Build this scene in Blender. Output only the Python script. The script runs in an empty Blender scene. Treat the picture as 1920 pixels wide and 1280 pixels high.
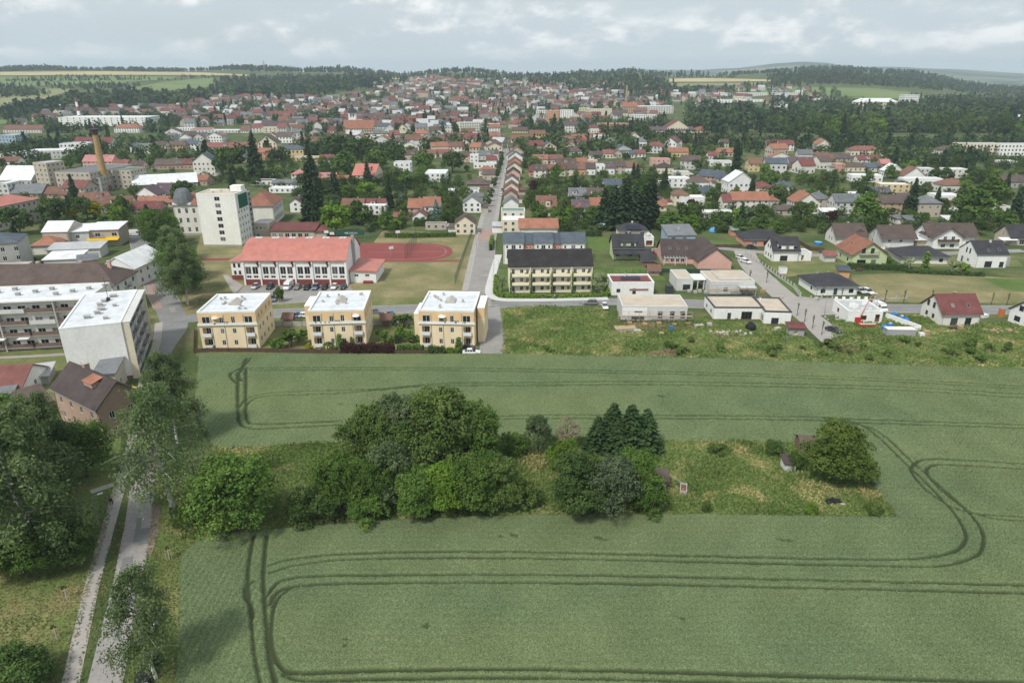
import bpy, math, random
import numpy as np
from mathutils import Vector, Matrix
R_ = math.radians
SC = bpy.context.scene
COL = SC.collection
# ------------------------------------------------------------------ camera
CAMH, PITCH, FPX = 65.0, R_(21.34), 1280.0          # drone 65 m up, 24 mm equivalent lens
cam_d = bpy.data.cameras.new('camera'); cam = bpy.data.objects.new('camera', cam_d); COL.objects.link(cam)
cam.location = (0, 0, CAMH); cam.rotation_euler = (math.pi/2 - PITCH, 0, 0)
cam_d.sensor_width = 36; cam_d.lens = 24; cam_d.clip_start = 1; cam_d.clip_end = 40000
SC.camera = cam
# ------------------------------------------------------------------ sky
SUN_EL, SUN_ROT = R_(52), R_(215)                     # behind the camera, a little to the left
W = bpy.data.worlds.new('World'); SC.world = W; W.use_nodes = True
nt = W.node_tree; nt.nodes.clear()
def wn(t, **k):
    n = nt.nodes.new(t)
    for a, b in k.items(): setattr(n, a, b)
    return n
def wl(a, b): nt.links.new(a, b)
sky = wn('ShaderNodeTexSky', sky_type='NISHITA'); sky.sun_disc = False
sky.sun_elevation = SUN_EL; sky.sun_rotation = SUN_ROT; sky.air_density = 1.0; sky.dust_density = 2.0; sky.ozone_density = 1.5
tc = wn('ShaderNodeTexCoord'); sep = wn('ShaderNodeSeparateXYZ'); wl(tc.outputs['Generated'], sep.inputs[0])
zz = wn('ShaderNodeMath', operation='MAXIMUM'); wl(sep.outputs['Z'], zz.inputs[0]); zz.inputs[1].default_value = 0.0
def cloud_noise(dz, scale, det, dist):
    mp = wn('ShaderNodeMapping'); mp.inputs['Location'].default_value = (2.9, 6.4, dz); mp.inputs['Scale'].default_value = (1.0, 1.0, 2.3)
    n = wn('ShaderNodeTexNoise'); n.inputs['Scale'].default_value = scale; n.inputs['Detail'].default_value = det; n.inputs['Roughness'].default_value = 0.6; n.inputs['Distortion'].default_value = dist
    wl(tc.outputs['Generated'], mp.inputs[0]); wl(mp.outputs[0], n.inputs['Vector']); return n
n1 = cloud_noise(0.0, 6.4, 9, 0.12); n2 = cloud_noise(0.045, 6.4, 9, 0.12); n3 = cloud_noise(0.7, 2.1, 5, 0.0)
# cloud cover, and brighter where the cloud thins out towards the light above it
rmp = wn('ShaderNodeMapRange', interpolation_type='SMOOTHSTEP'); wl(n1.outputs['Fac'], rmp.inputs[0]); rmp.inputs[1].default_value = 0.36; rmp.inputs[2].default_value = 0.66
df = wn('ShaderNodeMath', operation='SUBTRACT'); wl(n1.outputs['Fac'], df.inputs[0]); wl(n2.outputs['Fac'], df.inputs[1])
lit = wn('ShaderNodeMapRange', interpolation_type='SMOOTHSTEP'); wl(df.outputs[0], lit.inputs[0]); lit.inputs[1].default_value = -0.03; lit.inputs[2].default_value = 0.13
ccol = wn('ShaderNodeMix', data_type='RGBA'); wl(lit.outputs[0], ccol.inputs[0]); ccol.inputs[6].default_value = (4.3, 4.75, 5.05, 1); ccol.inputs[7].default_value = (7.7, 7.7, 7.6, 1)
veil = wn('ShaderNodeMapRange', interpolation_type='SMOOTHSTEP'); wl(n3.outputs['Fac'], veil.inputs[0]); veil.inputs[1].default_value = 0.35; veil.inputs[2].default_value = 0.65; veil.inputs[3].default_value = 0.75; veil.inputs[4].default_value = 1.0
skm = wn('ShaderNodeMix', data_type='RGBA'); wl(veil.outputs[0], skm.inputs[0]); wl(sky.outputs[0], skm.inputs[6]); skm.inputs[7].default_value = (4.2, 4.8, 5.1, 1)
mx = wn('ShaderNodeMix', data_type='RGBA'); cm_ = wn('ShaderNodeMath', operation='MULTIPLY'); wl(rmp.outputs[0], cm_.inputs[0]); cm_.inputs[1].default_value = 0.78
wl(cm_.outputs[0], mx.inputs[0]); wl(skm.outputs[2], mx.inputs[6]); wl(ccol.outputs[2], mx.inputs[7])
# the air near the horizon is evenly pale all round
hz = wn('ShaderNodeMapRange'); wl(zz.outputs[0], hz.inputs[0]); hz.inputs[1].default_value = 0.0; hz.inputs[2].default_value = 0.045; hz.inputs[3].default_value = 0.85; hz.inputs[4].default_value = 0.0; hz.interpolation_type = 'SMOOTHSTEP'
mh = wn('ShaderNodeMix', data_type='RGBA'); wl(hz.outputs[0], mh.inputs[0]); wl(mx.outputs[2], mh.inputs[6]); mh.inputs[7].default_value = (4.9, 5.5, 5.75, 1)
bg = wn('ShaderNodeBackground'); bg.inputs[1].default_value = 0.11; wl(mh.outputs[2], bg.inputs[0])
wo = wn('ShaderNodeOutputWorld'); wl(bg.outputs[0], wo.inputs[0])
# ------------------------------------------------------------------ sun (thin overcast)
sd = bpy.data.lights.new('sun', 'SUN'); so = bpy.data.objects.new('sun', sd); COL.objects.link(so)
sd.energy = 2.4; sd.angle = R_(9); sd.color = (1, 0.95, 0.88)
sv = Vector((math.sin(SUN_ROT)*math.cos(SUN_EL), math.cos(SUN_ROT)*math.cos(SUN_EL), math.sin(SUN_EL)))
so.rotation_euler = sv.to_track_quat('Z', 'Y').to_euler(); so.location = (0, 0, 300)
vs = SC.view_settings; vs.view_transform = 'Standard'; vs.look = 'None'; vs.exposure = 0.45; vs.gamma = 1; vs.use_curve_mapping = False
SC.render.engine = 'CYCLES'; SC.cycles.use_denoising = True; SC.cycles.max_bounces = 6; SC.cycles.diffuse_bounces = 3
SC.cycles.glossy_bounces = 2; SC.cycles.transmission_bounces = 3; SC.cycles.transparent_max_bounces = 8; SC.cycles.volume_bounces = 0
# ------------------------------------------------------------------ terrain and picking points on it
COSP, SINP = math.cos(PITCH), math.sin(PITCH)
def sstep(t):
    t = np.clip(t, 0, 1); return t*t*(3-2*t)
_sk = np.array([(-900,150),(0,134),(250,132),(420,135),(500,138),(570,139),(640,136),(690,141),(760,144),(830,136),(890,137),(960,143),(1050,142),(1130,141),(1185,136),(1240,146),(1290,147),(1350,146),(1450,137),(1590,134),(1700,145),(1800,158),(1920,170),(2700,172)], float)
_fk = np.array([(-900,138),(1100,140),(1200,131),(1300,132),(1380,129),(1450,121),(1500,117),(1545,119),(1600,126),(1700,127),(1800,132),(1920,139),(2300,134),(2700,138)], float)
def terr(x, y):
    """ground height; flat round the camera and the town, hills to the north"""
    x = np.asarray(x, float); y = np.asarray(y, float)
    yy = np.maximum(y, 1.0)
    px = 960 + np.clip(x/yy, -1.6, 1.6)*1280*1.075
    hs = 65 + (140-np.interp(px, _sk[:,0], _sk[:,1]))/1475*2800
    near = hs*sstep((yy-880)/1900.0)**0.9
    near = near*(1-0.75*sstep((yy-2900)/1800.0))
    hf = 65 + (140-np.interp(px, _fk[:,0], _fk[:,1]))/1475*8000
    far = hf*sstep((yy-4700)/3200.0)*(1-0.3*sstep((yy-8400)/4000.0))
    bump = (6*np.sin(x/310+1.3)*np.sin(y/270)+4*np.sin(x/127+y/181))*sstep((yy-1100)/900)
    return np.where(y > 800, near*(yy < 4700)+np.maximum(near, 0)*(yy >= 4700)*(1-sstep((yy-4700)/1500))+far+bump, 0.0)
def ss1(t):
    t = 0.0 if t < 0 else 1.0 if t > 1 else t; return t*t*(3-2*t)
_skl, _fkl = [tuple(map(float, q)) for q in _sk], [tuple(map(float, q)) for q in _fk]
def in1(l, x):
    if x <= l[0][0]: return l[0][1]
    for (a, b), (c, d) in zip(l, l[1:]):
        if x <= c: return b+(d-b)*(x-a)/(c-a)
    return l[-1][1]
def terr1(x, y):
    """the same height for one point"""
    if y <= 800: return 0.0
    px = 960+max(-1.6, min(1.6, x/y))*1376; hs = 65+(140-in1(_skl, px))/1475*2800
    near = hs*ss1((y-880)/1900.0)**0.9*(1-0.75*ss1((y-2900)/1800.0)); bump = (6*math.sin(x/310+1.3)*math.sin(y/270)+4*math.sin(x/127+y/181))*ss1((y-1100)/900)
    if y < 4700: return near+bump
    hf = 65+(140-in1(_fkl, px))/1475*8000
    return max(near, 0)*(1-ss1((y-4700)/1500))+hf*ss1((y-4700)/3200.0)*(1-0.3*ss1((y-8400)/4000.0))+bump
def P(px, py, z=None):
    """the point of the ground (or of the level z) that stands at a place of the photograph"""
    u = (px-960)/FPX; v = (640-py)/FPX
    d = (u, COSP+v*SINP, -SINP+v*COSP)
    if z is not None or d[2] < -0.09:
        t = (CAMH-(z or 0))/-d[2]; return Vector((d[0]*t, d[1]*t, z or 0))
    t0 = t = 820.0
    while t < 12000:
        if CAMH+d[2]*t <= terr1(d[0]*t, d[1]*t):
            for k in range(7):
                m = (t0+t)/2
                if CAMH+d[2]*m <= terr1(d[0]*m, d[1]*m): t = m
                else: t0 = m
            return Vector((d[0]*t, d[1]*t, terr1(d[0]*t, d[1]*t)))
        t0 = t; t += 24.0
    return Vector((d[0]*3000, d[1]*3000, terr1(d[0]*3000, d[1]*3000)))
def px_of(v):
    """where a point stands in the photograph (used for wording labels only)"""
    x, y, z = v[0], v[1], v[2]-CAMH
    dz = y*COSP - z*SINP; return 960+FPX*x/dz, 640-FPX*(y*SINP+z*COSP)/dz
def mpp(v): return (v[1]*COSP-(v[2]-CAMH)*SINP)/FPX     # metres for one photograph pixel there
# ------------------------------------------------------------------ materials
MATS = {}
def nodemat(name):
    m = bpy.data.materials.new(name); m.use_nodes = True; t = m.node_tree
    b = t.nodes['Principled BSDF']; return m, t, b
def NN(t, ty, **k):
    n = t.nodes.new(ty)
    for a, b in k.items(): setattr(n, a, b)
    return n
def noise_node(t, scale, detail=4, rough=0.55, stretch=None, coord='world'):
    g = NN(t, 'ShaderNodeNewGeometry') if coord == 'world' else NN(t, 'ShaderNodeTexCoord')
    n = NN(t, 'ShaderNodeTexNoise'); n.inputs['Scale'].default_value = scale; n.inputs['Detail'].default_value = detail; n.inputs['Roughness'].default_value = rough
    out = g.outputs['Position'] if coord == 'world' else g.outputs['Object']
    if stretch:
        mp = NN(t, 'ShaderNodeMapping'); mp.inputs['Scale'].default_value = stretch; t.links.new(out, mp.inputs[0]); out = mp.outputs[0]
    t.links.new(out, n.inputs['Vector']); return n
def ramp(t, fac, stops):
    r = NN(t, 'ShaderNodeValToRGB'); t.links.new(fac, r.inputs[0]); el = r.color_ramp.elements
    while len(el) < len(stops): el.new(0.5)
    for e, (p, c) in zip(el, stops): e.position = p; e.color = (*c, 1)
    return r
def mixc(t, fac, a, b, blend='MIX'):
    m = NN(t, 'ShaderNodeMix', data_type='RGBA', blend_type=blend)
    for s, v in ((0, fac), (6, a), (7, b)):
        if hasattr(v, 'is_linked') or hasattr(v, 'links'): t.links.new(v, m.inputs[s])
        else: m.inputs[s].default_value = v if s == 0 else (*v, 1)
    return m.outputs[2]
def surf(name, col, rough=0.85, var=0.12, scale=0.6, stretch=None, spec=0.3, metal=0.0, fine=None, bump=0.0, objvar=0.0):
    """paint, plaster, metal: one colour with soft blotches and finer grain"""
    if name in MATS: return MATS[name]
    m, t, b = nodemat(name)
    c = np.array(col)
    n = noise_node(t, scale, 5, 0.6, stretch)
    o = ramp(t, n.outputs['Fac'], [(0.3, c*(1-var)), (0.7, np.minimum(c*(1+var*0.6), 0.95))]).outputs[0]
    if fine:
        n2 = noise_node(t, fine[0], 3, 0.6)
        f = ramp(t, n2.outputs['Fac'], [(0.35, (1-fine[1],)*3), (0.65, (1+fine[1]*0.4,)*3)]).outputs[0]
        o = mixc(t, 1.0, o, f, 'MULTIPLY')
    if objvar:
        oi = NN(t, 'ShaderNodeObjectInfo'); mr = NN(t, 'ShaderNodeMapRange'); t.links.new(oi.outputs['Random'], mr.inputs[0]); mr.inputs[3].default_value = 1-objvar; mr.inputs[4].default_value = 1+objvar
        o = mixc(t, 1.0, o, mr.outputs[0], 'MULTIPLY')
    t.links.new(o, b.inputs['Base Color'])
    b.inputs['Roughness'].default_value = rough; b.inputs['Specular IOR Level'].default_value = spec; b.inputs['Metallic'].default_value = metal
    if bump:
        n3 = noise_node(t, fine[0] if fine else scale*6, 4); bp = NN(t, 'ShaderNodeBump'); bp.inputs['Strength'].default_value = bump; bp.inputs['Distance'].default_value = 0.05
        t.links.new(n3.outputs['Fac'], bp.inputs['Height']); t.links.new(bp.outputs[0], b.inputs['Normal'])
    MATS[name] = m; return m
def roofmat(name, col, var=0.28, rough=0.8):
    """tiles too far off to tell apart: rows of fine relief, patches of older tiles"""
    if name in MATS: return MATS[name]
    m, t, b = nodemat(name); c = np.array(col)
    n = noise_node(t, 0.35, 6, 0.65); o = ramp(t, n.outputs['Fac'], [(0.28, c*(1-var)), (0.5, c), (0.75, np.minimum(c*(1+var*0.5)+0.012, 0.9))]).outputs[0]
    n2 = noise_node(t, 3.2, 3, 0.7, (1, 1, 2.2)); f = ramp(t, n2.outputs['Fac'], [(0.35, (0.8,)*3), (0.65, (1.08,)*3)]).outputs[0]
    o = mixc(t, 1.0, o, f, 'MULTIPLY'); 
    oi = NN(t, 'ShaderNodeObjectInfo'); mr = NN(t, 'ShaderNodeMapRange'); t.links.new(oi.outputs['Random'], mr.inputs[0]); mr.inputs[3].default_value = 0.85; mr.inputs[4].default_value = 1.12
    o = mixc(t, 1.0, o, mr.outputs[0], 'MULTIPLY')
    t.links.new(o, b.inputs['Base Color']); b.inputs['Roughness'].default_value = rough; b.inputs['Specular IOR Level'].default_value = 0.25
    g = NN(t, 'ShaderNodeNewGeometry'); wv = NN(t, 'ShaderNodeTexWave', wave_type='BANDS', bands_direction='Z'); wv.inputs['Scale'].default_value = 1.6; wv.inputs['Distortion'].default_value = 0.4
    t.links.new(g.outputs['Position'], wv.inputs['Vector']); bp = NN(t, 'ShaderNodeBump'); bp.inputs['Strength'].default_value = 0.35; bp.inputs['Distance'].default_value = 0.04
    t.links.new(wv.outputs['Fac'], bp.inputs['Height']); t.links.new(bp.outputs[0], b.inputs['Normal'])
    MATS[name] = m; return m
def leafmat(name, a, bcol, transl=0.3, big=None, grain=None):
    """leaves: colour between a and b by the clump's own tint"""
    if name in MATS: return MATS[name]
    m = bpy.data.materials.new(name); m.use_nodes = True; t = m.node_tree; t.nodes.clear()
    at = NN(t, 'ShaderNodeAttribute', attribute_name='tint')
    o = mixc(t, at.outputs['Fac'], a, bcol)
    if big:
        n = noise_node(t, big[0], 5, 0.6, big[3] if len(big) > 3 else None)
        f = ramp(t, n.outputs['Fac'], [(big[4] if len(big) > 4 else 0.45, (0, 0, 0)), (big[5] if len(big) > 5 else 0.62, (1, 1, 1))]).outputs[0]
        if big[2] < 1:
            mm = NN(t, 'ShaderNodeMath', operation='MULTIPLY'); t.links.new(f, mm.inputs[0]); mm.inputs[1].default_value = big[2]; f = mm.outputs[0]
        o = mixc(t, f, o, big[1])
    if grain:
        n = noise_node(t, grain[0], 3, 0.65); f = ramp(t, n.outputs['Fac'], [(.34, (1-grain[1],)*3), (.66, (1+grain[1]*.6,)*3)]).outputs[0]; o = mixc(t, 1.0, o, f, 'MULTIPLY')
        ng = NN(t, 'ShaderNodeMath', operation='MULTIPLY', use_clamp=True); t.links.new(at.outputs['Fac'], ng.inputs[0]); ng.inputs[1].default_value = -1.0; o = mixc(t, ng.outputs[0], o, (.052,.064,.031))   # crushed stems and soil in the ruts
    oi = NN(t, 'ShaderNodeObjectInfo'); mr = NN(t, 'ShaderNodeMapRange'); t.links.new(oi.outputs['Random'], mr.inputs[0]); mr.inputs[3].default_value = 1.0 if grain else 0.8; mr.inputs[4].default_value = 1.0 if grain else 1.2
    o = mixc(t, 1.0, o, mr.outputs[0], 'MULTIPLY')
    d = NN(t, 'ShaderNodeBsdfDiffuse'); tr = NN(t, 'ShaderNodeBsdfTranslucent'); ms = NN(t, 'ShaderNodeMixShader'); ms.inputs[0].default_value = transl
    t.links.new(o, d.inputs[0]); t.links.new(o, tr.inputs[0]); t.links.new(d.outputs[0], ms.inputs[1]); t.links.new(tr.outputs[0], ms.inputs[2])
    out = NN(t, 'ShaderNodeOutputMaterial'); t.links.new(ms.outputs[0], out.inputs[0]); MATS[name] = m; return m
WALLC = dict(white=(.82,.82,.80), cream=(.72,.65,.50), yellow=(.64,.52,.28), pink=(.66,.40,.34), beige=(.50,.44,.36), grey=(.36,.36,.35), green=(.52,.60,.36), orange=(.60,.33,.18),
             peach=(.78,.62,.40), brick=(.43,.30,.235), brown=(.20,.13,.09), lightgrey=(.60,.60,.58), palegreen=(.80,.80,.745), blue=(.35,.45,.55), salmon=(.62,.30,.22), tan=(.52,.38,.24), offwhite=(.73,.71,.65), concrete=(.40,.39,.36))
ROOFC = dict(red=(.225,.092,.08), orange=(.31,.14,.092), brown=(.115,.085,.074), dark=(.042,.042,.048), grey=(.17,.18,.19), white=(.72,.73,.74), maroon=(.18,.065,.06), slate=(.085,.105,.13),
             rust=(.20,.105,.078), purple=(.11,.08,.09), lightgrey=(.45,.46,.47), green=(.20,.28,.24), pinkred=(.42,.19,.18), charcoal=(.028,.025,.025), redmetal=(.47,.18,.145), blackbrown=(.075,.058,.055), beigegravel=(.52,.45,.36), whitemembrane=(.66,.69,.72))
def wm(c): return surf('wall_'+c, WALLC[c], 0.9, 0.10, 0.25, (1, 1, 0.35), fine=(1.6, 0.08))
def rm(c): 
    if c in ('white', 'whitemembrane'): return surf('roof_'+c, ROOFC[c], 0.55, 0.16, 0.22, fine=(0.9, 0.10))
    if c in ('beigegravel', 'lightgrey'): return surf('roof_'+c, ROOFC[c], 0.9, 0.16, 0.3, fine=(2.5, 0.1))
    if c == 'redmetal': return surf('roof_'+c, ROOFC[c], 0.55, 0.14, 0.25, fine=(0.7, 0.1))
    return roofmat('roof_'+c, ROOFC[c])
def M(k):
    f = {
     'frame': lambda: surf('window_frame', (.72,.72,.70), .5, .05),
     'darkframe': lambda: surf('dark_frame', (.06,.06,.065), .5, .05),
     'glass': None, 'conc': lambda: surf('concrete', (.42,.41,.39), .9, .15, .4, fine=(3,.1)),
     'asphalt': lambda: surf('asphalt', (.235,.235,.23), .9, .14, .12, fine=(1.2,.14)), 'asphalt_old': lambda: surf('asphalt_old', (.29,.275,.26), .92, .16, .15, fine=(1.5,.14)),
     'paving': lambda: surf('paving', (.36,.335,.31), .9, .12, .2, fine=(2.2,.12)), 'kerb': lambda: surf('kerb_stone', (.40,.39,.38), .85, .08), 'pinkpave': lambda: surf('pink_paving', (.36,.25,.22), .9, .14, .25, fine=(2.2,.12)),
     'lightpave': lambda: surf('light_paving', (.56,.555,.54), .9, .06, .2, fine=(2.2,.06)),
     'metal': lambda: surf('grey_metal', (.38,.40,.42), .45, .08, metal=.4), 'darkmetal': lambda: surf('dark_metal', (.05,.05,.055), .5, .1), 'wood': lambda: surf('brown_wood', (.10,.065,.045), .8, .25, 1.2, (1,1,.2)),
     'redwood': lambda: surf('red_wood', (.25,.09,.06), .8, .2), 'palewood': lambda: surf('pale_wood', (.42,.30,.18), .8, .2), 'tyre': lambda: surf('tyre', (.02,.02,.02), .9, .1), 'rim': lambda: surf('rim', (.45,.46,.48), .35, .05, metal=.7),
     'headlight': lambda: surf('headlight', (.75,.77,.8), .2, .02), 'taillight': lambda: surf('taillight', (.4,.02,.02), .3, .02), 'bark': lambda: surf('bark', (.10,.08,.06), .95, .3, 2, fine=(6,.3)), 'birchbark': lambda: surf('birch_bark', (.62,.61,.57), .85, .35, 1.5, (1,1,.5), fine=(3,.3)),
     'solar': lambda: surf('solar_panel', (.012,.016,.035), .25, .1, spec=.5), 'greenmesh': lambda: surf('green_net', (.03,.07,.05), .8, .1), 'track': lambda: surf('red_court', (.24,.062,.055), .85, .12, .15, fine=(1.0,.1)),
     'lines': lambda: surf('white_line', (.42,.36,.34), .8, .1), 'soil': lambda: surf('soil', (.20,.135,.085), .95, .2, .5, fine=(2,.2)), 'straw': lambda: surf('dry_straw', (.42,.34,.20), .95, .2, .6, fine=(3,.2)),
     'bluepl': lambda: surf('blue_plastic', (.03,.19,.48), .4, .08), 'blackpl': lambda: surf('black_plastic', (.015,.015,.017), .35, .1), 'yellowpl': lambda: surf('yellow_plastic', (.68,.48,.03), .45, .08), 'greypl': lambda: surf('grey_plastic', (.22,.24,.25), .5, .08),
     'whitepl': lambda: surf('white_plastic', (.75,.76,.76), .4, .05), 'redpl': lambda: surf('red_plastic', (.45,.04,.03), .45, .08), 'skin': lambda: surf('skin', (.48,.29,.21), .6, .05), 'darkcloth': lambda: surf('dark_cloth', (.025,.025,.03), .9, .1), 'jeans': lambda: surf('jeans', (.06,.09,.15), .9, .1), 'hair': lambda: surf('hair', (.03,.02,.015), .7, .1), 'redcloth': lambda: surf('red_cloth', (.35,.05,.04), .9, .1),
     'teal': lambda: surf('teal_sheet', (.20,.42,.40), .6, .1), 'banner': lambda: surf('green_banner', (.022,.085,.065), .7, .1), 'rooftar': lambda: surf('roof_tar', (.50,.52,.54), .8, .18, .25, fine=(.8,.12)), 'poolwater': lambda: surf('pool_water', (.10,.42,.62), .1, .05),
     'yellowsheet': lambda: surf('yellow_sheet', (.68,.43,.02), .6, .1), 'palegrav': lambda: surf('pale_gravel', (.48,.45,.40), .95, .15, .4, fine=(3,.15)),
    }
    if k == 'glass':
        if 'glass' in MATS: return MATS['glass']
        m, t, b = nodemat('window_glass'); oi = NN(t, 'ShaderNodeObjectInfo')
        o = ramp(t, oi.outputs['Random'], [(0.0, (.012,.014,.017)), (0.7, (.03,.034,.038)), (0.85, (.10,.105,.11)), (1.0, (.22,.22,.21))]).outputs[0]
        t.links.new(o, b.inputs['Base Color']); b.inputs['Roughness'].default_value = 0.12; b.inputs['Specular IOR Level'].default_value = 0.45; MATS['glass'] = m; return m
    return f[k]()
def paint(name, c): return surf('paint_'+name, c, .3, .03, spec=.5)
HAZE = 0.000115
# ------------------------------------------------------------------ objects
def empty(name, loc=(0,0,0), rz=0.0, label=None, cat=None, group=None):
    o = bpy.data.objects.new(name, None); COL.objects.link(o); o.location = loc; o.rotation_euler = (0, 0, rz); o.empty_display_size = 0.5
    if label: o['label'] = label
    if cat: o['category'] = cat
    if group: o['group'] = group
    return o
def link(name, me, parent=None, loc=None, rz=None, scale=None, rot=None):
    o = bpy.data.objects.new(name, me); COL.objects.link(o)
    if parent is not None: o.parent = parent
    if loc is not None: o.location = loc
    if rz is not None: o.rotation_euler = (0, 0, rz)
    if rot is not None: o.rotation_euler = rot
    if scale is not None: o.scale = scale
    return o
def mesh(name, V, F, mats, mi=None, smooth=False):
    me = bpy.data.meshes.new(name); me.from_pydata([tuple(v) for v in V], [], F)
    for m in (mats if isinstance(mats, (list, tuple)) else [mats]): me.materials.append(m)
    if mi is not None: me.polygons.foreach_set('material_index', mi)
    if smooth: me.polygons.foreach_set('use_smooth', [True]*len(F))
    me.update(); return me
def fast(name, V, F, mat, tint=None):
    me = bpy.data.meshes.new(name); k = F.shape[1]
    me.vertices.add(len(V)); me.vertices.foreach_set('co', np.ascontiguousarray(V, np.float32).ravel())
    me.loops.add(F.size); me.loops.foreach_set('vertex_index', np.ascontiguousarray(F, np.int32).ravel())
    me.polygons.add(len(F)); me.polygons.foreach_set('loop_start', np.arange(0, F.size, k, dtype=np.int32))
    me.materials.append(mat); me.update()
    if tint is not None: me.attributes.new('tint', 'FLOAT', 'POINT').data.foreach_set('value', np.ascontiguousarray(tint, np.float32))
    return me
class MB:
    """collects boxes, prisms and tubes into one mesh"""
    def __init__(s): s.V = []; s.F = []; s.I = []
    def add(s, V, F, mi=0):
        n = len(s.V); s.V += [tuple(v) for v in V]; s.F += [tuple(i+n for i in f) for f in F]; s.I += [mi]*len(F); return s
    def box(s, c, d, mi=0, rz=0.0):
        cx, cy, cz = c; a, b, h = d[0]/2, d[1]/2, d[2]/2; co, si = math.cos(rz), math.sin(rz)
        V = []
        for z in (-h, h):
            for x, y in ((-a,-b),(a,-b),(a,b),(-a,b)): V.append((cx+x*co-y*si, cy+x*si+y*co, cz+z))
        return s.add(V, [(3,2,1,0),(4,5,6,7),(0,1,5,4),(1,2,6,5),(2,3,7,6),(3,0,4,7)], mi)
    def prism(s, poly, z0, z1, mi=0):
        n = len(poly); V = [(x, y, z0) for x, y in poly]+[(x, y, z1) for x, y in poly]
        return s.add(V, [tuple(range(n-1,-1,-1)), tuple(range(n,2*n))]+[(i,(i+1)%n,n+(i+1)%n,n+i) for i in range(n)], mi)
    def tube(s, pts, rad, n=6, mi=0):
        pts = [Vector(p) for p in pts]; V = []; F = []
        for i, p in enumerate(pts):
            d = (pts[min(i+1,len(pts)-1)]-pts[max(i-1,0)]).normalized()
            u = d.cross(Vector((0.3,1,0.1))); u = u.normalized() if u.length > 1e-4 else Vector((1,0,0)); w = d.cross(u)
            r = rad[i] if hasattr(rad, '__len__') else rad
            for k in range(n):
                a = 2*math.pi*k/n; V.append(p+u*(r*math.cos(a))+w*(r*math.sin(a)))
        for i in range(len(pts)-1):
            for k in range(n): F.append((i*n+k, i*n+(k+1)%n, (i+1)*n+(k+1)%n, (i+1)*n+k))
        F.append(tuple(range(n-1,-1,-1))); F.append(tuple(range((len(pts)-1)*n, len(pts)*n)))
        return s.add(V, F, mi)
    def slab(s, poly, t, mi=0):
        """a sloping sheet of thickness t below the given 3-D polygon"""
        n = len(poly); V = list(poly)+[(x, y, z-t) for x, y, z in poly]
        return s.add(V, [tuple(range(n)), tuple(range(2*n-1,n-1,-1))]+[(i, n+i, n+(i+1)%n, (i+1)%n) for i in range(n)], mi)
    def mesh(s, name, mats, smooth=False): return mesh(name, s.V, s.F, mats, s.I, smooth)
    def build(s, name, mats, parent=None, **k): return link(name, s.mesh(name, mats), parent, **k)
CUBE = {}
def boxpart(name, mat, parent, c, d, rz=0.0):
    key = mat.name
    if key not in CUBE: CUBE[key] = MB().box((0,0,0), (1,1,1)).mesh('box_'+key, mat)
    return link(name, CUBE[key], parent, loc=c, rz=rz, scale=d)
def tagkind(o, kind, label=None):
    o['kind'] = kind
    if label: o['label'] = label
    return o
# ------------------------------------------------------------------ windows, walls, roofs
WC = {}
def winmesh(w, h, kind):
    """frame ring with its mullion; y = 0 is the wall plane, -y outside"""
    key = (round(w,2), round(h,2), kind)
    if key in WC: return WC[key]
    mb = MB(); f = 0.09; d0, d1 = -0.06, 0.0; fm = M('darkframe') if kind == 'dark' else M('frame')
    mb.box((0,-.02,h-f/2), (w,.07,f)); mb.box((0,-.02,f/2), (w,.07,f)); mb.box((-w/2+f/2,-.02,h/2), (f,.066,h-2*f)); mb.box((w/2-f/2,-.02,h/2), (f,.066,h-2*f))
    if kind != 'plain' and w > 0.85:
        n = max(1, round(w/1.0)-1) if w > 1.8 else 1
        for i in range(n): mb.box((-w/2+w*(i+1)/(n+1),-.02,h/2), (.07,.062,h-2*f))
    fr = mb.mesh('window', fm)
    pn = MB().box((0,0.0,h/2), (w-2*f,.03,h-2*f)).mesh('pane', M('glass'))
    one = MB(); one.box((0,-.015,h/2), (w,.05,h), 0); one.box((0,-.04,h/2), (w-.16,.03,h-.16), 1); 
    if w > 1.0: one.box((0,-.05,h/2), (.07,.03,h-.16), 0)
    WC[key] = (fr, pn, one.mesh('window', [fm, M('glass')])); return WC[key]
SIDE = {'f': (0, -1, 0.0), 'r': (1, 0, math.pi/2), 'b': (0, 1, math.pi), 'l': (-1, 0, -math.pi/2)}
def side_point(L, D, s, u, off=0.0):
    """u metres from the left end of side s as seen from outside, off metres outwards"""
    if s == 'f': return (-L/2+u, -D/2-off)
    if s == 'r': return (L/2+off, -D/2+u)
    if s == 'b': return (L/2-u, D/2+off)
    return (-L/2-off, D/2-u)
def put_window(root, L, D, s, u, z, w, h, kind='frame', simple=False, depth=0.0):
    fr, pn, one = winmesh(w, h, kind); x, y = side_point(L, D, s, u, -depth)
    rz = SIDE[s][2]
    if simple: return link('window', one, root, loc=(x, y, z), rz=rz)
    o = link('window' if h < 1.95 else 'door', fr, root, loc=(x, y, z), rz=rz); link('pane', pn, o); return o
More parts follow.
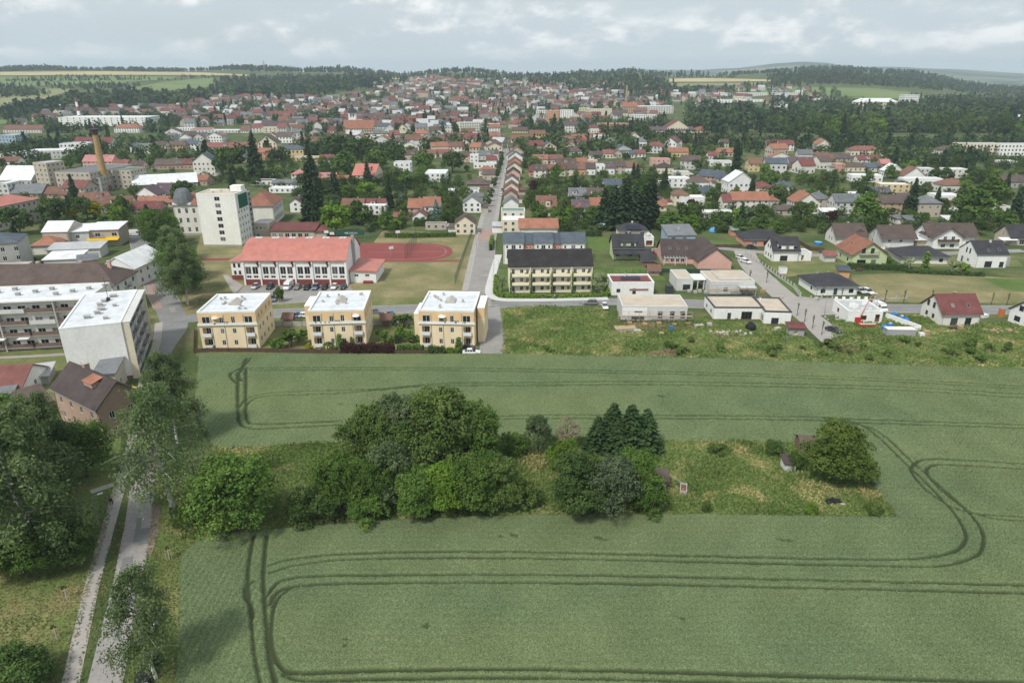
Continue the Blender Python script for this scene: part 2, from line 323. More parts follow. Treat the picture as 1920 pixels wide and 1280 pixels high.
def wall_mesh(L, D, h, holes, gables, mats, base=0.0):
    """four walls with real openings (holes: side -> [(u0,z0,u1,z1,depth)]) and gable tops (side -> [(u,z)...])"""
    mb = MB()
    for s in 'frbl':
        W_ = L if s in 'fb' else D; hs = holes.get(s, [])
        def pt(u, z, off=0.0):
            x, y = side_point(L, D, s, u, -off); return (x, y, z)
        xs = sorted(set([0, W_]+[round(v,3) for q in hs for v in (q[0], q[2])])); zs = sorted(set([base, h]+[round(v,3) for q in hs for v in (q[1], q[3])]))
        def hole(u, z):
            for q in hs:
                if q[0] < u < q[2] and q[1] < z < q[3]: return q
        for i in range(len(xs)-1):
            for j in range(len(zs)-1):
                if hole((xs[i]+xs[i+1])/2, (zs[j]+zs[j+1])/2): continue
                mb.add([pt(xs[i],zs[j]), pt(xs[i+1],zs[j]), pt(xs[i+1],zs[j+1]), pt(xs[i],zs[j+1])], [(0,1,2,3)])
        for q in hs:
            a, b, c, d, dep = q[:5]
            mb.add([pt(a,b),pt(c,b),pt(c,d),pt(a,d),pt(a,b,dep),pt(c,b,dep),pt(c,d,dep),pt(a,d,dep)], [(4,5,6,7),(0,1,5,4),(1,2,6,5),(2,3,7,6),(3,0,4,7)], 1 if dep > 0.5 and len(mats) > 1 else 0)
        g = gables.get(s)
        if g: mb.add([pt(0,h),pt(W_,h)]+[pt(u,z) for u, z in g], [tuple(range(2+len(g)))])
    mb.add([(-L/2,-D/2,h),(L/2,-D/2,h),(L/2,D/2,h),(-L/2,D/2,h)], [(0,1,2,3)])
    return mb.mesh('wall', mats)
def roof_geo(kind, L, D, h, rise, o, t):
    """roof solid; returns MB, gables, and f(side,s,t)->point on a slope"""
    mb = MB(); g = {}; a, b = L/2, D/2; e = h+0.02
    if kind == 'gx':
        k = rise/b; z0 = e-o*k
        mb.slab([(-a-o,-b-o,z0),(a+o,-b-o,z0),(a+o,0,e+rise),(-a-o,0,e+rise)], t); mb.slab([(a+o,b+o,z0),(-a-o,b+o,z0),(-a-o,0.001,e+rise),(a+o,0.001,e+rise)], t)
        mb.V = [(x,y,z+t*0.9) for x,y,z in mb.V]; g = {'l': [(D/2, h+rise)], 'r': [(D/2, h+rise)]}
    elif kind == 'gy':
        k = rise/a; z0 = e-o*k
        mb.slab([(-a-o,b+o,z0),(-a-o,-b-o,z0),(0,-b-o,e+rise),(0,b+o,e+rise)], t); mb.slab([(a+o,-b-o,z0),(a+o,b+o,z0),(0.001,b+o,e+rise),(0.001,-b-o,e+rise)], t)
        mb.V = [(x,y,z+t*0.9) for x,y,z in mb.V]; g = {'f': [(L/2, h+rise)], 'b': [(L/2, h+rise)]}
    elif kind in ('hip', 'pyr', 'halfhip'):
        o2 = o; A, B = a+o2, b+o2
        if kind == 'pyr' or abs(A-B) < 0.3: rx = ry = 0.0
        elif A > B: rx, ry = A-B*0.95, 0.0
        else: rx, ry = 0.0, B-A*0.95
        c = [(-A,-B,e),(A,-B,e),(A,B,e),(-A,B,e)]; p0 = (-rx,-ry,e+rise); p1 = (rx,ry,e+rise)
        if rx or ry:
            if rx: fs = [(0,1,5,4),(1,2,5),(2,3,4,5),(3,0,4)]
            else: fs = [(0,1,4),(1,2,5,4),(2,3,5),(3,0,4,5)]
            mb.add(c+[p0,p1], fs)
        else: mb.add(c+[p0], [(0,1,4),(1,2,4),(2,3,4),(3,0,4)])
        mb.prism([(-A,-B),(A,-B),(A,B),(-A,B)], e-0.18, e-0.002)
    elif kind == 'shed':      # high at the back
        k = rise/D; mb.slab([(-a-o,-b-o,e-o*k+t),(a+o,-b-o,e-o*k+t),(a+o,b+o,e+rise+o*k+t),(-a-o,b+o,e+rise+o*k+t)], t); g = {'b': [(L,h+rise),(0,h+rise)], 'l': [(0,h+rise)], 'r': [(D,h+rise)]}; g['b'] = [(L, h+rise), (0, h+rise)]
    elif kind == 'flat':
        mb.box((0,0,h+0.03), (L-0.5,D-0.5,0.05))
    return mb, g
def house(name, label, cat, A, B, D, h, roof='gx', rise=3.0, wall='white', roofc='dark', o=0.5, wins=None, group=None, t=0.22, loggia='cream', parapet=0.35, plinth=None, kind='frame', z=None, simple=False, wallm=None):
    A = Vector((A[0],A[1],0)); B = Vector((B[0],B[1],0)); X = B-A; L = X.length; rz = math.atan2(X.y, X.x); n = Vector((-X.y, X.x, 0)).normalized()
    c = (A+B)/2+n*(D/2); c.z = terr1(c.x, c.y) if z is None else z
    root = empty(name, c, rz, label, cat, group); root['LDh'] = (L, D, h)
    holes = {}; put = []
    for s, lst in (wins or {}).items():
        W_ = L if s in 'fb' else D
        for q in lst:
            u, zz, w, hh = q[:4]; ty = q[4] if len(q) > 4 else 'w'
            if u < 0: u = W_+u
            if u-w/2 < .12 or u+w/2 > W_-.12: continue
            if ty == 'l': holes.setdefault(s, []).append((u-w/2, zz, u+w/2, zz+hh, 1.3)); put.append((s, u, zz+0.05, min(w*0.6, 1.8), min(2.05, hh-0.2), 1.3))
            elif ty == 'v': holes.setdefault(s, []).append((u-w/2, zz, u+w/2, zz+hh, 1.0))
            elif zz+hh > h-0.05 or simple: put.append((s, u, zz, w, hh, None))
            else: holes.setdefault(s, []).append((u-w/2, zz, u+w/2, zz+hh, 0.13)); put.append((s, u, zz, w, hh, 0.13))
    mb, g = roof_geo(roof, L, D, h, rise, o, t)
    WM = wallm or wm(wall)
    link('wall', wall_mesh(L, D, h, holes, g, [WM, wm(loggia)]), root)
    if roof == 'flat':
        q = MB(); p = 0.32
        for (x, y, dx, dy) in ((0,-D/2+p/2,L+.06,p+.06),(0,D/2-p/2,L+.06,p+.06),(-L/2+p/2,0,p+.06,D-2*p),(L/2-p/2,0,p+.06,D-2*p)): q.box((x, y, h+parapet/2-.02), (dx, dy, parapet))
        q.build('parapet', M('darkframe') if (roofc == 'beigegravel' and wall == 'white') else WM if wall != 'peach' else wm('white'), root)
    link('roof', mb.mesh('roof', rm(roofc)), root)
    if plinth: 
        q = MB()
        for (x, y, dx, dy) in ((0,-D/2-.02,L+.08,.06),(0,D/2+.02,L+.08,.06),(-L/2-.02,0,.06,D-.02),(L/2+.02,0,.06,D-.02)): q.box((x, y, plinth[0]/2), (dx, dy, plinth[0]))
        q.build('plinth', wm(plinth[1]), root)
    if roof in ('gx', 'hip') and c.y < 430:
        zg = h-(o*rise/(D/2) if roof == 'gx' else 0)-.02; q = MB(); q.box((0,-D/2-o-.05,zg), (L+2*o,.12,.11)); q.build('gutter', M('metal'), root)
        q = MB(); q.box((L/2-.25,-D/2-.07,h/2-.1), (.1,.1,h)); q.box((-L/2+.25,-D/2-.07,h/2-.1), (.1,.1,h)); q.build('downpipe', M('metal'), root)
    for s, u, zz, w, hh, dep in put:
        if dep is None: put_window(root, L, D, s, u, zz, w, hh, kind, simple=simple, depth=-0.03)
        else: put_window(root, L, D, s, u, zz, w, hh, kind, depth=dep-0.05)
    return root
def row(n, W_, z, w, h, m=1.2, ty='w'):
    if n == 1: return [(W_/2, z, w, h, ty)]
    return [(m+w/2+(W_-2*m-w)*i/(n-1), z, w, h, ty) for i in range(n)]
def chimney(root, x, y, z, h=1.2, m='brick', s=0.6):
    o = MB(); o.box((0,0,h/2-1.2), (s,s,h+2.4)); o.box((0,0,h+.06), (s+.16,s+.16,.12), 1); return o.build('chimney', [wm(m), M('conc')], root, loc=(x, y, z))
def skylight(root, kind, L, D, h, rise, side, s, tt, w=0.8, l=1.2, t=0.22, mat='glass', name='skylight'):
    """on a slope: s along it from the left (m), tt up it (0..1)"""
    run = (D/2 if kind == 'gx' else L/2); a = math.atan2(rise, run)
    z = h+0.02+rise*tt+t*0.9+0.06
    ps = MB(); ps.box((0,0,0), (w,l,.10), 1); ps.box((0,0,.06), (w-.16,l-.16,.03), 0)
    me = ps.mesh(name, [M(mat), M('metal')])
    if kind == 'gx':
        if side == 'f': o = link(name, me, root, loc=(-L/2+s, -run*(1-tt), z), rot=(a,0,0))
        else: o = link(name, me, root, loc=(L/2-s, run*(1-tt), z), rot=(-a,0,0))
    else:
        if side == 'l': o = link(name, me, root, loc=(-run*(1-tt), D/2-s, z), rot=(0,-a,0))
        else: o = link(name, me, root, loc=(run*(1-tt), -D/2+s, z), rot=(0,a,0))
    return o
def balcony(root, L, D, s, u, z, w, d=1.2, mat=None, railh=1.0, open_=False):
    x, y = side_point(L, D, s, u, d/2); rz = SIDE[s][2]
    b = empty('balcony', (x, y, z), rz); b.parent = root
    boxpart('slab', M('conc'), b, (0,0,-.08), (w,d,.16)); m = mat or M('metal')
    if open_:
        q = MB(); q.box((0,-d/2+.03,railh), (w,.06,.06)); q.box((0,-d/2+.03,.12), (w,.04,.05))
        for i in range(int(w/.25)+1): q.box((-w/2+.03+i*(w-.06)/int(w/.25),-d/2+.03,railh/2), (.03,.03,railh))
        q.box((-w/2+.03,0,railh), (.05,d,.05)); q.box((w/2-.03,0,railh), (.05,d,.05)); q.build('railing', m, b)
    else:
        q = MB(); q.box((0,-d/2+.03,railh/2), (w,.06,railh)); q.box((-w/2+.03,.03,railh/2), (.06,d-.06,railh)); q.box((w/2-.03,.03,railh/2), (.06,d-.06,railh)); q.build('railing', m, b)
    return b
def solar(root, x, y, z, nx, ny, tilt, w=1.1, l=1.7, rz=0.0):
    e = empty('solar_array', (x, y, z)); e.rotation_euler = (tilt, 0, rz); e.parent = root
    for i in range(nx):
        for j in range(ny): boxpart('solar_panel', M('solar'), e, ((i-(nx-1)/2)*(w+.06), (j-(ny-1)/2)*(l+.06), 0), (w,l,.06))
# ------------------------------------------------------------------ sheets of ground
def sheet(name, pts, mat, z, kind='structure', parent=None, world=False):
    V = [Vector((p[0],p[1],0)) if world else P(p[0], p[1], 0) for p in pts]
    me = mesh(name, [(v.x, v.y, z) for v in V], [tuple(range(len(V)))], mat)
    if me.polygons[0].normal.z < 0: me.flip_normals()
    o = link(name, me, parent)
    if kind: o['kind'] = kind
    return o
def strip(name, pts, widths, mat, z, thick=0.0, kind='structure', parent=None, closed=False):
    """a road or path: centre line in picture points, widths in metres"""
    C = [P(p[0], p[1], 0) for p in pts]; V = []; F = []
    for i, c in enumerate(C):
        d = (C[min(i+1,len(C)-1)]-C[max(i-1,0)]); d.z = 0; d.normalize(); n = Vector((-d.y, d.x, 0)); w = widths[i] if hasattr(widths, '__len__') else widths
        V += [c+n*(w/2)+Vector((0,0,z)), c-n*(w/2)+Vector((0,0,z))]
    for i in range(len(C)-1): F.append((2*i, 2*i+1, 2*i+3, 2*i+2))
    if thick:
        n0 = len(V); V += [v-Vector((0,0,thick)) for v in V]
        for i in range(len(C)-1): F += [(2*i, 2*i+2, n0+2*i+2, n0+2*i), (2*i+1, n0+2*i+1, n0+2*i+3, 2*i+3)]
    me = mesh(name, V, F, mat)
    if me.polygons[0].normal.z < 0: me.flip_normals()
    o = link(name, me, parent)
    if kind: o['kind'] = kind
    return o
def smooth(pts, n=6):
    """Catmull-Rom through picture points"""
    p = [np.array(q, float) for q in pts]; p = [2*p[0]-p[1]]+p+[2*p[-1]-p[-2]]; out = []
    for i in range(1, len(p)-2):
        for k in range(n):
            t = k/n; out.append(0.5*((2*p[i])+(-p[i-1]+p[i+1])*t+(2*p[i-1]-5*p[i]+4*p[i+1]-p[i+2])*t*t+(-p[i-1]+3*p[i]-3*p[i+1]+p[i+2])*t**3))
    out.append(p[-2]); return [tuple(q) for q in out]
def inside(poly, X, Y):
    r = np.zeros(len(X), bool); n = len(poly); j = n-1
    for i in range(n):
        xi, yi = poly[i]; xj, yj = poly[j]
        c = ((yi > Y) != (yj > Y)) & (X < (xj-xi)*(Y-yi)/(yj-yi+1e-12)+xi); r ^= c; j = i
    return r
# ================================================================== GROUND
rng = np.random.default_rng(7); random.seed(7)
def groundmat():
    m, t, b = nodemat('ground_green')
    n = noise_node(t, 0.05, 6, 0.6); o = ramp(t, n.outputs['Fac'], [(0.30, (.05,.08,.03)), (0.48, (.08,.11,.04)), (0.60, (.13,.145,.06)), (0.74, (.19,.175,.10))]).outputs[0]
    n2 = noise_node(t, 1.1, 5, 0.7); f = ramp(t, n2.outputs['Fac'], [(0.3, (.62,)*3), (0.7, (1.25,)*3)]).outputs[0]
    # beyond the skyline the land is a patchwork of woods and fields
    g = NN(t, 'ShaderNodeNewGeometry'); s = NN(t, 'ShaderNodeSeparateXYZ'); t.links.new(g.outputs['Position'], s.inputs[0]); mr = NN(t, 'ShaderNodeMapRange'); t.links.new(s.outputs['Y'], mr.inputs[0]); mr.inputs[1].default_value = 3000; mr.inputs[2].default_value = 3600
    nf = noise_node(t, .0016, 6, .6); pf = ramp(t, nf.outputs['Fac'], [(.42, (.03,.055,.03)), (.47, (.035,.06,.03)), (.52, (.14,.18,.095)), (.60, (.20,.205,.12))]).outputs[0]
    t.links.new(mixc(t, mr.outputs[0], mixc(t, 1.0, o, f, 'MULTIPLY'), pf), b.inputs['Base Color']); b.inputs['Roughness'].default_value = 1; b.inputs['Specular IOR Level'].default_value = 0.1
    return m
def grassmat(name, a, b_, c, sc=0.12):
    if name in MATS: return MATS[name]
    m, t, b = nodemat(name)
    n = noise_node(t, sc, 6, 0.62); o = ramp(t, n.outputs['Fac'], [(0.30, a), (0.50, b_), (0.70, c)]).outputs[0]
    n2 = noise_node(t, 1.7, 5, 0.7); f = ramp(t, n2.outputs['Fac'], [(0.3, (.7,)*3), (0.7, (1.2,)*3)]).outputs[0]
    t.links.new(mixc(t, 1.0, o, f, 'MULTIPLY'), b.inputs['Base Color']); b.inputs['Roughness'].default_value = 1; b.inputs['Specular IOR Level'].default_value = 0.1
    n3 = noise_node(t, 2.5, 4); bp = NN(t, 'ShaderNodeBump'); bp.inputs['Strength'].default_value = 0.5; bp.inputs['Distance'].default_value = 0.15; t.links.new(n3.outputs['Fac'], bp.inputs['Height']); t.links.new(bp.outputs[0], b.inputs['Normal'])
    MATS[name] = m; return m
LAWN = lambda: grassmat('lawn', (.10,.135,.048), (.155,.172,.066), (.25,.225,.115))
FRESH = lambda: grassmat('fresh_grass', (.065,.115,.03), (.10,.155,.042), (.14,.175,.06))
DRY = lambda: grassmat('dry_meadow', (.14,.155,.065), (.215,.20,.098), (.32,.265,.15), 0.08)
ROUGH = lambda: grassmat('rough_grass', (.085,.135,.04), (.145,.19,.06), (.29,.25,.12), 0.09)
# one sheet to beyond the hills
na = 360; rad = np.concatenate([[0.0], np.geomspace(60, 860, 12), np.linspace(900, 3400, 84), np.geomspace(3500, 11000, 30)])
az = np.linspace(0, 2*math.pi, na, endpoint=False)
# finer steps where the hills are
az = np.concatenate([np.linspace(R_(40), R_(140), 300, endpoint=False), np.linspace(R_(140), R_(400), 60, endpoint=False)]); na = len(az)
X = (rad[1:, None]*np.cos(az)[None]); Y = (rad[1:, None]*np.sin(az)[None]); Z = terr(X, Y)
V = np.concatenate([[[0,0,0]], np.stack([X.ravel(), Y.ravel(), Z.ravel()], 1)])
nr = len(rad)-1; ii = np.arange(nr-1)[:, None]*na; jj = np.arange(na)[None]; j2 = (jj+1) % na
Fq = np.stack([1+ii+jj, 1+ii+na+jj, 1+ii+na+j2, 1+ii+j2], -1).reshape(-1, 4)
me = fast('ground', V, Fq, groundmat()); 
g0 = link('ground', me); g0['kind'] = 'structure'
me2 = mesh('ground_centre', [(0,0,0)]+[tuple(V[1+k]) for k in range(na)], [(0, 1+k, 1+(k+1) % na) for k in range(na)], MATS.get('x') or me.materials[0])
o = link('ground_centre', me2, g0)
# ------------------------------------------------------------------ fields in the front: wheat
WHEAT = [(375,667),(700,667),(940,667),(1300,675),(1600,685),(1920,697),(2250,708),(2700,1000),(2700,1400),(318,1400),(332,1280),(338,1150),(343,1045),(378,1012),(480,1001),(640,986),(760,978),(960,971),(1250,968),(1500,972),(1685,974),(1640,915),(1600,860),(1530,830),(1400,829),(1240,826),(1080,824),(930,820),(800,824),(600,832),(405,840),(372,790),(368,740)]
COPSE = [(405,840),(600,832),(800,824),(930,820),(1240,826),(1530,830),(1600,860),(1640,915),(1685,974),(1500,972),(1250,968),(960,971),(640,986),(480,1001),(378,1012),(330,1012),(350,900)]
wpoly = [(P(a, b, 0).x, P(a, b, 0).y) for a, b in WHEAT]; cpoly = [(P(a, b, 0).x, P(a, b, 0).y) for a, b in COPSE]
sheet('field', wpoly, surf('wheat_soil', (.052,.060,.032), .95, .25, .3, fine=(2,.25)), 0.03, world=True)
def off(line, d): 
    return [(a, b+d) for a, b in line]
TR = [  # tractor lines: (points, half width of one wheel rut)
 [(446,700),(446,725),(446,770),(449,793),(467,804),(509,804),(638,797)], [(461,690),(461,712),(461,767),(465,790),(490,796),(638,790)],
 [(449,764),(461,749),(493,740),(541,735.5),(703,730),(832,720),(1000,718),(1207,716),(1500,721),(1700,727),(1920,740),(2100,752)], [(457,774),(470,753),(509,743),(638,738),(800,725),(1000,723.5),(1207,722),(1500,727),(1700,733),(1920,746.5),(2100,758)],
 [(467,691),(703,690),(1000,693),(1384,701),(1700,713),(1920,725)], [(467,695),(703,694.5),(1000,697.5),(1384,705.5),(1700,717.5),(1920,730)],
 [(700,796),(960,780),(1307,780),(1538,783),(1577,786),(1920,797),(2100,803)], [(700,800),(960,786),(1307,786),(1538,789),(1577,792),(1920,803.5),(2100,810)],
 [(1538,783),(1580,788),(1615,798),(1646,820),(1673,845),(1700,871),(1735,905),(1785,958),(1806,990),(1810,1012),(1790,1034),(1740,1045),(1650,1050),(1300,1043),(960,1035),(700,1037),(560,1047),(503,1062)],
 [(1555,788),(1590,793),(1630,802),(1665,824),(1690,847),(1720,875),(1760,910),(1810,955),(1838,990),(1843,1020),(1826,1045),(1760,1062),(1650,1062),(1300,1054),(960,1047),(700,1048),(570,1058),(505,1076)],
 [(2000,872),(1920,870),(1800,863),(1735,862),(1712,872),(1710,888),(1740,922),(1790,953),(1850,966),(1920,969),(2000,970)], [(2000,882),(1920,880),(1800,873),(1755,872),(1738,880),(1742,895),(1770,925),(1820,960),(1870,974),(1920,977),(2000,978)],
 [(500,1120),(515,1100),(540,1087),(620,1080),(960,1078),(1300,1083),(1920,1098),(2100,1103)], [(505,1135),(518,1115),(545,1102),(640,1095),(960,1093),(1300,1098),(1920,1113),(2100,1119)],
 [(476,1005),(468,1050),(465,1090),(470,1150),(478,1230),(492,1300)], [(500,1005),(496,1050),(494,1090),(498,1150),(505,1230),(522,1300)], [(476,1090),(462,1100),(460,1118),(470,1135),(474,1160)],
 [(545,1104),(520,1125),(510,1160),(510,1210),(525,1248),(560,1262),(700,1258),(960,1255),(1300,1262),(1920,1281)], [(540,1120),(545,1262),(575,1275),(700,1273),(960,1270),(1300,1277),(1920,1297)],
 [(448,722),(436,712),(432,702),(446,694),(460,684),(470,671)], [(455,715),(447,705),(455,690),(462,672)],
]
TR[-3] = [(530,1265),(575,1277),(700,1274),(960,1271),(1300,1278),(1920,1298)]
gx0, gy0, gs = -130.0, 45.0, 0.12; gw, gh = int(330/gs), int(160/gs)
rutq = np.full((gh, gw), 9.0, np.float32)             # distance to the nearest rut, in half widths
for i, ln in enumerate(TR):
    pts = smooth(ln, 14); Wp = np.array([(P(a, b, 0.4).x, P(a, b, 0.4).y) for a, b in pts])
    seg = np.linalg.norm(np.diff(Wp, axis=0), axis=1); s = np.concatenate([[0], np.cumsum(seg)]); q = np.arange(0, s[-1], 0.11)
    cx = np.interp(q, s, Wp[:,0]); cy = np.interp(q, s, Wp[:,1]); w = np.where(cy > 104, 0.34, 0.29)+0.04*np.sin(q/7.0+i)+0.03*np.sin(q*1.9+2*i)
    if i in (0, 1, 15, 16, 17, 20, 21): w = w+0.06
    ia = np.floor((cx-gx0)/gs).astype(int); ib = np.floor((cy-gy0)/gs).astype(int)
    for dx in range(-8, 9):
        for dy in range(-8, 9):
            a = ia+dx; b = ib+dy; ok = (a >= 0) & (a < gw) & (b >= 0) & (b < gh); a, b = a[ok], b[ok]
            np.minimum.at(rutq, (b, a), (np.hypot(gx0+(a+.5)*gs-cx[ok], gy0+(b+.5)*gs-cy[ok])/w[ok]).astype(np.float32))
def rutdist(X, Y):
    u = np.clip((X-gx0)/gs-.5, 0, gw-2); v = np.clip((Y-gy0)/gs-.5, 0, gh-2); a, b = u.astype(int), v.astype(int); fu, fv = u-a, v-b
    return (rutq[b,a]*(1-fu)+rutq[b,a+1]*fu)*(1-fv)+(rutq[b+1,a]*(1-fu)+rutq[b+1,a+1]*fu)*fv
def blades(poly, sp, hmean, hvar, wd, lean, bbox, keep=None, seed=1, per=3, tintf=None, tilt=None, hf=None):
    r = np.random.default_rng(seed); x0, y0, x1, y1 = bbox
    gx = np.arange(x0, x1, sp); gy = np.arange(y0, y1, sp); Xg, Yg = np.meshgrid(gx, gy); Xg = (Xg+r.uniform(-.5,.5,Xg.shape)*sp).ravel(); Yg = (Yg+r.uniform(-.5,.5,Yg.shape)*sp).ravel()
    vis = np.abs(Xg) < Yg*0.76+22
    Xg, Yg = Xg[vis], Yg[vis]
    k = inside(poly, Xg, Yg); Xg, Yg = Xg[k], Yg[k]
    if keep is not None: k = keep(Xg, Yg, r); Xg, Yg = Xg[k], Yg[k]
    n = len(Xg); N = n*per; X = np.repeat(Xg, per)+r.uniform(-.35,.35,N)*sp; Y = np.repeat(Yg, per)+r.uniform(-.35,.35,N)*sp
    a = r.uniform(0, math.pi, N); H = np.maximum(.12, hmean+hvar*r.standard_normal(N)); 
    if hf is not None: H = H*np.repeat(hf(Xg, Yg), per)
    w = wd*(.7+.6*r.random(N))
    lx, ly = r.uniform(-lean,lean,N), r.uniform(-lean,lean,N)
    V = np.empty((N,3,3)); V[:,0] = np.stack([X, Y, np.full(N,.05)], 1)
    if tilt is not None:                                   # ears and flag leaves lie over
        V[:,0] = np.stack([X+lx+np.sin(a)*tilt, Y+ly-np.cos(a)*tilt, H-tilt*.95], 1)
    V[:,1] = np.stack([X+lx-np.cos(a)*w, Y+ly-np.sin(a)*w, H], 1); V[:,2] = np.stack([X+lx+np.cos(a)*w, Y+ly+np.sin(a)*w, H*(.82+.3*r.random(N))], 1)
    t = np.repeat(np.clip((tintf(Xg, Yg, r) if tintf is not None else r.random(n)), 0, 1), per); t = np.clip(t+r.normal(0,.07,N), 0, 1)
    return V.reshape(-1,3), np.arange(3*N).reshape(-1,3), np.repeat(t, 3)
def norut(X, Y, r):
    k = rutdist(X, Y) > 1.25
    for px, py, rr in ((800,1173,.9),(965,1003,.9),(940,1005,.6),(1122,1007,1.0),(1135,1011,.7),(1465,1012,.9),(1480,1013,.8),(648,1198,.6),(648,1210,.6),(641,758,.8),(1295,785,.9),(1382,785,.9),(1240,742,1.1),(1282,1160,.5)):
        c = P(px, py, .5); k &= ((X-c.x)**2+((Y-c.y)*1.3)**2 > rr**2*.45*(.3+r.random(len(X))))
    return k
_wl = np.array([(P(495, v, 0).y, P(495, v, 0).x) for v in (1280,1150,1000,900,780,680)])
def wleft(Y): return np.interp(Y, _wl[:,0], _wl[:,1])
def wtint(X, Y, r):
    k = X < wleft(Y); ph = np.where(k, X*6.9+.4*np.sin(Y*.3), Y*5.2+.5*np.sin(X*.11))
    return 0.45+0.10*np.sin(X*0.31+0.6*np.sin(Y*.35))*np.sin(Y*0.21)+np.where(k,.16,.06)*np.sin(ph)+r.normal(0,.09,len(X))
wheatm = leafmat('wheat_ears', (.104,.150,.073), (.206,.262,.135), .10, big=(0.02, (.215,.25,.105), .65, (0.6, 1.5, 1), .40, .70), grain=(6.0, .44))
def canopy(x0, y0, x1, y1, sp, seed):
    """closed top of the crop: a fine relief of ears, dropping into the wheel ruts and at the field's edge"""
    r = np.random.default_rng(seed); gx = np.arange(x0, x1+sp*.5, sp); gy = np.arange(y0, y1+sp*.5, sp); Xg, Yg = np.meshgrid(gx, gy); sh = Xg.shape; Xf, Yf = Xg.ravel(), Yg.ravel()
    ins = inside(wpoly, Xf, Yf); keep = norut(Xf, Yf, np.random.default_rng(99)); rt = r.random(len(Xf))
    Xj = Xf+r.uniform(-.3,.3,len(Xf))*sp; Yj = Yf+r.uniform(-.3,.3,len(Xf))*sp; edge = (Xf == gx[0]) | (Yf == gy[0]) | (Xf == gx[-1]) | (Yf == gy[-1]); Xj = np.where(edge, Xf, Xj); Yj = np.where(edge, Yf, Yj)
    row_ = wtint(Xf, Yf, r); z = .68+.035*r.standard_normal(len(Xf))+.03*np.sin(Xf*.7+1.3*np.sin(Yf*.4))+.05*(row_-.45); z = np.where(edge, .68, z); bald = ~keep & (rutdist(Xf, Yf) > 1.3); z = np.where(bald, .30+.05*rt, z); dq = rutdist(Xj, Yj); lift = sstep((dq-.45)/.8); z = (.26+.04*rt)*(1-lift)+z*lift; z = np.where(ins, z, .03)
    t = np.clip(row_+r.normal(0,.10,len(Xf)), 0, 1); t = t*sstep((dq-.6)/.6)-(.95+.05*rt)*(1-sstep((dq-.5)/.65)); t = np.where(bald, -.7, t); idx = np.arange(len(Xf)).reshape(sh); F = np.stack([idx[:-1,:-1], idx[:-1,1:], idx[1:,1:], idx[1:,:-1]], -1).reshape(-1,4)
    vis = (np.abs(Xf) < Yf*.76+14)
    F = F[ins[F].any(1) & vis[F].any(1)]; used = np.unique(F); m = np.zeros(len(Xf), np.int64); m[used] = np.arange(len(used))
    return np.stack([Xj, Yj, z], 1)[used], m[F], t[used]
c1 = canopy(-76, 52, 120, 104, .20, 3); c2 = canopy(-112, 104, 172, 172, .28, 4)
Vb, Fb, Tb = blades(wpoly, .24, .76, .035, .045, .06, (-75, 52, 120, 104), norut, 3, 2, wtint, tilt=.14); Vd, Fd, Td = blades(wpoly, .36, .75, .035, .065, .06, (-110, 104, 170, 172), norut, 4, 2, wtint, tilt=.16)
wm_ = fast('wheat', np.concatenate([c1[0], c2[0]]), np.concatenate([c1[1], c2[1]+len(c1[0])]), wheatm, np.concatenate([c1[2], c2[2]])); wm_.polygons.foreach_set('use_smooth', np.ones(len(wm_.polygons), bool))
o = link('wheat', wm_); ob = link('ears', fast('ears', np.concatenate([Vb, Vd]), np.concatenate([Fb, Fd+len(Vb)]), wheatm, np.concatenate([Tb, Td])), o); ob['kind'] = 'stuff'
o['kind'] = 'stuff'; o['label'] = 'grey-green wheat crop with dark curving tractor tracks'
# ------------------------------------------------------------------ rough grass of the copse and of the building land
sheet('meadow_ground', cpoly, ROUGH(), 0.035, world=True)
MEADOW = [(945,578),(1000,574),(1130,578),(1160,600),(1300,600),(1320,595),(1480,610),(1540,650),(1560,640),(1560,600),(1640,598),(1740,590),(1850,605),(2000,610),(2300,640),(2250,707),(1920,696),(1600,684),(1300,674),(940,666)]
mpoly = [(P(a, b, 0).x, P(a, b, 0).y) for a, b in MEADOW]
sheet('building_land', mpoly, ROUGH(), 0.035, world=True)
def gt(X, Y, r): return 0.5+0.3*np.sin(X*.23+1)*np.sin(Y*.3)+r.normal(0,.2,len(X))
def gh(X, Y): return 0.55+0.45*np.clip(np.sin(X*.31+Y*.12)*np.sin(Y*.43-X*.07)+.3, 0, 1.2)
def gkeep(lim):
    def f(X, Y, r): return r.random(len(X)) < lim+.3*np.sin(X*.21)*np.sin(Y*.27)
    return f
gm = leafmat('wild_grass', (.10,.17,.042), (.22,.275,.09), .35, big=(0.13, (.50,.42,.21), .85, (1, 1, 1), .525, .67))
a1 = blades(cpoly, .34, .55, .16, .16, .3, (-75, 84, 110, 118), gkeep(.8), 5, 3, gt, hf=gh); a2 = blades(mpoly, .55, .55, .16, .22, .35, (-10, 150, 170, 205), gkeep(.8), 6, 3, gt, hf=gh)
o = link('wild_grass', fast('wild_grass', np.concatenate([a1[0], a2[0]]), np.concatenate([a1[1], a2[1]+len(a1[0])]), gm, np.concatenate([a1[2], a2[2]])))
o['kind'] = 'stuff'; o['label'] = 'tall wild grass with straw-coloured patches round the copse and plots'
lawns = [[(0,1075),(130,1070),(205,900),(222,905),(204,980),(186,1040),(168,1105),(146,1205),(120,1310),(-150,1310),(-150,1080)], [(218,980),(238,980),(206,1110),(172,1230),(150,1310),(133,1310),(158,1200),(180,1102)], [(288,935),(345,900),(378,1010),(346,1045),(338,1150),(332,1310),(222,1310),(258,1110),(278,1015)], [(245,860),(300,850),(345,860),(345,905),(290,935),(275,935)]]
ab = [blades([(P(u, v, 0).x, P(u, v, 0).y) for u, v in q], .26, .17, .07, .12, .2, (-95, 50, 0, 110), gkeep(.7), 40+i, 2, gt) for i, q in enumerate(lawns)]; off_ = np.cumsum([0]+[len(q[0]) for q in ab])
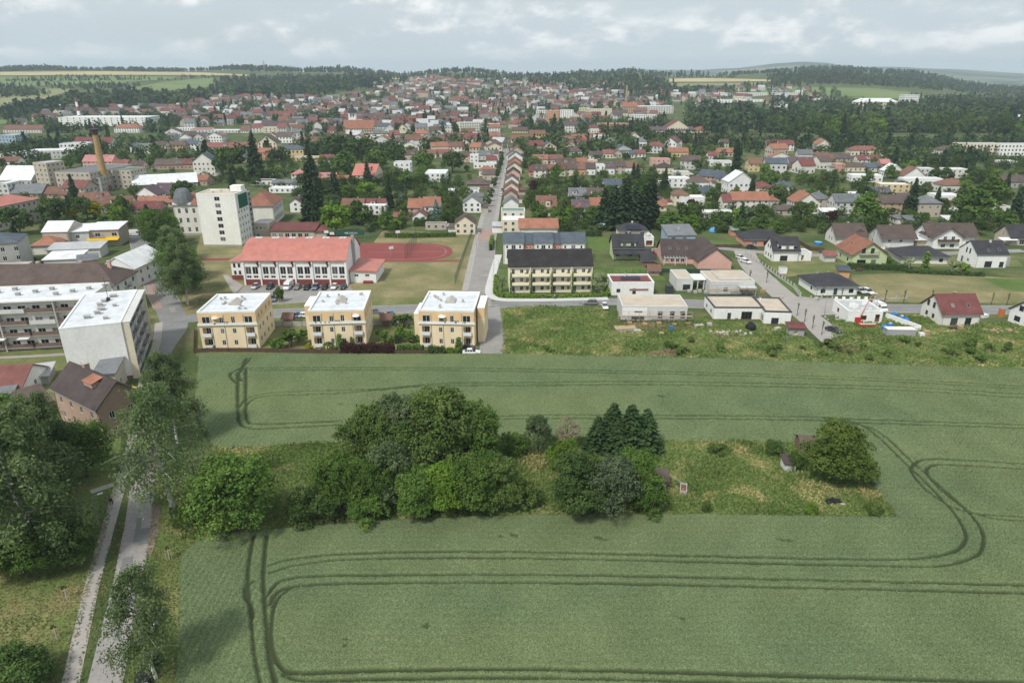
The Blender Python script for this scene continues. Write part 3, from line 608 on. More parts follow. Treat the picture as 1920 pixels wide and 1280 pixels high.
o = link('lawn_grass', fast('lawn_grass', np.concatenate([q[0] for q in ab]), np.concatenate([q[1]+k for q, k in zip(ab, off_)]), leafmat('lawn_blades', (.09,.13,.04), (.19,.21,.075), .3, big=(0.16, (.34,.28,.15), .9, (1, 1, 1), .46, .62)), np.concatenate([q[2] for q in ab])))
o['kind'] = 'stuff'; o['label'] = 'short worn grass on the verges of the lane'
# ------------------------------------------------------------------ roads, pavements, lawns
A_ = M('asphalt'); AO = M('asphalt_old'); PV = M('paving')
sheet('lawn', [(368,668),(372,560),(640,556),(930,560),(945,580),(940,668)], LAWN(), 0.02)                       # round the apartment houses
sheet('lawn', [(330,600),(380,430),(520,470),(900,440),(885,560),(700,560),(690,545)], DRY(), 0.015)                # round the sports hall
sheet('lawn', [(245,460),(285,460),(300,560),(298,640),(270,650),(240,720),(205,700)], LAWN(), 0.022)
sheet('lawn', [(0,650),(120,650),(130,700),(120,760),(-40,760),(-60,650)], LAWN(), 0.022)
sheet('lawn', [(0,770),(230,770),(225,860),(200,980),(150,1160),(60,1330),(-700,1330),(-250,770)], ROUGH(), 0.016)
sheet('lawn', [(245,860),(345,860),(378,1012),(343,1045),(330,1330),(230,1330),(280,1000)], ROUGH(), 0.018)
# street of the left side, from the yellow awning to the bottom edge
strip('road', smooth([(255,430),(272,480),(297,540),(322,590),(325,615),(303,660),(285,720)], 5), [7.2]*22+[6.5,6,5.5,5,4.8]+[4.4]*20, A_, 0.045)
strip('lane', smooth([(287,712),(285,720),(262,820),(268,880),(262,960),(252,1020),(238,1100),(215,1200),(195,1290),(175,1360)], 5), [4.4]*6+[3.8]*60, surf('pale_asphalt', (.315,.295,.28), .92, .14, .15, fine=(1.5,.14)), 0.047)
sheet('soil_patch', [(284,945),(300,950),(296,1000),(284,1040),(276,1040)], surf('pink_gravel', (.27,.21,.18), .95, .2, .5, fine=(3,.2)), 0.03)
strip('footpath', smooth([(240,860),(228,900),(206,977),(190,1035),(172,1100),(150,1200),(128,1300),(110,1380)], 4), 1.9, M('paving'), 0.05)
strip('footpath', smooth([(258,475),(278,525),(297,580)], 4), 2.4, M('pinkpave'), 0.055)
strip('footpath', smooth([(298,605),(292,650),(270,710),(255,800),(242,862)], 4), 2.0, M('paving'), 0.055)
strip('footpath', [(222,905),(195,914),(170,922)], 1.4, M('palegrav'), 0.05)
strip('footpath', [(-40,672),(60,668),(125,664)], 1.6, M('paving'), 0.05)
# cross street behind the apartment houses and on to the right
strip('road', smooth([(325,600),(420,592),(520,588),(640,584),(760,580),(880,575),(960,570),(1060,567),(1180,566),(1300,570),(1420,575),(1540,577),(1700,579),(1920,582),(2200,586)], 5), 7.0, A_, 0.049)
# the long straight street
strip('road', [(897,580),(903,520),(912,450),(919,410),(931,350),(941,310),(947,285),(944,268)], 7.4, AO, 0.053)
strip('road', [(925,672),(922,630),(916,575)], 6.6, AO, 0.057)
strip('footpath', [(872,545),(884,490),(893,452),(902,415),(915,372),(927,330),(938,292)], 2.2, PV, 0.06)
strip('footpath', [(925,430),(932,400),(941,350),(949,310)], 1.8, PV, 0.06)
strip('pavement', smooth([(935,478),(928,500),(921,525),(917,545),(922,556),(940,562),(990,563),(1060,562),(1140,560)], 5), 2.6, M('lightpave'), 0.14, 0.12)
sheet('pavement_patch', [(893,452),(925,452),(929,432),(899,430)], M('pinkpave'), 0.064)
sheet('road_marking', [(900,517),(926,516),(926,515),(900,516)], M('lines'), 0.068)
sheet('road_marking', [(866,572),(868,572),(934,572.5),(934,571.8)], M('lines'), 0.068)
# paved lane of the new houses
strip('lane', smooth([(1395,470),(1410,500),(1440,530),(1470,556),(1500,582),(1530,606),(1556,630),(1570,642)], 5), [8]*60, PV, 0.062)
strip('lane', smooth([(1220,470),(1300,462),(1395,470),(1490,478),(1600,478),(1740,476),(1920,470)], 5), 5.0, M('asphalt_old'), 0.058)
sheet('pavement', [(1440,560),(1500,556),(1540,560),(1620,565),(1580,590),(1500,592)], PV, 0.066)
sheet('soil_track', [(1560,632),(1590,650),(1600,662),(1570,655),(1550,645)], M('soil'), 0.066)
for q in ([(1218,658),(1275,655),(1280,664),(1240,668),(1215,665)], [(1560,645),(1600,655),(1590,664),(1570,660)], [(1340,622),(1395,618),(1390,632),(1345,633)], [(1130,600),(1160,598),(1300,605),(1310,615),(1200,622),(1150,618)]):
    sheet('soil_patch', q, M('soil'), 0.05)
# car park in front of the sports hall
sheet('car_park', [(437,556),(460,536),(655,536),(664,548),(590,566),(500,572)], AO, 0.04)
sheet('footpath', [(418,516),(425,515),(455,535),(440,552),(436,548)], PV, 0.036)
# green plots
sheet('lawn', [(1105,470),(1100,445),(1140,445),(1145,470)], FRESH(), 0.025); sheet('lawn', [(1420,480),(1430,470),(1560,470),(1690,500),(1560,510),(1470,520)], LAWN(), 0.025)
sheet('lawn', [(1470,520),(1530,556),(1500,556),(1440,518)], FRESH(), 0.03); sheet('field', [(1590,515),(1730,512),(1920,522),(2100,525),(2100,570),(1660,566),(1620,548)], DRY(), 0.028)
sheet('lawn', [(1840,522),(2100,525),(2100,560),(1890,545)], FRESH(), 0.034); sheet('lawn', [(1130,500),(1225,500),(1250,525),(1140,530)], FRESH(), 0.025)
sheet('lawn', [(1290,420),(1345,412),(1360,440),(1300,440)], FRESH(), 0.02); sheet('lawn', [(1330,450),(1380,450),(1390,462),(1335,462)], FRESH(), 0.026)
sheet('lawn', [(720,430),(890,440),(880,455),(700,455)], DRY(), 0.02); sheet('lawn', [(1710,470),(1900,480),(1920,500),(1700,500)], LAWN(), 0.024)
for q in ([(935,556),(952,552),(1115,550),(1140,556),(1100,560),(950,561)], [(930,505),(953,505),(953,552),(930,545)], [(1110,505),(1140,505),(1142,555),(1112,550)]): sheet('lawn', q, FRESH(), 0.03)
# sports court
ct = [(600,457),(700,456),(790,456),(825,459),(845,465),(848,475),(835,483),(800,488),(700,490),(600,489)]
sheet('sports_court', smooth(ct+[ct[0]], 3)[:-1], M('track'), 0.04)
strip('court_line', smooth([(770,458),(810,460),(832,466),(836,474),(822,482),(780,486),(690,487)], 6), 0.15, M('lines'), 0.08); strip('court_line', [(690,473),(838,472)], 0.16, M('lines'), 0.084)
strip('running_track', [(370,487),(430,486)], 3.5, M('track'), 0.045); strip('running_track', [(690,489.5),(790,489.5),(862,489)], 2.6, M('track'), 0.047)

def kerb(pts, w, h=.12):
    strip('kerb', pts, w, M('kerb'), .05+h, h+.05)
def offset_line(pts, d):
    C = [P(a, b, 0) for a, b in pts]; out = []
    for i, q in enumerate(C):
        t = C[min(i+1,len(C)-1)]-C[max(i-1,0)]; t.normalize(); v = q+Vector((-t.y, t.x, 0))*d; out.append(px_of(v))
    return out
LS = [(897,565),(903,520),(912,450),(919,410),(931,350),(941,310),(947,285)]
for s in (3.9, -3.9): kerb(offset_line(LS[1:], s), .28)
for s in (3.7, -3.7): kerb(offset_line(smooth([(1180,566),(1300,570),(1420,575)], 5), s), .25); kerb(offset_line(smooth([(1640,578.5),(1700,579),(1920,582),(2200,586)], 5), s), .25); kerb(offset_line(smooth([(380,595),(420,592),(520,588),(640,584),(760,580),(860,576)], 5), s), .25)
for s in (3.8, -3.8): kerb(offset_line(smooth([(262,450),(272,480),(297,540),(315,575)], 5), s), .25)
PA = surf('asphalt_patch', (.19,.19,.188), .92, .1, .5); PB = surf('asphalt_light', (.29,.285,.275), .92, .1, .5)
rp_ = random.Random(8)
for i in range(34):
    ln, wd = rp_.choice([(LS, 7), ([(325,600),(420,592),(520,588),(640,584),(760,580),(880,575),(960,570),(1060,567),(1180,566),(1300,570)], 6.5), ([(268,880),(262,960),(252,1020),(238,1100),(215,1200)], 4.2), ([(272,480),(297,540),(322,590)], 6.5)])
    k = rp_.randrange(len(ln)-1); t = rp_.random(); p = P(ln[k][0]+(ln[k+1][0]-ln[k][0])*t, ln[k][1]+(ln[k+1][1]-ln[k][1])*t, 0); d = P(*ln[k+1], 0)-P(*ln[k], 0); d.normalize(); n = Vector((-d.y, d.x, 0)); l, w = rp_.uniform(1.5, 7), rp_.uniform(.6, 1.6); o_ = rp_.uniform(-wd*.3, wd*.3)
    q = [p+n*(o_-w/2)-d*l/2, p+n*(o_+w/2)-d*l/2, p+n*(o_+w/2)+d*l/2, p+n*(o_-w/2)+d*l/2]; sheet('road_patch', [(v.x, v.y) for v in q], rp_.choice([PA, PA, PB]), .074+.002*(i % 3), world=True)
# ================================================================== TREES
def cards(C, Nrm, size, r, asp=1.0, up=None):
    """leaf cards: quads round the points C facing roughly Nrm"""
    n = len(C); Nrm = Nrm+r.normal(0,.55,(n,3)); Nrm /= np.linalg.norm(Nrm, axis=1, keepdims=True)+1e-9
    T = np.cross(Nrm, r.normal(0,1,(n,3))) if up is None else up-Nrm*np.sum(up*Nrm, 1, keepdims=True); T /= np.linalg.norm(T, axis=1, keepdims=True)+1e-9
    B = np.cross(Nrm, T); s = size[:,None] if hasattr(size, '__len__') else np.full((n,1), size); a = T*s*asp; b = B*s
    V = np.stack([C-a-b*.7, C+a*.2-b, C+a+b*.2, C-a*.3+b], 1).reshape(-1,3); return V, np.arange(4*n).reshape(-1,4)
def sphere(r, n):
    d = r.normal(0,1,(n,3)); return d/np.linalg.norm(d, axis=1, keepdims=True)
TV = {}
def broad(key, H, Rr, base, nl, leaves, size, mat, seed, trunk=True, flat=0.0, bark='bark'):
    r = np.random.default_rng(seed); hz = (H-base)/2; zc = base+hz
    d = sphere(r, nl); d[:,2] = np.where(d[:,2] < -.75, -d[:,2], d[:,2]); k = r.uniform(.5,.92,nl)
    env = np.array([Rr, Rr, hz]); L = d*k[:,None]*env; L[:,2] += zc
    rad = r.uniform(.20,.40,nl)*min(Rr, hz*1.15); 
    L[0] = (0,0,H-rad[0]*1.0); w = rad**2/np.sum(rad**2); idx = r.choice(nl, leaves, p=w)
    dd = sphere(r, leaves); dd[:,2] = np.where(dd[:,2] < -.35, dd[:,2]*.4, dd[:,2]); dd /= np.linalg.norm(dd, axis=1, keepdims=True)
    # leaves sit on twigs: each lobe carries its own set of twig ends
    nt_ = max(10, int(leaves/nl/22)); tw = sphere(r, nl*nt_).reshape(nl, nt_, 3); tw[...,2] = np.where(tw[...,2] < -.35, tw[...,2]*.4, tw[...,2]); tl = np.clip(r.normal(.95,.17,(nl,nt_)), .4, 1.4); ti = r.integers(0, nt_, leaves)
    on = r.random(leaves) < .72; dd = np.where(on[:,None], tw[idx,ti], dd); dd /= np.linalg.norm(dd, axis=1, keepdims=True)
    rr = rad[idx]*np.where(on, tl[idx,ti], np.clip(r.normal(.85,.2,leaves), .3, 1.2)); C = L[idx]+dd*rr[:,None]*np.array([1.05,1.05,.86])
    C += np.where(on[:,None], r.normal(0,1,(leaves,3))*(rad[idx]*.13)[:,None], 0)
    # outer twigs break the outline
    C += dd*np.maximum(r.normal(-.4,.5,leaves),0)[:,None]*.35
    C[:,2] = np.maximum(C[:,2], .1)
    V, F = cards(C, dd*.8+np.array([0,0,.35]), size*r.uniform(.6,1.35,leaves), r)
    lt = r.random(nl); t = np.clip(lt[idx]*.65+r.normal(.18,.14,leaves), 0, 1)
    mb = MB(); tr = .028*H
    if trunk:
        mb.tube([(0,0,-.1),(0.05*Rr,0,base*.6),(0,.04*Rr,zc),(0,0,H*.86)], [tr*1.3,tr,tr*.7,tr*.15], 7)
        for i in range(min(nl, 9)):
            q = L[i]; z0 = base*.6+(q[2]-base*.6)*.35; mb.tube([(0,0,z0),tuple((q[0]*.5,q[1]*.5,(z0+q[2])/2)),tuple(q)], [tr*.45,tr*.28,tr*.08], 5)
    else: 
        for i in range(min(nl, 5)): q = L[i]; mb.tube([(q[0]*.15,q[1]*.15,-.05),tuple(q*.6),tuple(q)], [.09,.06,.02], 5)
    TV[key] = (mb.mesh('trunk', M(bark)), fast('crown', V, F, mat, np.repeat(t, 4)), None)
def birch(key, H, Rr, seed, leaves=9000, mat=None, bare=0.0):
    r = np.random.default_rng(seed); mb = MB(); bb = MB(); tr = .015*H; wob = lambda z: (math.sin(z*.35+seed)*.25, math.cos(z*.3+seed)*.25)
    zs = np.linspace(-.1, H, 9); mb.tube([(*wob(z), z) for z in zs], [tr*(1-.93*max(z,0)/H) for z in zs], 7)
    P_, N_, T_ = [], [], []; nb = 34
    for i in range(nb):
        f = (i+.5)/nb; z0 = H*(.26+.70*f); a = i*2.4+r.uniform(-.4,.4); ln = Rr*(1.05-.72*f**1.6)*r.uniform(.75,1.15); up = r.uniform(.5,.95)
        x0, y0 = wob(z0); p = [Vector((x0,y0,z0))]
        for k in range(1, 5): s = k/4; p.append(Vector((x0+math.cos(a)*ln*s, y0+math.sin(a)*ln*s, z0+ln*(up*s-.55*s*s))))
        bb.tube(p, [tr*.45*(1-.8*f)+.025, .065*(1-.5*f)+.01, .045, .028, .012], 4)
        m = int(leaves/nb*(1.25-.5*f)); s = r.uniform(.3,1.05,m); j = np.minimum((s*4).astype(int), 3); fr = s*4-j
        PP = np.array(p); base = PP[j]+(PP[np.minimum(j+1,4)]-PP[j])*fr[:,None]
        spread = r.normal(0,.34+.25*(1-f),(m,3)); drop = np.abs(r.normal(0,.9*(1.2-.6*f),m)); C = base+spread; C[:,2] -= drop-.25
        if bare and r.random() < bare: C = C[:int(m*.12)]; 
        P_.append(C); n = C-np.array([x0,y0,z0-1]); N_.append(n/np.linalg.norm(n, axis=1, keepdims=True)); T_.append(np.clip(np.full(len(C), r.random()*.7)+r.normal(.15,.15,len(C)),0,1))
    C = np.concatenate(P_); V, F = cards(C, np.concatenate(N_)*.6, .08*r.uniform(.7,1.4,len(C)), r, 1.9, np.tile([0,0,1.0],(len(C),1))+r.normal(0,.4,(len(C),3)))
    TV[key] = (mb.mesh('trunk', M('birchbark')), fast('crown', V, F, mat, np.repeat(np.concatenate(T_), 4)), bb.mesh('branch', M('birchbark')))
def conifer(key, H, Rr, seed, mat, layers=26, per=10, size=.22, pw=.85):
    r = np.random.default_rng(seed); mb = MB(); mb.tube([(0,0,-.1),(0,0,H*.5),(0,0,H*.98)], [.022*H,.014*H,.02], 6); C, U, Nn, T = [], [], [], []
    for i in range(layers):
        f = i/layers; z = H*(.05+.93*f); rr = Rr*(1-f)**pw*r.uniform(.82,1.12)+.12
        nb = max(4, int(per*(1-f*.5)))
        for k in range(nb):
            a = 2*math.pi*k/nb+i*.7+r.uniform(-.25,.25); ln = rr*r.uniform(.75,1.15); m = max(4, int(ln*9)); s = r.random(m)**.6
            d = np.array([math.cos(a), math.sin(a), 0]); side = np.array([-d[1], d[0], 0])
            pts = d*(s*ln)[:,None]+side*(r.normal(0,.16,m)*(.4+ln*.35)*(1.1-s*.5))[:,None]; pts[:,2] = z-.30*ln*s*(1.3-s)+r.normal(0,.06,m)
            C.append(pts); U.append(np.tile(d+np.array([0,0,-.2]), (m,1))+r.normal(0,.25,(m,3))); Nn.append(np.tile([0,0,1.0],(m,1))+d*.4); T.append(np.clip(r.normal(.4,.2)+s*.3+r.normal(0,.1,m),0,1))
    C = np.concatenate(C); V, F = cards(C, np.concatenate(Nn)*1.3, size*r.uniform(.7,1.3,len(C)), r, 1.7, np.concatenate(U))
    TV[key] = (mb.mesh('trunk', M('bark')), fast('crown', V, F, mat, np.repeat(np.concatenate(T), 4)), None)
LM = dict(
 mid=leafmat('leaves_mid', (.060,.125,.026), (.165,.255,.058), .24), dark=leafmat('leaves_dark', (.042,.085,.024), (.115,.175,.052), .24), bright=leafmat('leaves_bright', (.10,.19,.022), (.22,.34,.055), .24),
 olive=leafmat('leaves_olive', (.068,.118,.028), (.165,.225,.066), .24), birch=leafmat('leaves_birch', (.085,.14,.05), (.225,.295,.125), .4), fir=leafmat('needles_fir', (.020,.048,.019), (.066,.112,.040), .12),
 spruce=leafmat('needles_blue', (.07,.125,.11), (.17,.245,.22), .1), grey=leafmat('leaves_grey', (.075,.125,.050), (.19,.25,.115), .24), purple=leafmat('leaves_purple', (.05,.02,.02), (.11,.042,.04)), yellow=leafmat('leaves_yellow', (.22,.26,.015), (.45,.43,.03)),
 walnut=leafmat('leaves_walnut', (.075,.125,.022), (.18,.245,.055), .24), dry=leafmat('leaves_dry', (.21,.16,.12), (.36,.29,.22)), blossom=leafmat('leaves_pale', (.20,.26,.10), (.46,.50,.33)))
for i, (mn, sd) in enumerate((('mid',11),('dark',12),('bright',13),('olive',14),('mid',15),('grey',16),('walnut',23))): broad('big%d' % i, 10, 4.2, .5, 46, 24000, .115, LM[mn], sd)
for i, (mn, sd) in enumerate((('mid',21),('dark',22),('bright',23),('olive',24))): broad('shrub%d' % i, 5, 3.0, .0, 26, 10000, .095, LM[mn], sd, trunk=False)
for i, (mn, sd) in enumerate((('mid',31),('dark',32),('bright',33),('olive',34),('grey',35),('purple',36),('yellow',37))): broad('town%d' % i, 9, 4.0, .3, 26, 2800, .27, LM[mn], sd)
for i, (mn, sd) in enumerate((('mid',41),('bright',42),('olive',43),('purple',44),('dark',45),('yellow',46),('blossom',47))): broad('bush%d' % i, 2.4, 1.7, .0, 9, 1000, .16, LM[mn], sd, trunk=False)
broad('grey0', 10, 4.2, .4, 42, 18000, .12, leafmat('leaves_silver', (.068,.105,.052), (.175,.22,.12)), 17)
broad('dry0', 8, 3.2, .6, 16, 1900, .13, LM['dry'], 51); broad('pale0', 7, 2.3, 1.4, 14, 2600, .15, LM['blossom'], 52); broad('sapling0', 4.4, .62, 1.0, 9, 260, .07, LM['mid'], 53)
for i in range(3): birch('birch%d' % i, 19, 5.0, 60+i, (11000, 26000, 22000)[i], LM['birch'])
birch('birch3', 17, 4.6, 65, 13000, LM['birch'], bare=.15); birch('birch4', 19, 5.6, 66, 24000, LM['birch'])
for i in range(3): conifer('fir%d' % i, 12, 2.7, 70+i, LM['fir'], 38, 14, .17, .7)
for i in range(2): conifer('townfir%d' % i, 16, 4.0, 75+i, leafmat('needles_dark', (.018,.040,.021), (.060,.098,.046), .12), 24, 9, .36, .72)
conifer('blue0', 7, 2.2, 79, LM['spruce'], 18, 9, .24); conifer('thuja0', 3.2, .55, 80, LM['mid'], 20, 7, .14, .35)
TREES = []           # (root, wording, group): labels are written at the end
def tree(key, name, px, py, h, label=None, group=None, rz=None, wide=1.0, word=None, world=None, cat='tree'):
    p = Vector((world[0], world[1], terr1(*world))) if world else P(px, py)
    tm, cm, bm = TV[key]; H0 = max(v.co.z for v in tm.vertices) if False else HT[key]
    s = h/H0; r = empty(name, p, random.uniform(0, 6.28) if rz is None else rz, label, cat, group); r.scale = (s*wide, s*wide, s)
    link('trunk' if not name.endswith('bush') and not name.endswith('shrub') else 'stems', tm, r); link('crown', cm, r)
    if bm: link('branch', bm, r)
    if not label: TREES.append((r, word or name.replace('_', ' '), group))
    return r
HT = {}
for k, (a, b, c) in TV.items():
    co = np.empty(len(b.vertices)*3, np.float32); b.vertices.foreach_get('co', co); HT[k] = float(np.percentile(co[2::3], 99.7))
# --- avenue and trees of the left front
for key, px, py, h, wd, lb in (
 ('birch0',325,968,23,1.12,'tall white-trunked birch beside the road, on the edge of the wheat field'),
 ('birch2',335,832,19,.95,'slender birch rising beyond the white-trunked birch, above the bend of the road'),
 ('birch1',300,815,14,.85,'smaller birch leaning over the road next to the slender birch'),
 ('birch3',290,1272,15.5,1.0,'thin half-bare birch hanging over the road at the bottom edge'),
 ('birch4',70,1055,24,1.2,'weeping birch with dead white twigs at its top, beside the footpath'),
 ('birch1',105,935,19,1.1,'dense birch close to the footpath, below the brick house'),
 ('birch2',5,1010,22,1.1,'dark birch cut off by the left picture edge')):
    tree(key, 'birch_tree', px, py, h, lb, 'birches along the road', wide=wd)
for key, px, py, h, wd, lb in (
 ('big0',165,893,10,1.0,'dark broadleaf tree in front of the brick house gable'), ('big0',15,870,13,1.1,'broadleaf tree at the left edge below the red-roofed house'), ('big4',85,915,13,1.2,'broad dark tree behind the weeping birch'),
 ('big0',40,1075,8,1.3,'low dark tree at the foot of the weeping birch'), ('big1',130,1060,7,1.2,'low bushy tree beside the bend of the footpath'), ('big0',445,998,12.5,1.05,'dense fresh green tree between the road and the wheat field')):
    tree(key, 'broadleaf_tree', px, py, h, lb, 'trees along the road', wide=wd)
tree('shrub1','dark_shrub',40,1290,5.5,'large dark round shrub in the bottom corner beside the footpath',None,wide=1.25,cat='shrub')
tree('shrub0','green_shrub',350,985,3.6,'low shrub at the foot of the white-trunked birch',None,cat='shrub'); tree('shrub1','green_shrub',215,770,4.0,'dark shrub next to the row of waste bins',None,wide=.8,cat='shrub'); tree('shrub3','green_shrub',395,905,2.6,'low shrub on the wheat edge behind the white-trunked birch',None,cat='shrub')
# --- the copse
for key, nm, px, py, h, wd, lb in (
 ('big3','broadleaf_tree',700,880,12.2,1.0,'tall olive-green tree, leftmost crown of the copse'), ('big5','broadleaf_tree',745,862,12.8,.95,'tree with brighter crown behind the olive one of the copse'), ('big3','broadleaf_tree',828,895,16.5,1.0,'highest tree of the copse with a domed olive crown'),
 ('big0','broadleaf_tree',885,880,12.6,.95,'fresh green tree at the right shoulder of the highest copse tree'), ('big1','broadleaf_tree',770,905,11,1.0,'dark tree in the hollow between the two high crowns of the copse'),
 ('shrub1','tall_shrub',590,980,6.5,1.1,'dark shrub at the tip of the copse nearest the road'), ('big0','broadleaf_tree',640,955,10,.9,'rounded green tree above the dark shrub at the copse tip'), ('big4','broadleaf_tree',698,960,9.5,.95,'second rounded tree of the copse front row'),
 ('big5','broadleaf_tree',738,945,11,.85,'grey-green upright tree in the middle of the copse front row'), ('shrub0','tall_shrub',690,980,5.0,1.0,'low green shrub on the near edge of the copse below the rounded trees'), ('big0','broadleaf_tree',790,968,8.5,1.0,'round green tree on the near edge of the copse'),
 ('big2','broadleaf_tree',840,966,9.3,.95,'bright yellow-green tree on the near edge of the copse'), ('big0','broadleaf_tree',890,960,9.6,1.0,'full green tree right of the bright one on the copse edge'), ('big3','broadleaf_tree',940,950,9,.95,'olive tree closing the front row of the copse'), ('shrub3','tall_shrub',985,945,4.2,1.0,'low olive shrub beside the closing tree of the copse'),
 ('shrub2','tall_shrub',1055,875,5.5,.85,'bright green round shrub in the middle of the copse clearing'), ('shrub0','tall_shrub',965,850,4.2,1.0,'green shrub on the far edge of the copse near the track lines'), ('big5','broadleaf_tree',1008,848,7.5,.75,'grey-green cone-shaped tree on the far edge of the copse'),
 ('big1','broadleaf_tree',1085,964,10.5,1.1,'big dark round tree in the near half of the copse'), ('grey0','broadleaf_tree',1145,967,10.5,1.0,'grey-green feathery tree beside the big dark round tree'), ('big4','broadleaf_tree',1190,945,10,.95,'green tree behind the feathery one, overlooking the rough meadow'), ('shrub0','tall_shrub',1215,962,5.2,1.0,'shrub beside the grey boards of the collapsed hut'),
 ('big6','walnut_tree',1568,900,10,1.25,'round walnut tree standing alone at the end of the meadow'), ('shrub0','tall_shrub',1490,880,3.2,.8,'shrub overgrowing the white ruin'), ('shrub2','tall_shrub',1520,965,2.4,.8,'bright small shrub beside the black sheet in the meadow'), ('shrub3','tall_shrub',1640,965,2.6,1.0,'small shrub in the sharp corner of the meadow'), ('shrub3','tall_shrub',1325,960,2.2,.7,'small shrub on the near edge of the meadow'), ('shrub1','tall_shrub',1450,850,2.8,1.1,'dark shrub on the far edge of the meadow near the grey shed'), ('shrub3','tall_shrub',1345,850,2.0,1.5,'low dark shrub on the far side of the meadow')):
    tree(key, nm, px, py, h, lb, 'trees of the copse', wide=wd, cat='tree' if nm.endswith('tree') else 'shrub')
tree('dry0','bare_tree',1063,842,6.8,'pinkish dry tree beside the firs of the copse','trees of the copse',wide=.8)
for i, (px, py, h, w) in enumerate(((1120,843,6.8,1.6),(1147,838,9.0,1.55),(1180,850,9.8,1.65),(1209,846,8.6,1.5),(1158,855,7.4,1.7))):
    tree('fir%d' % (i % 3), 'fir_tree', px, py, h, ['short fir at the left of the five copse firs','tall slim fir, second of the five copse firs','tallest broad fir in the middle of the copse firs','fir at the right end of the copse firs','lower fir standing in front of the tallest copse fir'][i], 'firs of the copse', wide=w)
# ================================================================== BUILDINGS NEAR THE CAMERA
def hgt(px, pb, pt):
    """height of a thing whose foot is at (px,pb) and whose top shows at pt"""
    y = P(px, pb, 0).y; v = (640-pt)/FPX; return CAMH+(-SINP+v*COSP)/(COSP+v*SINP)*y
def roofbits(root, h, pts, name='roof_vent'):
    for x, y, s, hh in pts:
        q = MB(); q.box((0,0,hh/2), (s,s,hh)); q.box((0,0,hh+.04), (s*1.35,s*1.35,.08)); q.build(name, M('conc'), root, loc=(x, y, h))
# ---- three peach apartment houses
def twotone():
    m, t, b = nodemat('apartment_wall'); g = NN(t, 'ShaderNodeNewGeometry'); s = NN(t, 'ShaderNodeSeparateXYZ'); t.links.new(g.outputs['Position'], s.inputs[0]); k = NN(t, 'ShaderNodeMath', operation='GREATER_THAN'); t.links.new(s.outputs['Z'], k.inputs[0]); k.inputs[1].default_value = 6.6
    n = noise_node(t, .3, 5, .6, (1, 1, .35)); f = ramp(t, n.outputs['Fac'], [(.3, (.90,)*3), (.7, (1.05,)*3)]).outputs[0]
    t.links.new(mixc(t, 1.0, mixc(t, k.outputs[0], (.84,.69,.465), (.76,.54,.30)), f, 'MULTIPLY'), b.inputs['Base Color']); b.inputs['Roughness'].default_value = .9; return m
TWO = twotone()
def apartment(A, B, D, label, wing=None, seed=0):
    L = (B-A).length; fl = 3.1; w = []
    for k in range(2):
        z = .35+fl*k; w += [(1.75, z, 2.1, 2.4, 'l'), (-1.75, z, 2.1, 2.4, 'l'), (L*.39, z+.75, .95, 1.4), (L*.60, z+.75, .95, 1.4)]
    z = .35+fl*2; w += [(1.9, z+.2, 2.0, 2.0), (L*.40, z+.4, 1.0, 1.6), (L*.60, z+.2, 1.0, 2.0, 'w'), (-1.9, z+.2, 2.0, 2.0)]
    rr = [(u, .35+fl*k+.8, 1.1, 1.4) for k in range(3) for u in (2.6, D*.36, D*.62, D-2.4)]
    r = house('apartment_house', label, 'apartment house', A, B, D, 9.7, 'flat', 0, 'peach', 'whitemembrane', wins={'f': w, 'r': rr, 'l': [(u, z, a, b) for u, z, a, b in rr]}, parapet=.5, loggia='peach', group='peach apartment houses', wallm=TWO)
    q = MB(); q.box((0,-D/2-.16,6.62), (L+.5,.36,.28)); q.box((0,-D/2-.3,6.95), (L+.3,.06,.5)); q.build('terrace_edge', wm('white'), r)
    for k in range(2):
        for u in (1.75, L-1.75): balcony(r, L, D, 'f', u, .35+fl*k+.1, 2.1, .5, M('whitepl'), .9)
    t = MB(); t.box((0,.4,9.98), (2.6,3.6,.35)); t.add([(-1.2,-1.3,10.15),(1.2,-1.3,10.15),(1.2,2.1,10.15),(-1.2,2.1,10.15),(0,-1.3,10.9),(0,2.1,10.9)], [(0,1,4),(1,2,5,4),(2,3,5),(3,0,4,5)]); t.build('roof_light', M('palegrav'), r)
    rg = random.Random(seed); roofbits(r, 9.74, [(rg.uniform(-L*.35,L*.35), rg.uniform(-D*.35,D*.35), .45, rg.uniform(.4,.9)) for i in range(9)])
    for i in range(5): boxpart('plant_pot', M('soil') if i % 2 else FRESH(), r, (rg.uniform(-L*.4,L*.4), -D/2-.18, 6.98), (.4,.3,.35))
    for x in (-L/2+3.1, L/2-3.1, -L*.06): boxpart('downpipe', M('metal'), r, (x, -D/2-.06, 4.6), (.12,.1,9.2))
    for i in range(3): boxpart('roof_seam', M('rooftar'), r, (0, -D/2+D*(i+1)/4, 9.765), (L-.8,.14,.02))
    for i in range(2): q = MB(); q.tube([(0,0,0),(0,0,1.9)], .03, 5); q.tube([(0,0,1.7),(0,0,2.0),(0,0,2.15)], [1.0,.6,.05], 8, 1); q.build('parasol', [M('metal'), wm(['white','cream','salmon'][(seed+i) % 3])], r, loc=(rg.uniform(-L*.35,L*.35), -D/2-.15, 6.75)) if (seed+i) % 2 else boxpart('garden_furniture', M('wood'), r, (rg.uniform(-L*.3,L*.3), -D/2-.1, 7.1), (1.2,.4,.5))
    if wing:
        for (x, y, dx, dy, hh) in wing:
            q = MB(); q.box((x,y,hh/2), (dx,dy,hh)); q.build('wing', TWO, r); q = MB(); q.box((x,y,hh+.15), (dx+.1,dy+.1,.3)); q.build('wing_parapet', wm('white'), r)
    return r
a1 = apartment(P(381,655.5,0), P(488,653,0), 14.8, 'peach apartment house nearest the left street, first of three', None, 1)
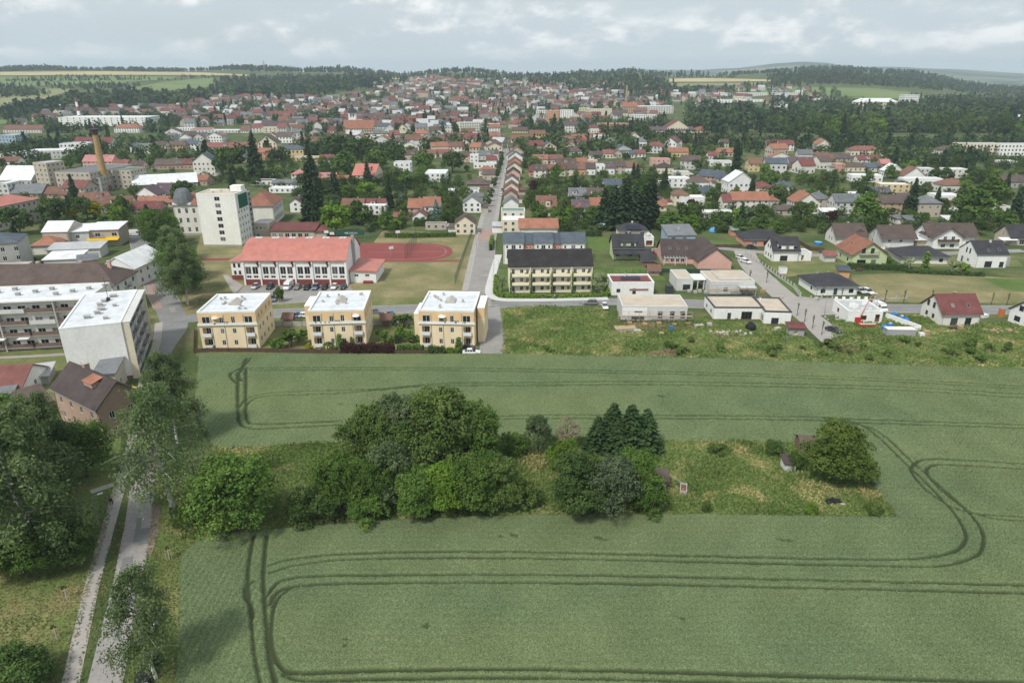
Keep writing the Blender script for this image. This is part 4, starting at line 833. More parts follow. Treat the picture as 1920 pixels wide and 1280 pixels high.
a2 = apartment(P(585.5,652.5,0), P(688,649.5,0), 16, 'middle one of the three peach apartment houses, behind the purple hedge', [(-8.2,2.2,1.8,8,9.1)], 2)
a3 = apartment(P(788,651,0), P(890,653,0), 16, 'peach apartment house with side wing beside the steep street junction', [(-8.4,3.0,2.2,9,6.6),(8.3,1.5,1.8,10,9.2)], 3)
for r, xs in ((a1, None), (a2, None), (a3, None)): pass
# ---- sports hall with vaulted red roof
def sports_hall():
    A, B = P(460,534,0), P(653,534,0); L = (B-A).length; D = 21.0; h = 8.3; X = (B-A).normalized(); rz = math.atan2(X.y, X.x); n = Vector((-X.y, X.x, 0)); c = (A+B)/2+n*D/2
    r = empty('sports_hall', c, rz, 'white sports hall with vaulted red roof and six window bays', 'sports hall'); r['LDh'] = (L, D, h)
    holes = {'f': []}; bw = L/6
    for i in range(6):
        for j in range(2):
            u = bw*i+bw*(.30+.40*j)
            holes['f'] += [(u-.95, 3.6, u+.95, 6.2, .15), (u-.8, 2.3, u+.8, 3.2, .15)]
    link('wall', wall_mesh(L, D, h, holes, {}, [wm('white')]), r)
    for i in range(6):
        for j in range(2):
            u = bw*i+bw*(.30+.40*j); put_window(r, L, D, 'f', u, 3.6, 1.9, 2.6, depth=.10); put_window(r, L, D, 'f', u, 2.3, 1.6, .9, depth=.10)
    for i in range(7): boxpart('pilaster', wm('white'), r, (-L/2+bw*i if 0 < i < 6 else (-L/2+.25 if i == 0 else L/2-.25), -D/2-.2, h/2), (.5,.4,h))
    for i in range(6): boxpart('plinth', wm('brick') if False else surf('red_plinth', (.20,.05,.045), .8, .15), r, (-L/2+bw*(i+.5), -D/2-.06, .95), (bw-.55,.12,1.9))
    for i in range(5):
        x = -L/2+bw*(i+.88); q = MB(); q.add([(x,-D/2-.05,h-.1),(x,-D/2-1.6,h-.1),(x,-D/2-.05,h-2.4),(x+.25,-D/2-.05,h-.1),(x+.25,-D/2-1.6,h-.1),(x+.25,-D/2-.05,h-2.4)], [(0,1,2),(5,4,3),(0,3,4,1),(1,4,5,2),(2,5,3,0)]); q.build('fin', surf('red_plinth', (.20,.05,.045)), r)
    ns = 18; prof = []; rise = 5.0
    for k in range(ns+1):
        t = -1+2*k/ns; prof.append((t*(D/2+.7), h+rise*(1-abs(t)**2.2)*1.0+.12))
    mb = MB(); V = []; 
    for s in (-L/2-.3, L/2+.3): V += [(s, y, z) for y, z in prof]
    V += [(v[0], v[1], v[2]-.25) for v in V]; m = ns+1; F = []
    for k in range(ns): F += [(k, m+k, m+k+1, k+1)[::-1] if False else (k, m+k, m+k+1, k+1), (2*m+k+1, 3*m+k+1, 3*m+k, 2*m+k), (k, k+1, 2*m+k+1, 2*m+k), (m+k, 3*m+k, 3*m+k+1, m+k+1)]
    F += [(0, 2*m, 3*m, m), (ns, m+ns, 3*m+ns, 2*m+ns)]
    mb.add(V, F); mb.build('roof', rm('redmetal'), r)
    for s, nm in ((-1, 0), (1, 1)):
        g = MB(); pr = [(y*(D/2)/(D/2+.7), z-.26) for y, z in prof]; x0 = s*(L/2-.05)
        g.add([(x0, y, z) for y, z in pr]+[(x0-s*.3, y, z) for y, z in pr], [tuple(range(m)), tuple(range(2*m-1, m-1, -1))]); g.build('gable', wm('white'), r)
    for i in range(6):
        for j in range(2): boxpart('roof_light', wm('lightgrey'), r, (-L/2+bw*(i+.35+.22*j), D*.02, h+rise+.14), (1.0,2.0,.16))
    boxpart('flue', M('metal'), r, (L/2+.45, -D*.05, 8.5), (.9,.9,12.2))
    # annexes of the hall
    q = MB(); q.box((-L/2-3.2, 2.5, 3.2), (6.3,14,6.4)); q.build('annex', wm('white'), r); boxpart('annex_plinth', surf('red_plinth', (.20,.05,.045)), r, (-L/2-3.24,-4.55,.8), (6.4,.12,1.6))
    q = MB(); q.add([(-L/2-6.9,-5,6.42),(-L/2+.1,-5,6.42),(-L/2+.1,10,6.42),(-L/2-6.9,10,6.42),(-L/2-.05,-1.5,8.7),(-L/2-.05,8,8.7)], [(0,1,4),(1,2,5,4),(2,3,5),(3,0,4,5),(3,2,1,0)]); q.build('annex_roof', rm('redmetal'), r)
    for k in range(2):
        for i in range(3): link('window', winmesh(.9, 1.5, 'frame')[2], r, loc=(-L/2-5.2+1.6*i, -4.52, 1.8+2.6*k) if k == 0 else (-L/2-5.2+1.6*i, -4.52, 4.3))
    q = MB(); q.box((L/2+4.6, -.5, 2.0), (8.6,15,4.0)); q.build('extension', wm('white'), r); q = MB(); q.slab([(L/2+.05,-8.6,4.5),(L/2+9.5,-8.6,4.1),(L/2+9.5,7.6,4.1),(L/2+.05,7.6,4.5)], .3); q.build('extension_roof', rm('redmetal'), r)
    for x in (2.4, 6.0): link('window', winmesh(1.4, .8, 'frame')[2], r, loc=(L/2+x, -8.03, 2.2))
    boxpart('steps', surf('red_plinth', (.20,.05,.045)), r, (L/2+6.2, -8.7, .4), (3.0,1.2,.8))
sports_hall()
# ---- new terrace house with the black roof, facing the camera
A, B = P(955,549,0), P(1108,547,0); L = (B-A).length; w = []
for k in range(3):
    for b in range(4):
        u0 = L*(b+.5)/4; w += [(u0-L/13, .2+2.8*k, 1.0, 1.95, 'w'), (u0+L/40, .8+2.8*k, 1.1, 1.3, 'w'), (u0+L/10.5, .8+2.8*k, .9, 1.3, 'w')]
r = house('terrace_house', 'new cream terrace house with black roof and planted balconies', 'house', A, B, 11, 8.7, 'gx', 3.9, 'cream', 'charcoal', o=.45, wallm=surf('warm_cream', (.86,.78,.60), .9, .05), wins={'f': w, 'r': row(2, 11, 1, 1.2, 1.4, 2.5)+row(2, 11, 4, 1.2, 1.4, 2.5)}, t=.3)
PE = surf('cream_balcony', (.86,.77,.56), .8, .06)
for b in range(4):
    for k in range(1, 3):
        bal = balcony(r, L, 11, 'f', L*(b+.5)/4, 2.8*k+.05, L/4-.7, 1.3, PE, .9)
        for j in range(2):
            x = (-.32 if j == 0 else .34)*(L/4); o = link('potted_plant', TV['bush%d' % (1 if (b+j+k) % 2 else 2)][1], bal, loc=(x, .1, .1), scale=(.42,.28,.5), rz=b+j*2.0)
    for k in range(3): boxpart('parasol_post', M('frame'), r, (-L/2+L*(b+.5)/4+1.0, -6.0, 1.0+2.8*k), (.05,.05,1.8)) if (b+k) % 3 == 0 else None
for b in range(5):
    x = -L/2+L*b/4; x = min(max(x, -L/2+.15), L/2-.15); boxpart('post', PE, r, (x, -5.5-1.4, 4.2), (.2,.2,8.4)); o = link('climber', TV['thuja0'][1], r, loc=(x+.25, -5.5-1.5, .2), scale=(.55,.4,2.2))
for b in range(3): boxpart('privacy_screen', PE, r, (-L/2+L*(b+1)/4, -5.5-.66, 4.2), (.14,1.28,8.4))
# ---- row of white and pink houses behind it
xs = [944,982,1001,1036,1052,1096]; nm = ['white','pink','white','pink','white']; lbs = ['white terraced house with french balcony, street end of the row behind the black roof','narrow pink house between two white ones, nearer the street, behind the black roof','white terraced house in the middle of the row behind the black roof','narrow pink house between two white ones, farther from the street, behind the black roof','white terraced house at the garden end of the row behind the black roof']
for i in range(5):
    A, B = P(xs[i]+.3,495,0), P(xs[i+1]-.3,495,0); L = (B-A).length; off_ = Vector((0, .9 if nm[i] == 'pink' else 0, 0))
    hh = 8.1 if nm[i] == 'white' else 7.7; w = [(L/2, 5.0, 1.6, 2.1), (L-1.3, 5.8, .8, 1.2), (1.3, 5.8, .8, 1.2), (L/2, 1.2, 1.4, 1.4)] if nm[i] == 'white' else [(L*.3, 5.6, .8, .7), (L*.65, 5.6, .8, .7)]
    r = house('terraced_house', lbs[i], 'house', A+off_, B+off_, 10, hh, 'gx', 2.5, nm[i] if nm[i] != 'pink' else 'salmon', 'slate', o=.35, wins={'f': w}, group='row behind the black roof')
    if nm[i] == 'white': balcony(r, L, 10, 'f', L/2, 5.0, 2.6, .9, M('metal'), .95, True)
# ---- detached houses round the new terrace
def H(label, a, b, D, h, roof, rise, wall, roofc, wins=None, cat='house', name='detached_house', **k):
    A, B = P(*a, 0), P(*b, 0); r = house(name, label, cat, A, B, D, h, roof, rise, wall, roofc, wins=wins, **k); r['LD'] = ((B-A).length, D); return r
def LD(r): return r['LDh'][0], r['LDh'][1], r['LDh'][2]
def Lof(a, b): return (P(*b, 0)-P(*a, 0)).length
r = H('green house with black gable roof, dormer and veranda', (1149,486), (1205,486), 9, 4.6, 'gx', 4.0, 'green', 'dark', {'f': row(3, 13, 1.0, 1.5, 1.7, 1), 'r': row(2, 9, 1, 1.1, 1.4, 1.6)}); L, D, h = LD(r)
q = MB(); q.slab([(-L/2-.4,-D/2-3.0,2.7),(L/2+3,-D/2-3.0,2.7),(L/2+3,-D/2+.2,4.0),(-L/2-.4,-D/2+.2,4.0)], .2); q.build('veranda_roof', rm('dark'), r)
for i in range(4): boxpart('veranda_post', M('wood'), r, (-L/2+.2+i*(L+2)/3, -D/2-2.8, 1.25), (.18,.18,2.5))
q = MB(); q.box((0,-D/2+1.6,5.4), (5.6,2.6,2.0)); q.build('dormer', wm('green'), r); q = MB(); q.slab([(-3.2,-D/2+.0,6.5),(3.2,-D/2+.0,6.5),(3.2,-D/2+3.6,7.4),(-3.2,-D/2+3.6,7.4)], .2); q.build('dormer_roof', rm('dark'), r)
for x in (-1.5, 1.5): link('window', winmesh(1.3,1.2,'dark')[2], r, loc=(x,-D/2+.28,4.9))
chimney(r, .6, .8, 8.2, 1.1, 'grey')
r = H('cream house with dark hip roof carrying solar panels', (1160,458), (1213,458), 9, 5.6, 'hip', 2.4, 'cream', 'dark', {'f': [(3.6,3.6,2.6,1.5),(9.4,3.6,1.8,1.5),(3,.8,1.6,1.4)]}); solar(r, 0, -3.6, 6.9, 5, 2, R_(24)); chimney(r, 0, .5, 7.6, .9, 'white')
r = H('white garage annex with brown door and satellite dish beside the cream house', (1204,461.5), (1225,461.5), 7, 3.4, 'flat', 0, 'white', 'lightgrey', {'f': [(2.8,.1,2.6,2.2,'v')]}, cat='garage', name='garage'); boxpart('garage_door', M('redwood'), r, (-LD(r)[0]/2+2.8,-2.6,1.2), (2.5,.1,2.1))
q = MB(); q.tube([(0,0,3.4),(0,0,4.2)], .07); q.add([(.75*math.cos(i*math.pi/4),-.25,5.0+.75*math.sin(i*math.pi/4)) for i in range(8)]+[(0,0,5.0)], [(i,(i+1)%8,8) for i in range(8)]); q.build('satellite_dish', wm('white'), r, loc=(0,-2,0))
r = H('long pink house with brown roof, main wing with three skylights', (1241,494), (1313,495), 13, 3.0, 'gx', 4.7, 'pink', 'blackbrown', {'f': [(1.8+i*1.9,.6,1.3,1.7) for i in range(4)], 'l': row(2, 13, 1, 1.2, 1.4, 3)}); L, D, h = LD(r)
for i in range(3): skylight(r, 'gx', L, D, h, 4.7, 'f', 3.0+i*3.0, .42)
q = MB()
for i in range(8): q.box((-L/2+.6+i*1.1,-D/2-1.4,2.9), (.1,2.8,.14))
q.box((-L/2+4.4,-D/2-2.7,2.76), (8.4,.14,.14)); 
for x in (0.3, 4.4, 8.4): q.box((-L/2+x,-D/2-2.7,1.38), (.14,.13,2.7))
q.build('pergola', M('frame'), r)
r = H('pink cross gable with plain wall joined to the long brown roof', (1308,504.5), (1370.5,504.5), 19, 3.1, 'gy', 4.4, 'pink', 'blackbrown', {})
r = H('grey-blue modern house with a single sloping dark roof', (1252,456), (1303,455), 10, 3.2, 'shed', 2.2, 'blue', 'grey', {'f': row(3, 14, .8, 1.6, 1.5, 1.5)}, kind='dark'); chimney(r, 0, 0, 4.6, .9, 'lightgrey', .45)
r = H('white flat-roofed bungalow with solar panels on a maroon roof', (1146,553.5), (1225,553), 9.5, 3.7, 'flat', 0, 'white', 'maroon', {'f': [(2.2,.9,1.2,1.2),(7.2,.1,1.1,2.1),(9.0,1.4,.7,.7),(10.8,1.4,.7,.7)]}, kind='dark', parapet=.6); solar(r, 0, .3, 4.25, 4, 2, R_(12), 1.5, 1.0); L, D, h = LD(r)
boxpart('stripe', surf('brown_stripe', (.28,.16,.14), .8), r, (2.0,-D/2-.01,1.75), (6.0,.05,.7)); chimney(r, -1, 3.8, 3.7, .9, 'white', .4)
r = H('unfinished grey flat-roofed bungalow, smaller block beside scaffold', (1268,545), (1298,545), 11, 3.6, 'flat', 0, 'lightgrey', 'beigegravel', {'f': [(3.2,.2,2.4,1.9)]}, kind='dark', parapet=.55)
r = H('unfinished grey flat-roofed bungalow, larger block beside the paved lane', (1330,551), (1413,551), 13, 3.6, 'flat', 0, 'lightgrey', 'beigegravel', {'f': [(5,.9,1.3,1.1),(10,.1,1.2,2.1),(11.8,.6,1.0,1.5),(15.2,.6,.7,1.5)]}, kind='dark', parapet=.55); L, D, h = LD(r)
def scaffold(a, b, h, label, levels=2):
    A, B = P(*a, 0), P(*b, 0); L = (B-A).length; e = empty('scaffold', (A+B)/2, math.atan2((B-A).y, (B-A).x), label, 'scaffold')
    n = max(2, int(L/2.6)); q = MB()
    for i in range(n+1):
        for y in (0, -1.0): q.tube([(-L/2+L*i/n, y, 0), (-L/2+L*i/n, y, h)], .04, 5)
    q.build('poles', M('metal'), e); q = MB()
    for k in range(1, levels+1):
        for y in (0, -1.0): q.tube([(-L/2, y, h*k/levels-.1), (L/2, y, h*k/levels-.1)], .035, 5)
    q.build('rails', M('metal'), e)
    boxpart('platform', M('palewood'), e, (0,-.5,h*.62), (L,.9,.06))
q = MB(); q.box((L*.22,-D/2-.06,.5), (L*.5,.12,1.0)); q.build('grey_base', wm('grey'), r); boxpart('porch_slab', wm('white'), r, (-L/2-3.6,1.5,3.3), (7.0,6.5,.3)); boxpart('roof_step', wm('lightgrey'), r, (L*.1,1.5,4.05), (L*.7,D-3.4,.6)); boxpart('roof_step_top', rm('beigegravel'), r, (L*.1,1.5,4.37), (L*.69,D-3.8,.05))
for i in range(4): boxpart('porch_column', wm('lightgrey'), r, (-L/2-6.6+i*2.0,-1.4,1.57), (.3,.3,3.14)); boxpart('block_pile', M('conc'), r, (-L/2-6+i*1.7,-4.5-(i % 2),.4), (1.1,.9,.8))
q = MB(); q.box((L*.32,-D/2-1.1,2.6), (5.2,2.2,.25)); q.build('canopy', wm('lightgrey'), r); boxpart('canopy_post', wm('grey'), r, (L*.32+2.3,-D/2-2.0,1.24), (.3,.3,2.48))
scaffold((1325,554), (1415,554), 3.6, 'scaffold along the larger unfinished block'); 
r = H('unfinished grey bungalow with beige roof standing in rough grass', (1165,601), (1287,602), 11, 3.9, 'flat', 0, 'lightgrey', 'beigegravel', {'f': [(4.6,.4,3.6,1.9),(10.8,.1,1.3,2.2),(14.2,.1,1.3,2.2),(17.2,.1,1.3,2.2)]}, kind='dark', parapet=.55); L, D, h = LD(r)
q = MB(); q.box((-L/2+3.6,-D/2-.05,2.75), (7.0,.10,2.2)); q.build('white_cladding', wm('white'), r); q = MB(); q.box((L*.22,-D/2-.06,.45), (L*.5,.12,.9)); q.build('grey_base', wm('grey'), r)
for u in (4.6, 10.8, 14.2, 17.0): boxpart('clerestory', M('glass'), r, (-L/2+u,-D/2-.12,2.75), (2.2 if u < 5 else 1.3,.06,.38))
boxpart('roof_step', wm('lightgrey'), r, (-L*.26,0,4.15), (L*.45,D-.8,.5)); boxpart('roof_step_top', rm('beigegravel'), r, (-L*.26,0,4.42), (L*.44,D-1.2,.04))
for i in range(5): boxpart('pallet', M('palewood'), r, (-L/2+2+i*4.1,-D/2-2.4-(i % 2),.25), (1.3,.9,.5))
scaffold((1158,604), (1296,605), 3.4, 'low scaffold with pale boards along the bungalow in the rough grass')
r = H('white modern bungalow with wide glass front, main wing', (1337,600), (1429.6,600.5), 11, 3.6, 'flat', 0, 'white', 'beigegravel', {'f': [(4.4,.1,1.0,2.1),(9.3,.1,3.0,2.5),(12.7,.1,3.0,2.5)], 'l': row(2, 11, 1.2, 1.2, 1.1, 2.5)}, kind='dark', parapet=.35, plinth=(.35,'brown'))
r = H('white modern bungalow, projecting wing with one dark square window', (1431,608.5), (1481,610), 13, 3.7, 'flat', 0, 'white', 'beigegravel', {'f': [(3.0,.2,2.0,1.9)], 'l': [(9.8,.6,1.2,1.8),(11.4,.6,1.0,1.8)]}, kind='dark', parapet=.4, plinth=(.35,'brown')); chimney(r, -2.6, 3.5, 3.7, 1.0, 'white', .4)
r = H('grey-white gable house with maroon roof and two skylights', (1763,611), (1834,610), 9.5, 3.7, 'gx', 4.0, 'offwhite', 'maroon', {'f': [(3.6,.1,2.0,2.2),(-3.2,.1,1.8,2.2)], 'l': [(2.6,1,1.1,1.3),(5.6,1,1.1,1.3),(2.6,3.9,1.0,1.6),(5.2,3.9,1.0,1.6)]}, kind='dark'); L, D, h = LD(r); skylight(r, 'gx', L, D, h, 4.0, 'f', 3.4, .35); skylight(r, 'gx', L, D, h, 4.0, 'f', L-3.0, .35); chimney(r, .3, .4, 7.2, .9, 'brown')
r = H('white gable house cut off by the right picture edge', (1889,601), (1955,628), 11, 3.7, 'gy', 4.6, 'white', 'dark', {'f': [(2.8,.8,2.0,1.5),(6.2,.8,2.0,1.5),(3.4,4.0,1.4,1.5),(6.0,4.0,1.4,1.5)]}, kind='dark')
r = H('white house with black gable roof and long flat dormer', (1447.5,490), (1496,490), 9, 4.2, 'gx', 4.0, 'white', 'dark', {'f': [(4.2,.1,2.8,2.1),(9.0,.1,1.6,2.1)], 'l': row(3, 9, .9, 1.0, 1.3, 1.4)+[(3.4,4.2,.8,1.2),(5.6,4.2,.8,1.2)]}, kind='dark'); L, D, h = LD(r)
q = MB(); q.box((.3,-D/2+1.6,5.0), (L-3,2.8,2.3)); q.build('dormer', wm('white'), r); q = MB(); q.slab([(-L/2+1.6,-D/2-.1,6.3),(L/2-1.1,-D/2-.1,6.3),(L/2-1.1,-D/2+3.4,7.6),(-L/2+1.6,-D/2+3.4,7.6)], .2); q.build('dormer_roof', rm('dark'), r)
for i in range(3): link('window', winmesh(1.2,1.1,'dark')[2], r, loc=(-2.6+2.9*i,-D/2+.18,4.7))
r = H('white flat annex with brown door on the white dormered house', (1497,489.5), (1520,489), 6, 3.0, 'flat', 0, 'white', 'lightgrey', {'f': [(1.4,.1,1.0,2.1,'v')]}, cat='garage', name='garage'); boxpart('garage_door', M('redwood'), r, (-LD(r)[0]/2+1.4,-2.1,1.1), (.98,.08,2.0))
r = H('pale green house with orange roof, its gable to the camera', (1596,498), (1660,498), 13, 4.4, 'gy', 4.2, 'green', 'orange', {'f': [(3.4,.1,3.2,2.1),(7.8,.4,1.8,1.8),(3.6,4.6,1.3,1.9),(6.8,4.6,1.3,1.9)], 'l': row(2, 13, 1, 1.1, 1.3, 3)}, o=.8, kind='dark'); L, D, h = LD(r); skylight(r, 'gy', L, D, h, 4.2, 'l', 5, .45); balcony(r, L, D, 'f', L*.45, 4.3, 7, 1.0, M('wood'), .9, True)
r = H('small grey shed with red roof between the dormered and the orange-roofed house', (1545,491), (1566,491), 4.5, 2.5, 'gx', 1.1, 'lightgrey', 'red', {}, cat='shed', name='garden_shed')
r = H('white bungalow with anthracite hip roof beside the paved lane', (1529,554), (1606,553), 12.5, 3.0, 'hip', 2.7, 'white', 'dark', {'f': [(2.2,.7,1.5,1.4),(6.2,.1,1.2,2.2),(-2.0,.7,1.5,1.4)], 'l': [(9,.9,1.0,1.2)]}, o=.7, kind='dark'); roofbits(r, 4.6, [(0,1,.3,1.2),(-3,2,.25,.9)], 'roof_pipe')
r = H('small blue-roofed shed behind the anthracite bungalow', (1572,520), (1592,521), 4.5, 2.4, 'shed', .5, 'orange', 'slate', {}, cat='shed', name='garden_shed')
r = H('dark hip-roofed bungalow behind the clipped hedge', (1690,494), (1776,495), 11, 2.7, 'hip', 2.8, 'offwhite', 'dark', {'f': [(-2.5,.7,1.4,1.3),(3.2,.4,2.4,1.7)]}, o=.9, kind='dark')
r = H('brown-roofed house with a small cross gable and lean-to', (1566,459), (1621,459), 10, 3.8, 'gx', 4.0, 'offwhite', 'brown', {'f': [(5,.8,1.6,1.4),(9,.8,1.6,1.4)], 'l': [(3.5,1,1,1.6),(6,1,1,1.6),(4.8,4.2,1,1.5)]}, o=.8); L, D, h = LD(r)
q = MB(); q.add([(1.2,-D/2+1.2,h+.9),(6.6,-D/2+1.2,h+.9),(3.9,-D/2+1.2,h+2.6),(3.9,-.8,h+2.6)], [(0,1,2),(0,2,3),(1,3,2)]); q.build('cross_gable', rm('brown'), r); chimney(r, .4, .5, 7.2, 1.0, 'white')
r = H('grey-walled house with brown gable roof and glazed porch', (1652,468), (1711,468), 11, 4.9, 'gx', 3.7, 'lightgrey', 'brown', {'f': row(3, 14.5, 3.0, 1.3, 1.2, 2), 'l': [(3,1,1.1,1.7),(3.6,3.8,.9,2.2),(6.2,3.8,.9,2.2)]}, o=.9); L, D, h = LD(r); q = MB(); q.box((0,-D/2-1.2,.75), (10,2.4,1.5)); q.build('porch', M('conc'), r)
for i in range(3): boxpart('porch_glass', M('glass'), r, (-3.2+3.2*i,-D/2-2.43,1.0), (2.6,.05,.8))
chimney(r, -1.2, .6, 8.0, .8, 'brick')
r = H('white house with brown roof, main wing behind the carved balcony', (1737,462), (1826,462), 10, 4.6, 'gx', 3.8, 'white', 'brown', {'f': [(-3,.8,1.4,1.4)]}, o=.9); chimney(r, -2, .5, 7.6, .8, 'brick')
r = H('white front gable with carved brown balcony, joined to the brown main roof', (1747,466.5), (1800,466.5), 9, 4.9, 'gy', 3.6, 'white', 'brown', {'f': [(4.2,.5,1.8,1.5),(7.8,.5,1.8,1.5),(4.4,3.1,1.4,2.0),(7.6,3.1,1.4,2.0)], 'l': [(3,.8,1,1.6)]}, o=.9); L, D, h = LD(r); balcony(r, L, D, 'f', L/2, 3.0, 8, 1.2, M('wood'), 1.0)
r = H('carport with white roof sheet beside the carved balcony', (1715,462), (1744,462), 7, 2.5, 'shed', .3, 'brown', 'white', {'f': [(3.2,.1,5.0,2.1,'v')]}, cat='carport', name='carport')
r = H('beige house with dark gable roof and white awning at the right edge', (1893,460), (1962,460), 10, 3.2, 'gx', 4.2, 'beige', 'dark', {'f': [(5,.3,2.6,1.9)], 'l': [(5,3.4,.7,1.8)]}); L, D, h = LD(r); q = MB(); q.slab([(-L/2-4.6,-D/2-1.6,2.5),(-L/2+2,-D/2-1.6,2.5),(-L/2+2,-D/2+1.6,3.0),(-L/2-4.6,-D/2+1.6,3.0)], .12); q.build('awning', wm('white'), r)
r = H('white house with steep black roof and skylight near the right edge', (1827,502), (1885,502), 10.5, 4.9, 'gx', 3.8, 'white', 'dark', {'f': [(4.6,.1,2.6,2.3),(9.4,.1,1.6,2.1)], 'l': [(2.6,.2,1.1,2.3),(6,1.4,1.0,.9),(4.2,4.3,.7,1.8),(6.2,4.3,.7,1.8)]}, o=.25, kind='dark'); L, D, h = LD(r); skylight(r, 'gx', L, D, h, 3.8, 'f', 8.5, .3); skylight(r, 'gx', L, D, h, 3.8, 'f', 4.5, .25); chimney(r, 1.0, -.6, 8.0, 1.0, 'white')
boxpart('side_annex', wm('grey'), r, (L/2+1.6,1,1.6), (3.1,7,3.2))
r = H('orange-brown bungalow with dark hip roof at the lane bend', (1396,462), (1470,462), 12, 2.9, 'hip', 2.8, 'salmon', 'dark', {'f': [(4,.6,2.2,1.6),(8.5,.6,2.2,1.6),(13,.6,1.8,1.6)], 'l': row(3, 12, .8, 1.0, 1.4, 2)}, o=.6)
r = H('small pink garden house with green roof left of the orange-brown bungalow', (1371,442), (1386,442), 5, 2.6, 'gx', .9, 'salmon', 'green', {}, cat='shed', name='garden_shed')
r = H('dark wooden shed on the rough land beside the paved lane', (1479,630), (1507,631), 3.0, 2.3, 'shed', .35, 'grey', 'maroon', {'f': [(1.6,.5,.9,1.2,'v')]}, cat='shed', name='wooden_shed')
r = H('black garden shed in front of the green house', (1203,500), (1228,500), 4, 2.6, 'gx', 1.4, 'brown', 'dark', {}, cat='shed', name='garden_shed'); r = H('red wooden playhouse with overhanging roof', (1216,517), (1236,517), 3.6, 2.2, 'gx', 1.2, 'brick', 'rust', {'f': [(1.6,.7,.8,.9),(3.2,.7,.8,.9)]}, o=.6, cat='shed', name='garden_shed')
r = H('orange-roofed house hidden behind the white and pink row', (974,449), (1045,449), 10, 5.0, 'gx', 2.9, 'offwhite', 'orange', {'f': []})
# unfinished block house: bare walls, builders' clutter
r = H('roofless unfinished house of white blocks with open wall tops', (1587,605), (1652,606), 10.5, 3.3, 'flat', 0, 'white', 'lightgrey', {'f': [(4.4,.9,1.7,1.3,'v'),(8.2,.4,1.2,2.2,'v'),(10.8,.8,2.6,1.5,'v')], 'l': [(4,1,1.2,1.2,'v')]}, loggia='brown', parapet=.3); L, D, h = LD(r)
rg = random.Random(4)
for i in range(9): boxpart('wall_stub', wm('white'), r, (-L/2+.5+i*(L-1)/8, -D/2+.2 if i % 2 else D/2-.25, 3.95), (.8,.34,.75+rg.random()*.5))
for i in range(4): boxpart('wall_stub', wm('white'), r, (rg.uniform(-L*.3,L*.3), rg.uniform(-2,2), 3.8), (1.6,.3,1.0))
def low_wall(a, b, h, label, mat=None, th=.3):
    A, B = P(*a, 0), P(*b, 0); d = B-A; e = empty('block_wall', (A+B)/2, math.atan2(d.y, d.x), label, 'wall'); n = max(2, int(d.length/1.5))
    for i in range(n): boxpart('block_course', mat or wm('white'), e, (-d.length/2+d.length*(i+.5)/n, 0, h/2+.01*(i % 2)), (d.length/n-.02, th, h))
low_wall((1660,596), (1725,620), 1.5, 'white block wall running along the blue barrels'); low_wall((1725,620), (1690,625), 1.3, 'short white block wall at the near end of the blue barrels')
for i, (px, py) in enumerate(((1676,594),(1690,600),(1699,605),(1668,614),(1657,618))):
    p = P(px, py, 0); e = empty('blue_barrel', p, 0, ['blue barrel farthest along the white block wall','second blue barrel along the white block wall','blue barrel nearest the corner of the block wall','large blue barrel below the unfinished house','blue barrel lying lowest beside the unfinished house'][i], 'barrel', 'blue barrels on the building site')
    q = MB(); q.tube([(0,0,0),(0,0,.2),(0,0,1.0),(0,0,1.25),(0,0,1.35)], [.62,.75,.75,.62,.35], 14); q.build('body', M('bluepl'), e); q = MB(); q.tube([(0,0,1.34),(0,0,1.42)], [.34,.34], 12); q.build('lid', M('whitepl' if i % 2 else 'bluepl'), e)
def crate(px, py, d, mat, label, cat, name, lid=None, rz=0.0):
    e = empty(name, P(px, py, 0), rz, label, cat); q = MB(); q.box((0,0,d[2]/2), d); q.box((0,0,d[2]*.98), (d[0]*1.04,d[1]*1.04,.08)); q.build('body', mat, e); boxpart('lid', lid or mat, e, (0,0,d[2]+.07), (d[0]*.96,d[1]*.96,.06)); return e
crate(1685,628,(7.5,2.4,1.9), wm('grey'), 'grey site container with white roof sheet', 'container', 'site_container', wm('white'), -.05)
crate(1736,629,(1.4,1.1,1.3), M('palewood'), 'pale wooden crate beside the site container', 'crate', 'wooden_crate'); crate(1727,630,(1.3,1.0,.9), M('whitepl'), 'white sack pile beside the pale wooden crate', 'sack', 'building_sack'); crate(1690,620,(2.4,1.2,.8), M('bluepl'), 'blue pallet stack in front of the block wall', 'pallet', 'pallet_stack')
crate(1626,612,(4.5,1.2,.7), M('redpl'), 'red skip with pale bags below the unfinished house', 'skip', 'red_skip', M('palegrav')); crate(1604,604,(1.3,1.6,1.6), M('redpl'), 'small red mixer in front of the unfinished house', 'mixer', 'cement_mixer')
crate(1876,593,(1.2,1.2,2.3), surf('orange_cabin', (.5,.18,.06), .6), 'orange site toilet beside the right-hand road', 'toilet', 'site_toilet', M('greypl')); crate(1254,549,(2.2,1.8,2.4), M('darkmetal'), 'dark grey site box between the two flat bungalows', 'box', 'site_box')
crate(1467,512,(2.4,1.8,2.2), wm('white'), 'white garden box near the post fence', 'box', 'garden_box', M('metal')); crate(1172,618,(5.5,2.6,.7), M('conc'), 'concrete slab stack in front of the scaffolded bungalow', 'slab stack', 'slab_stack', M('palewood'), .1)
crate(1195,622,(1.8,1.2,.5), M('palegrav'), 'small pale pallet right of the slab stack', 'pallet', 'pallet'); crate(1258,618,(.9,.7,1.0), M('bluepl'), 'small blue water butt in the grass before the bungalow', 'water butt', 'water_butt')
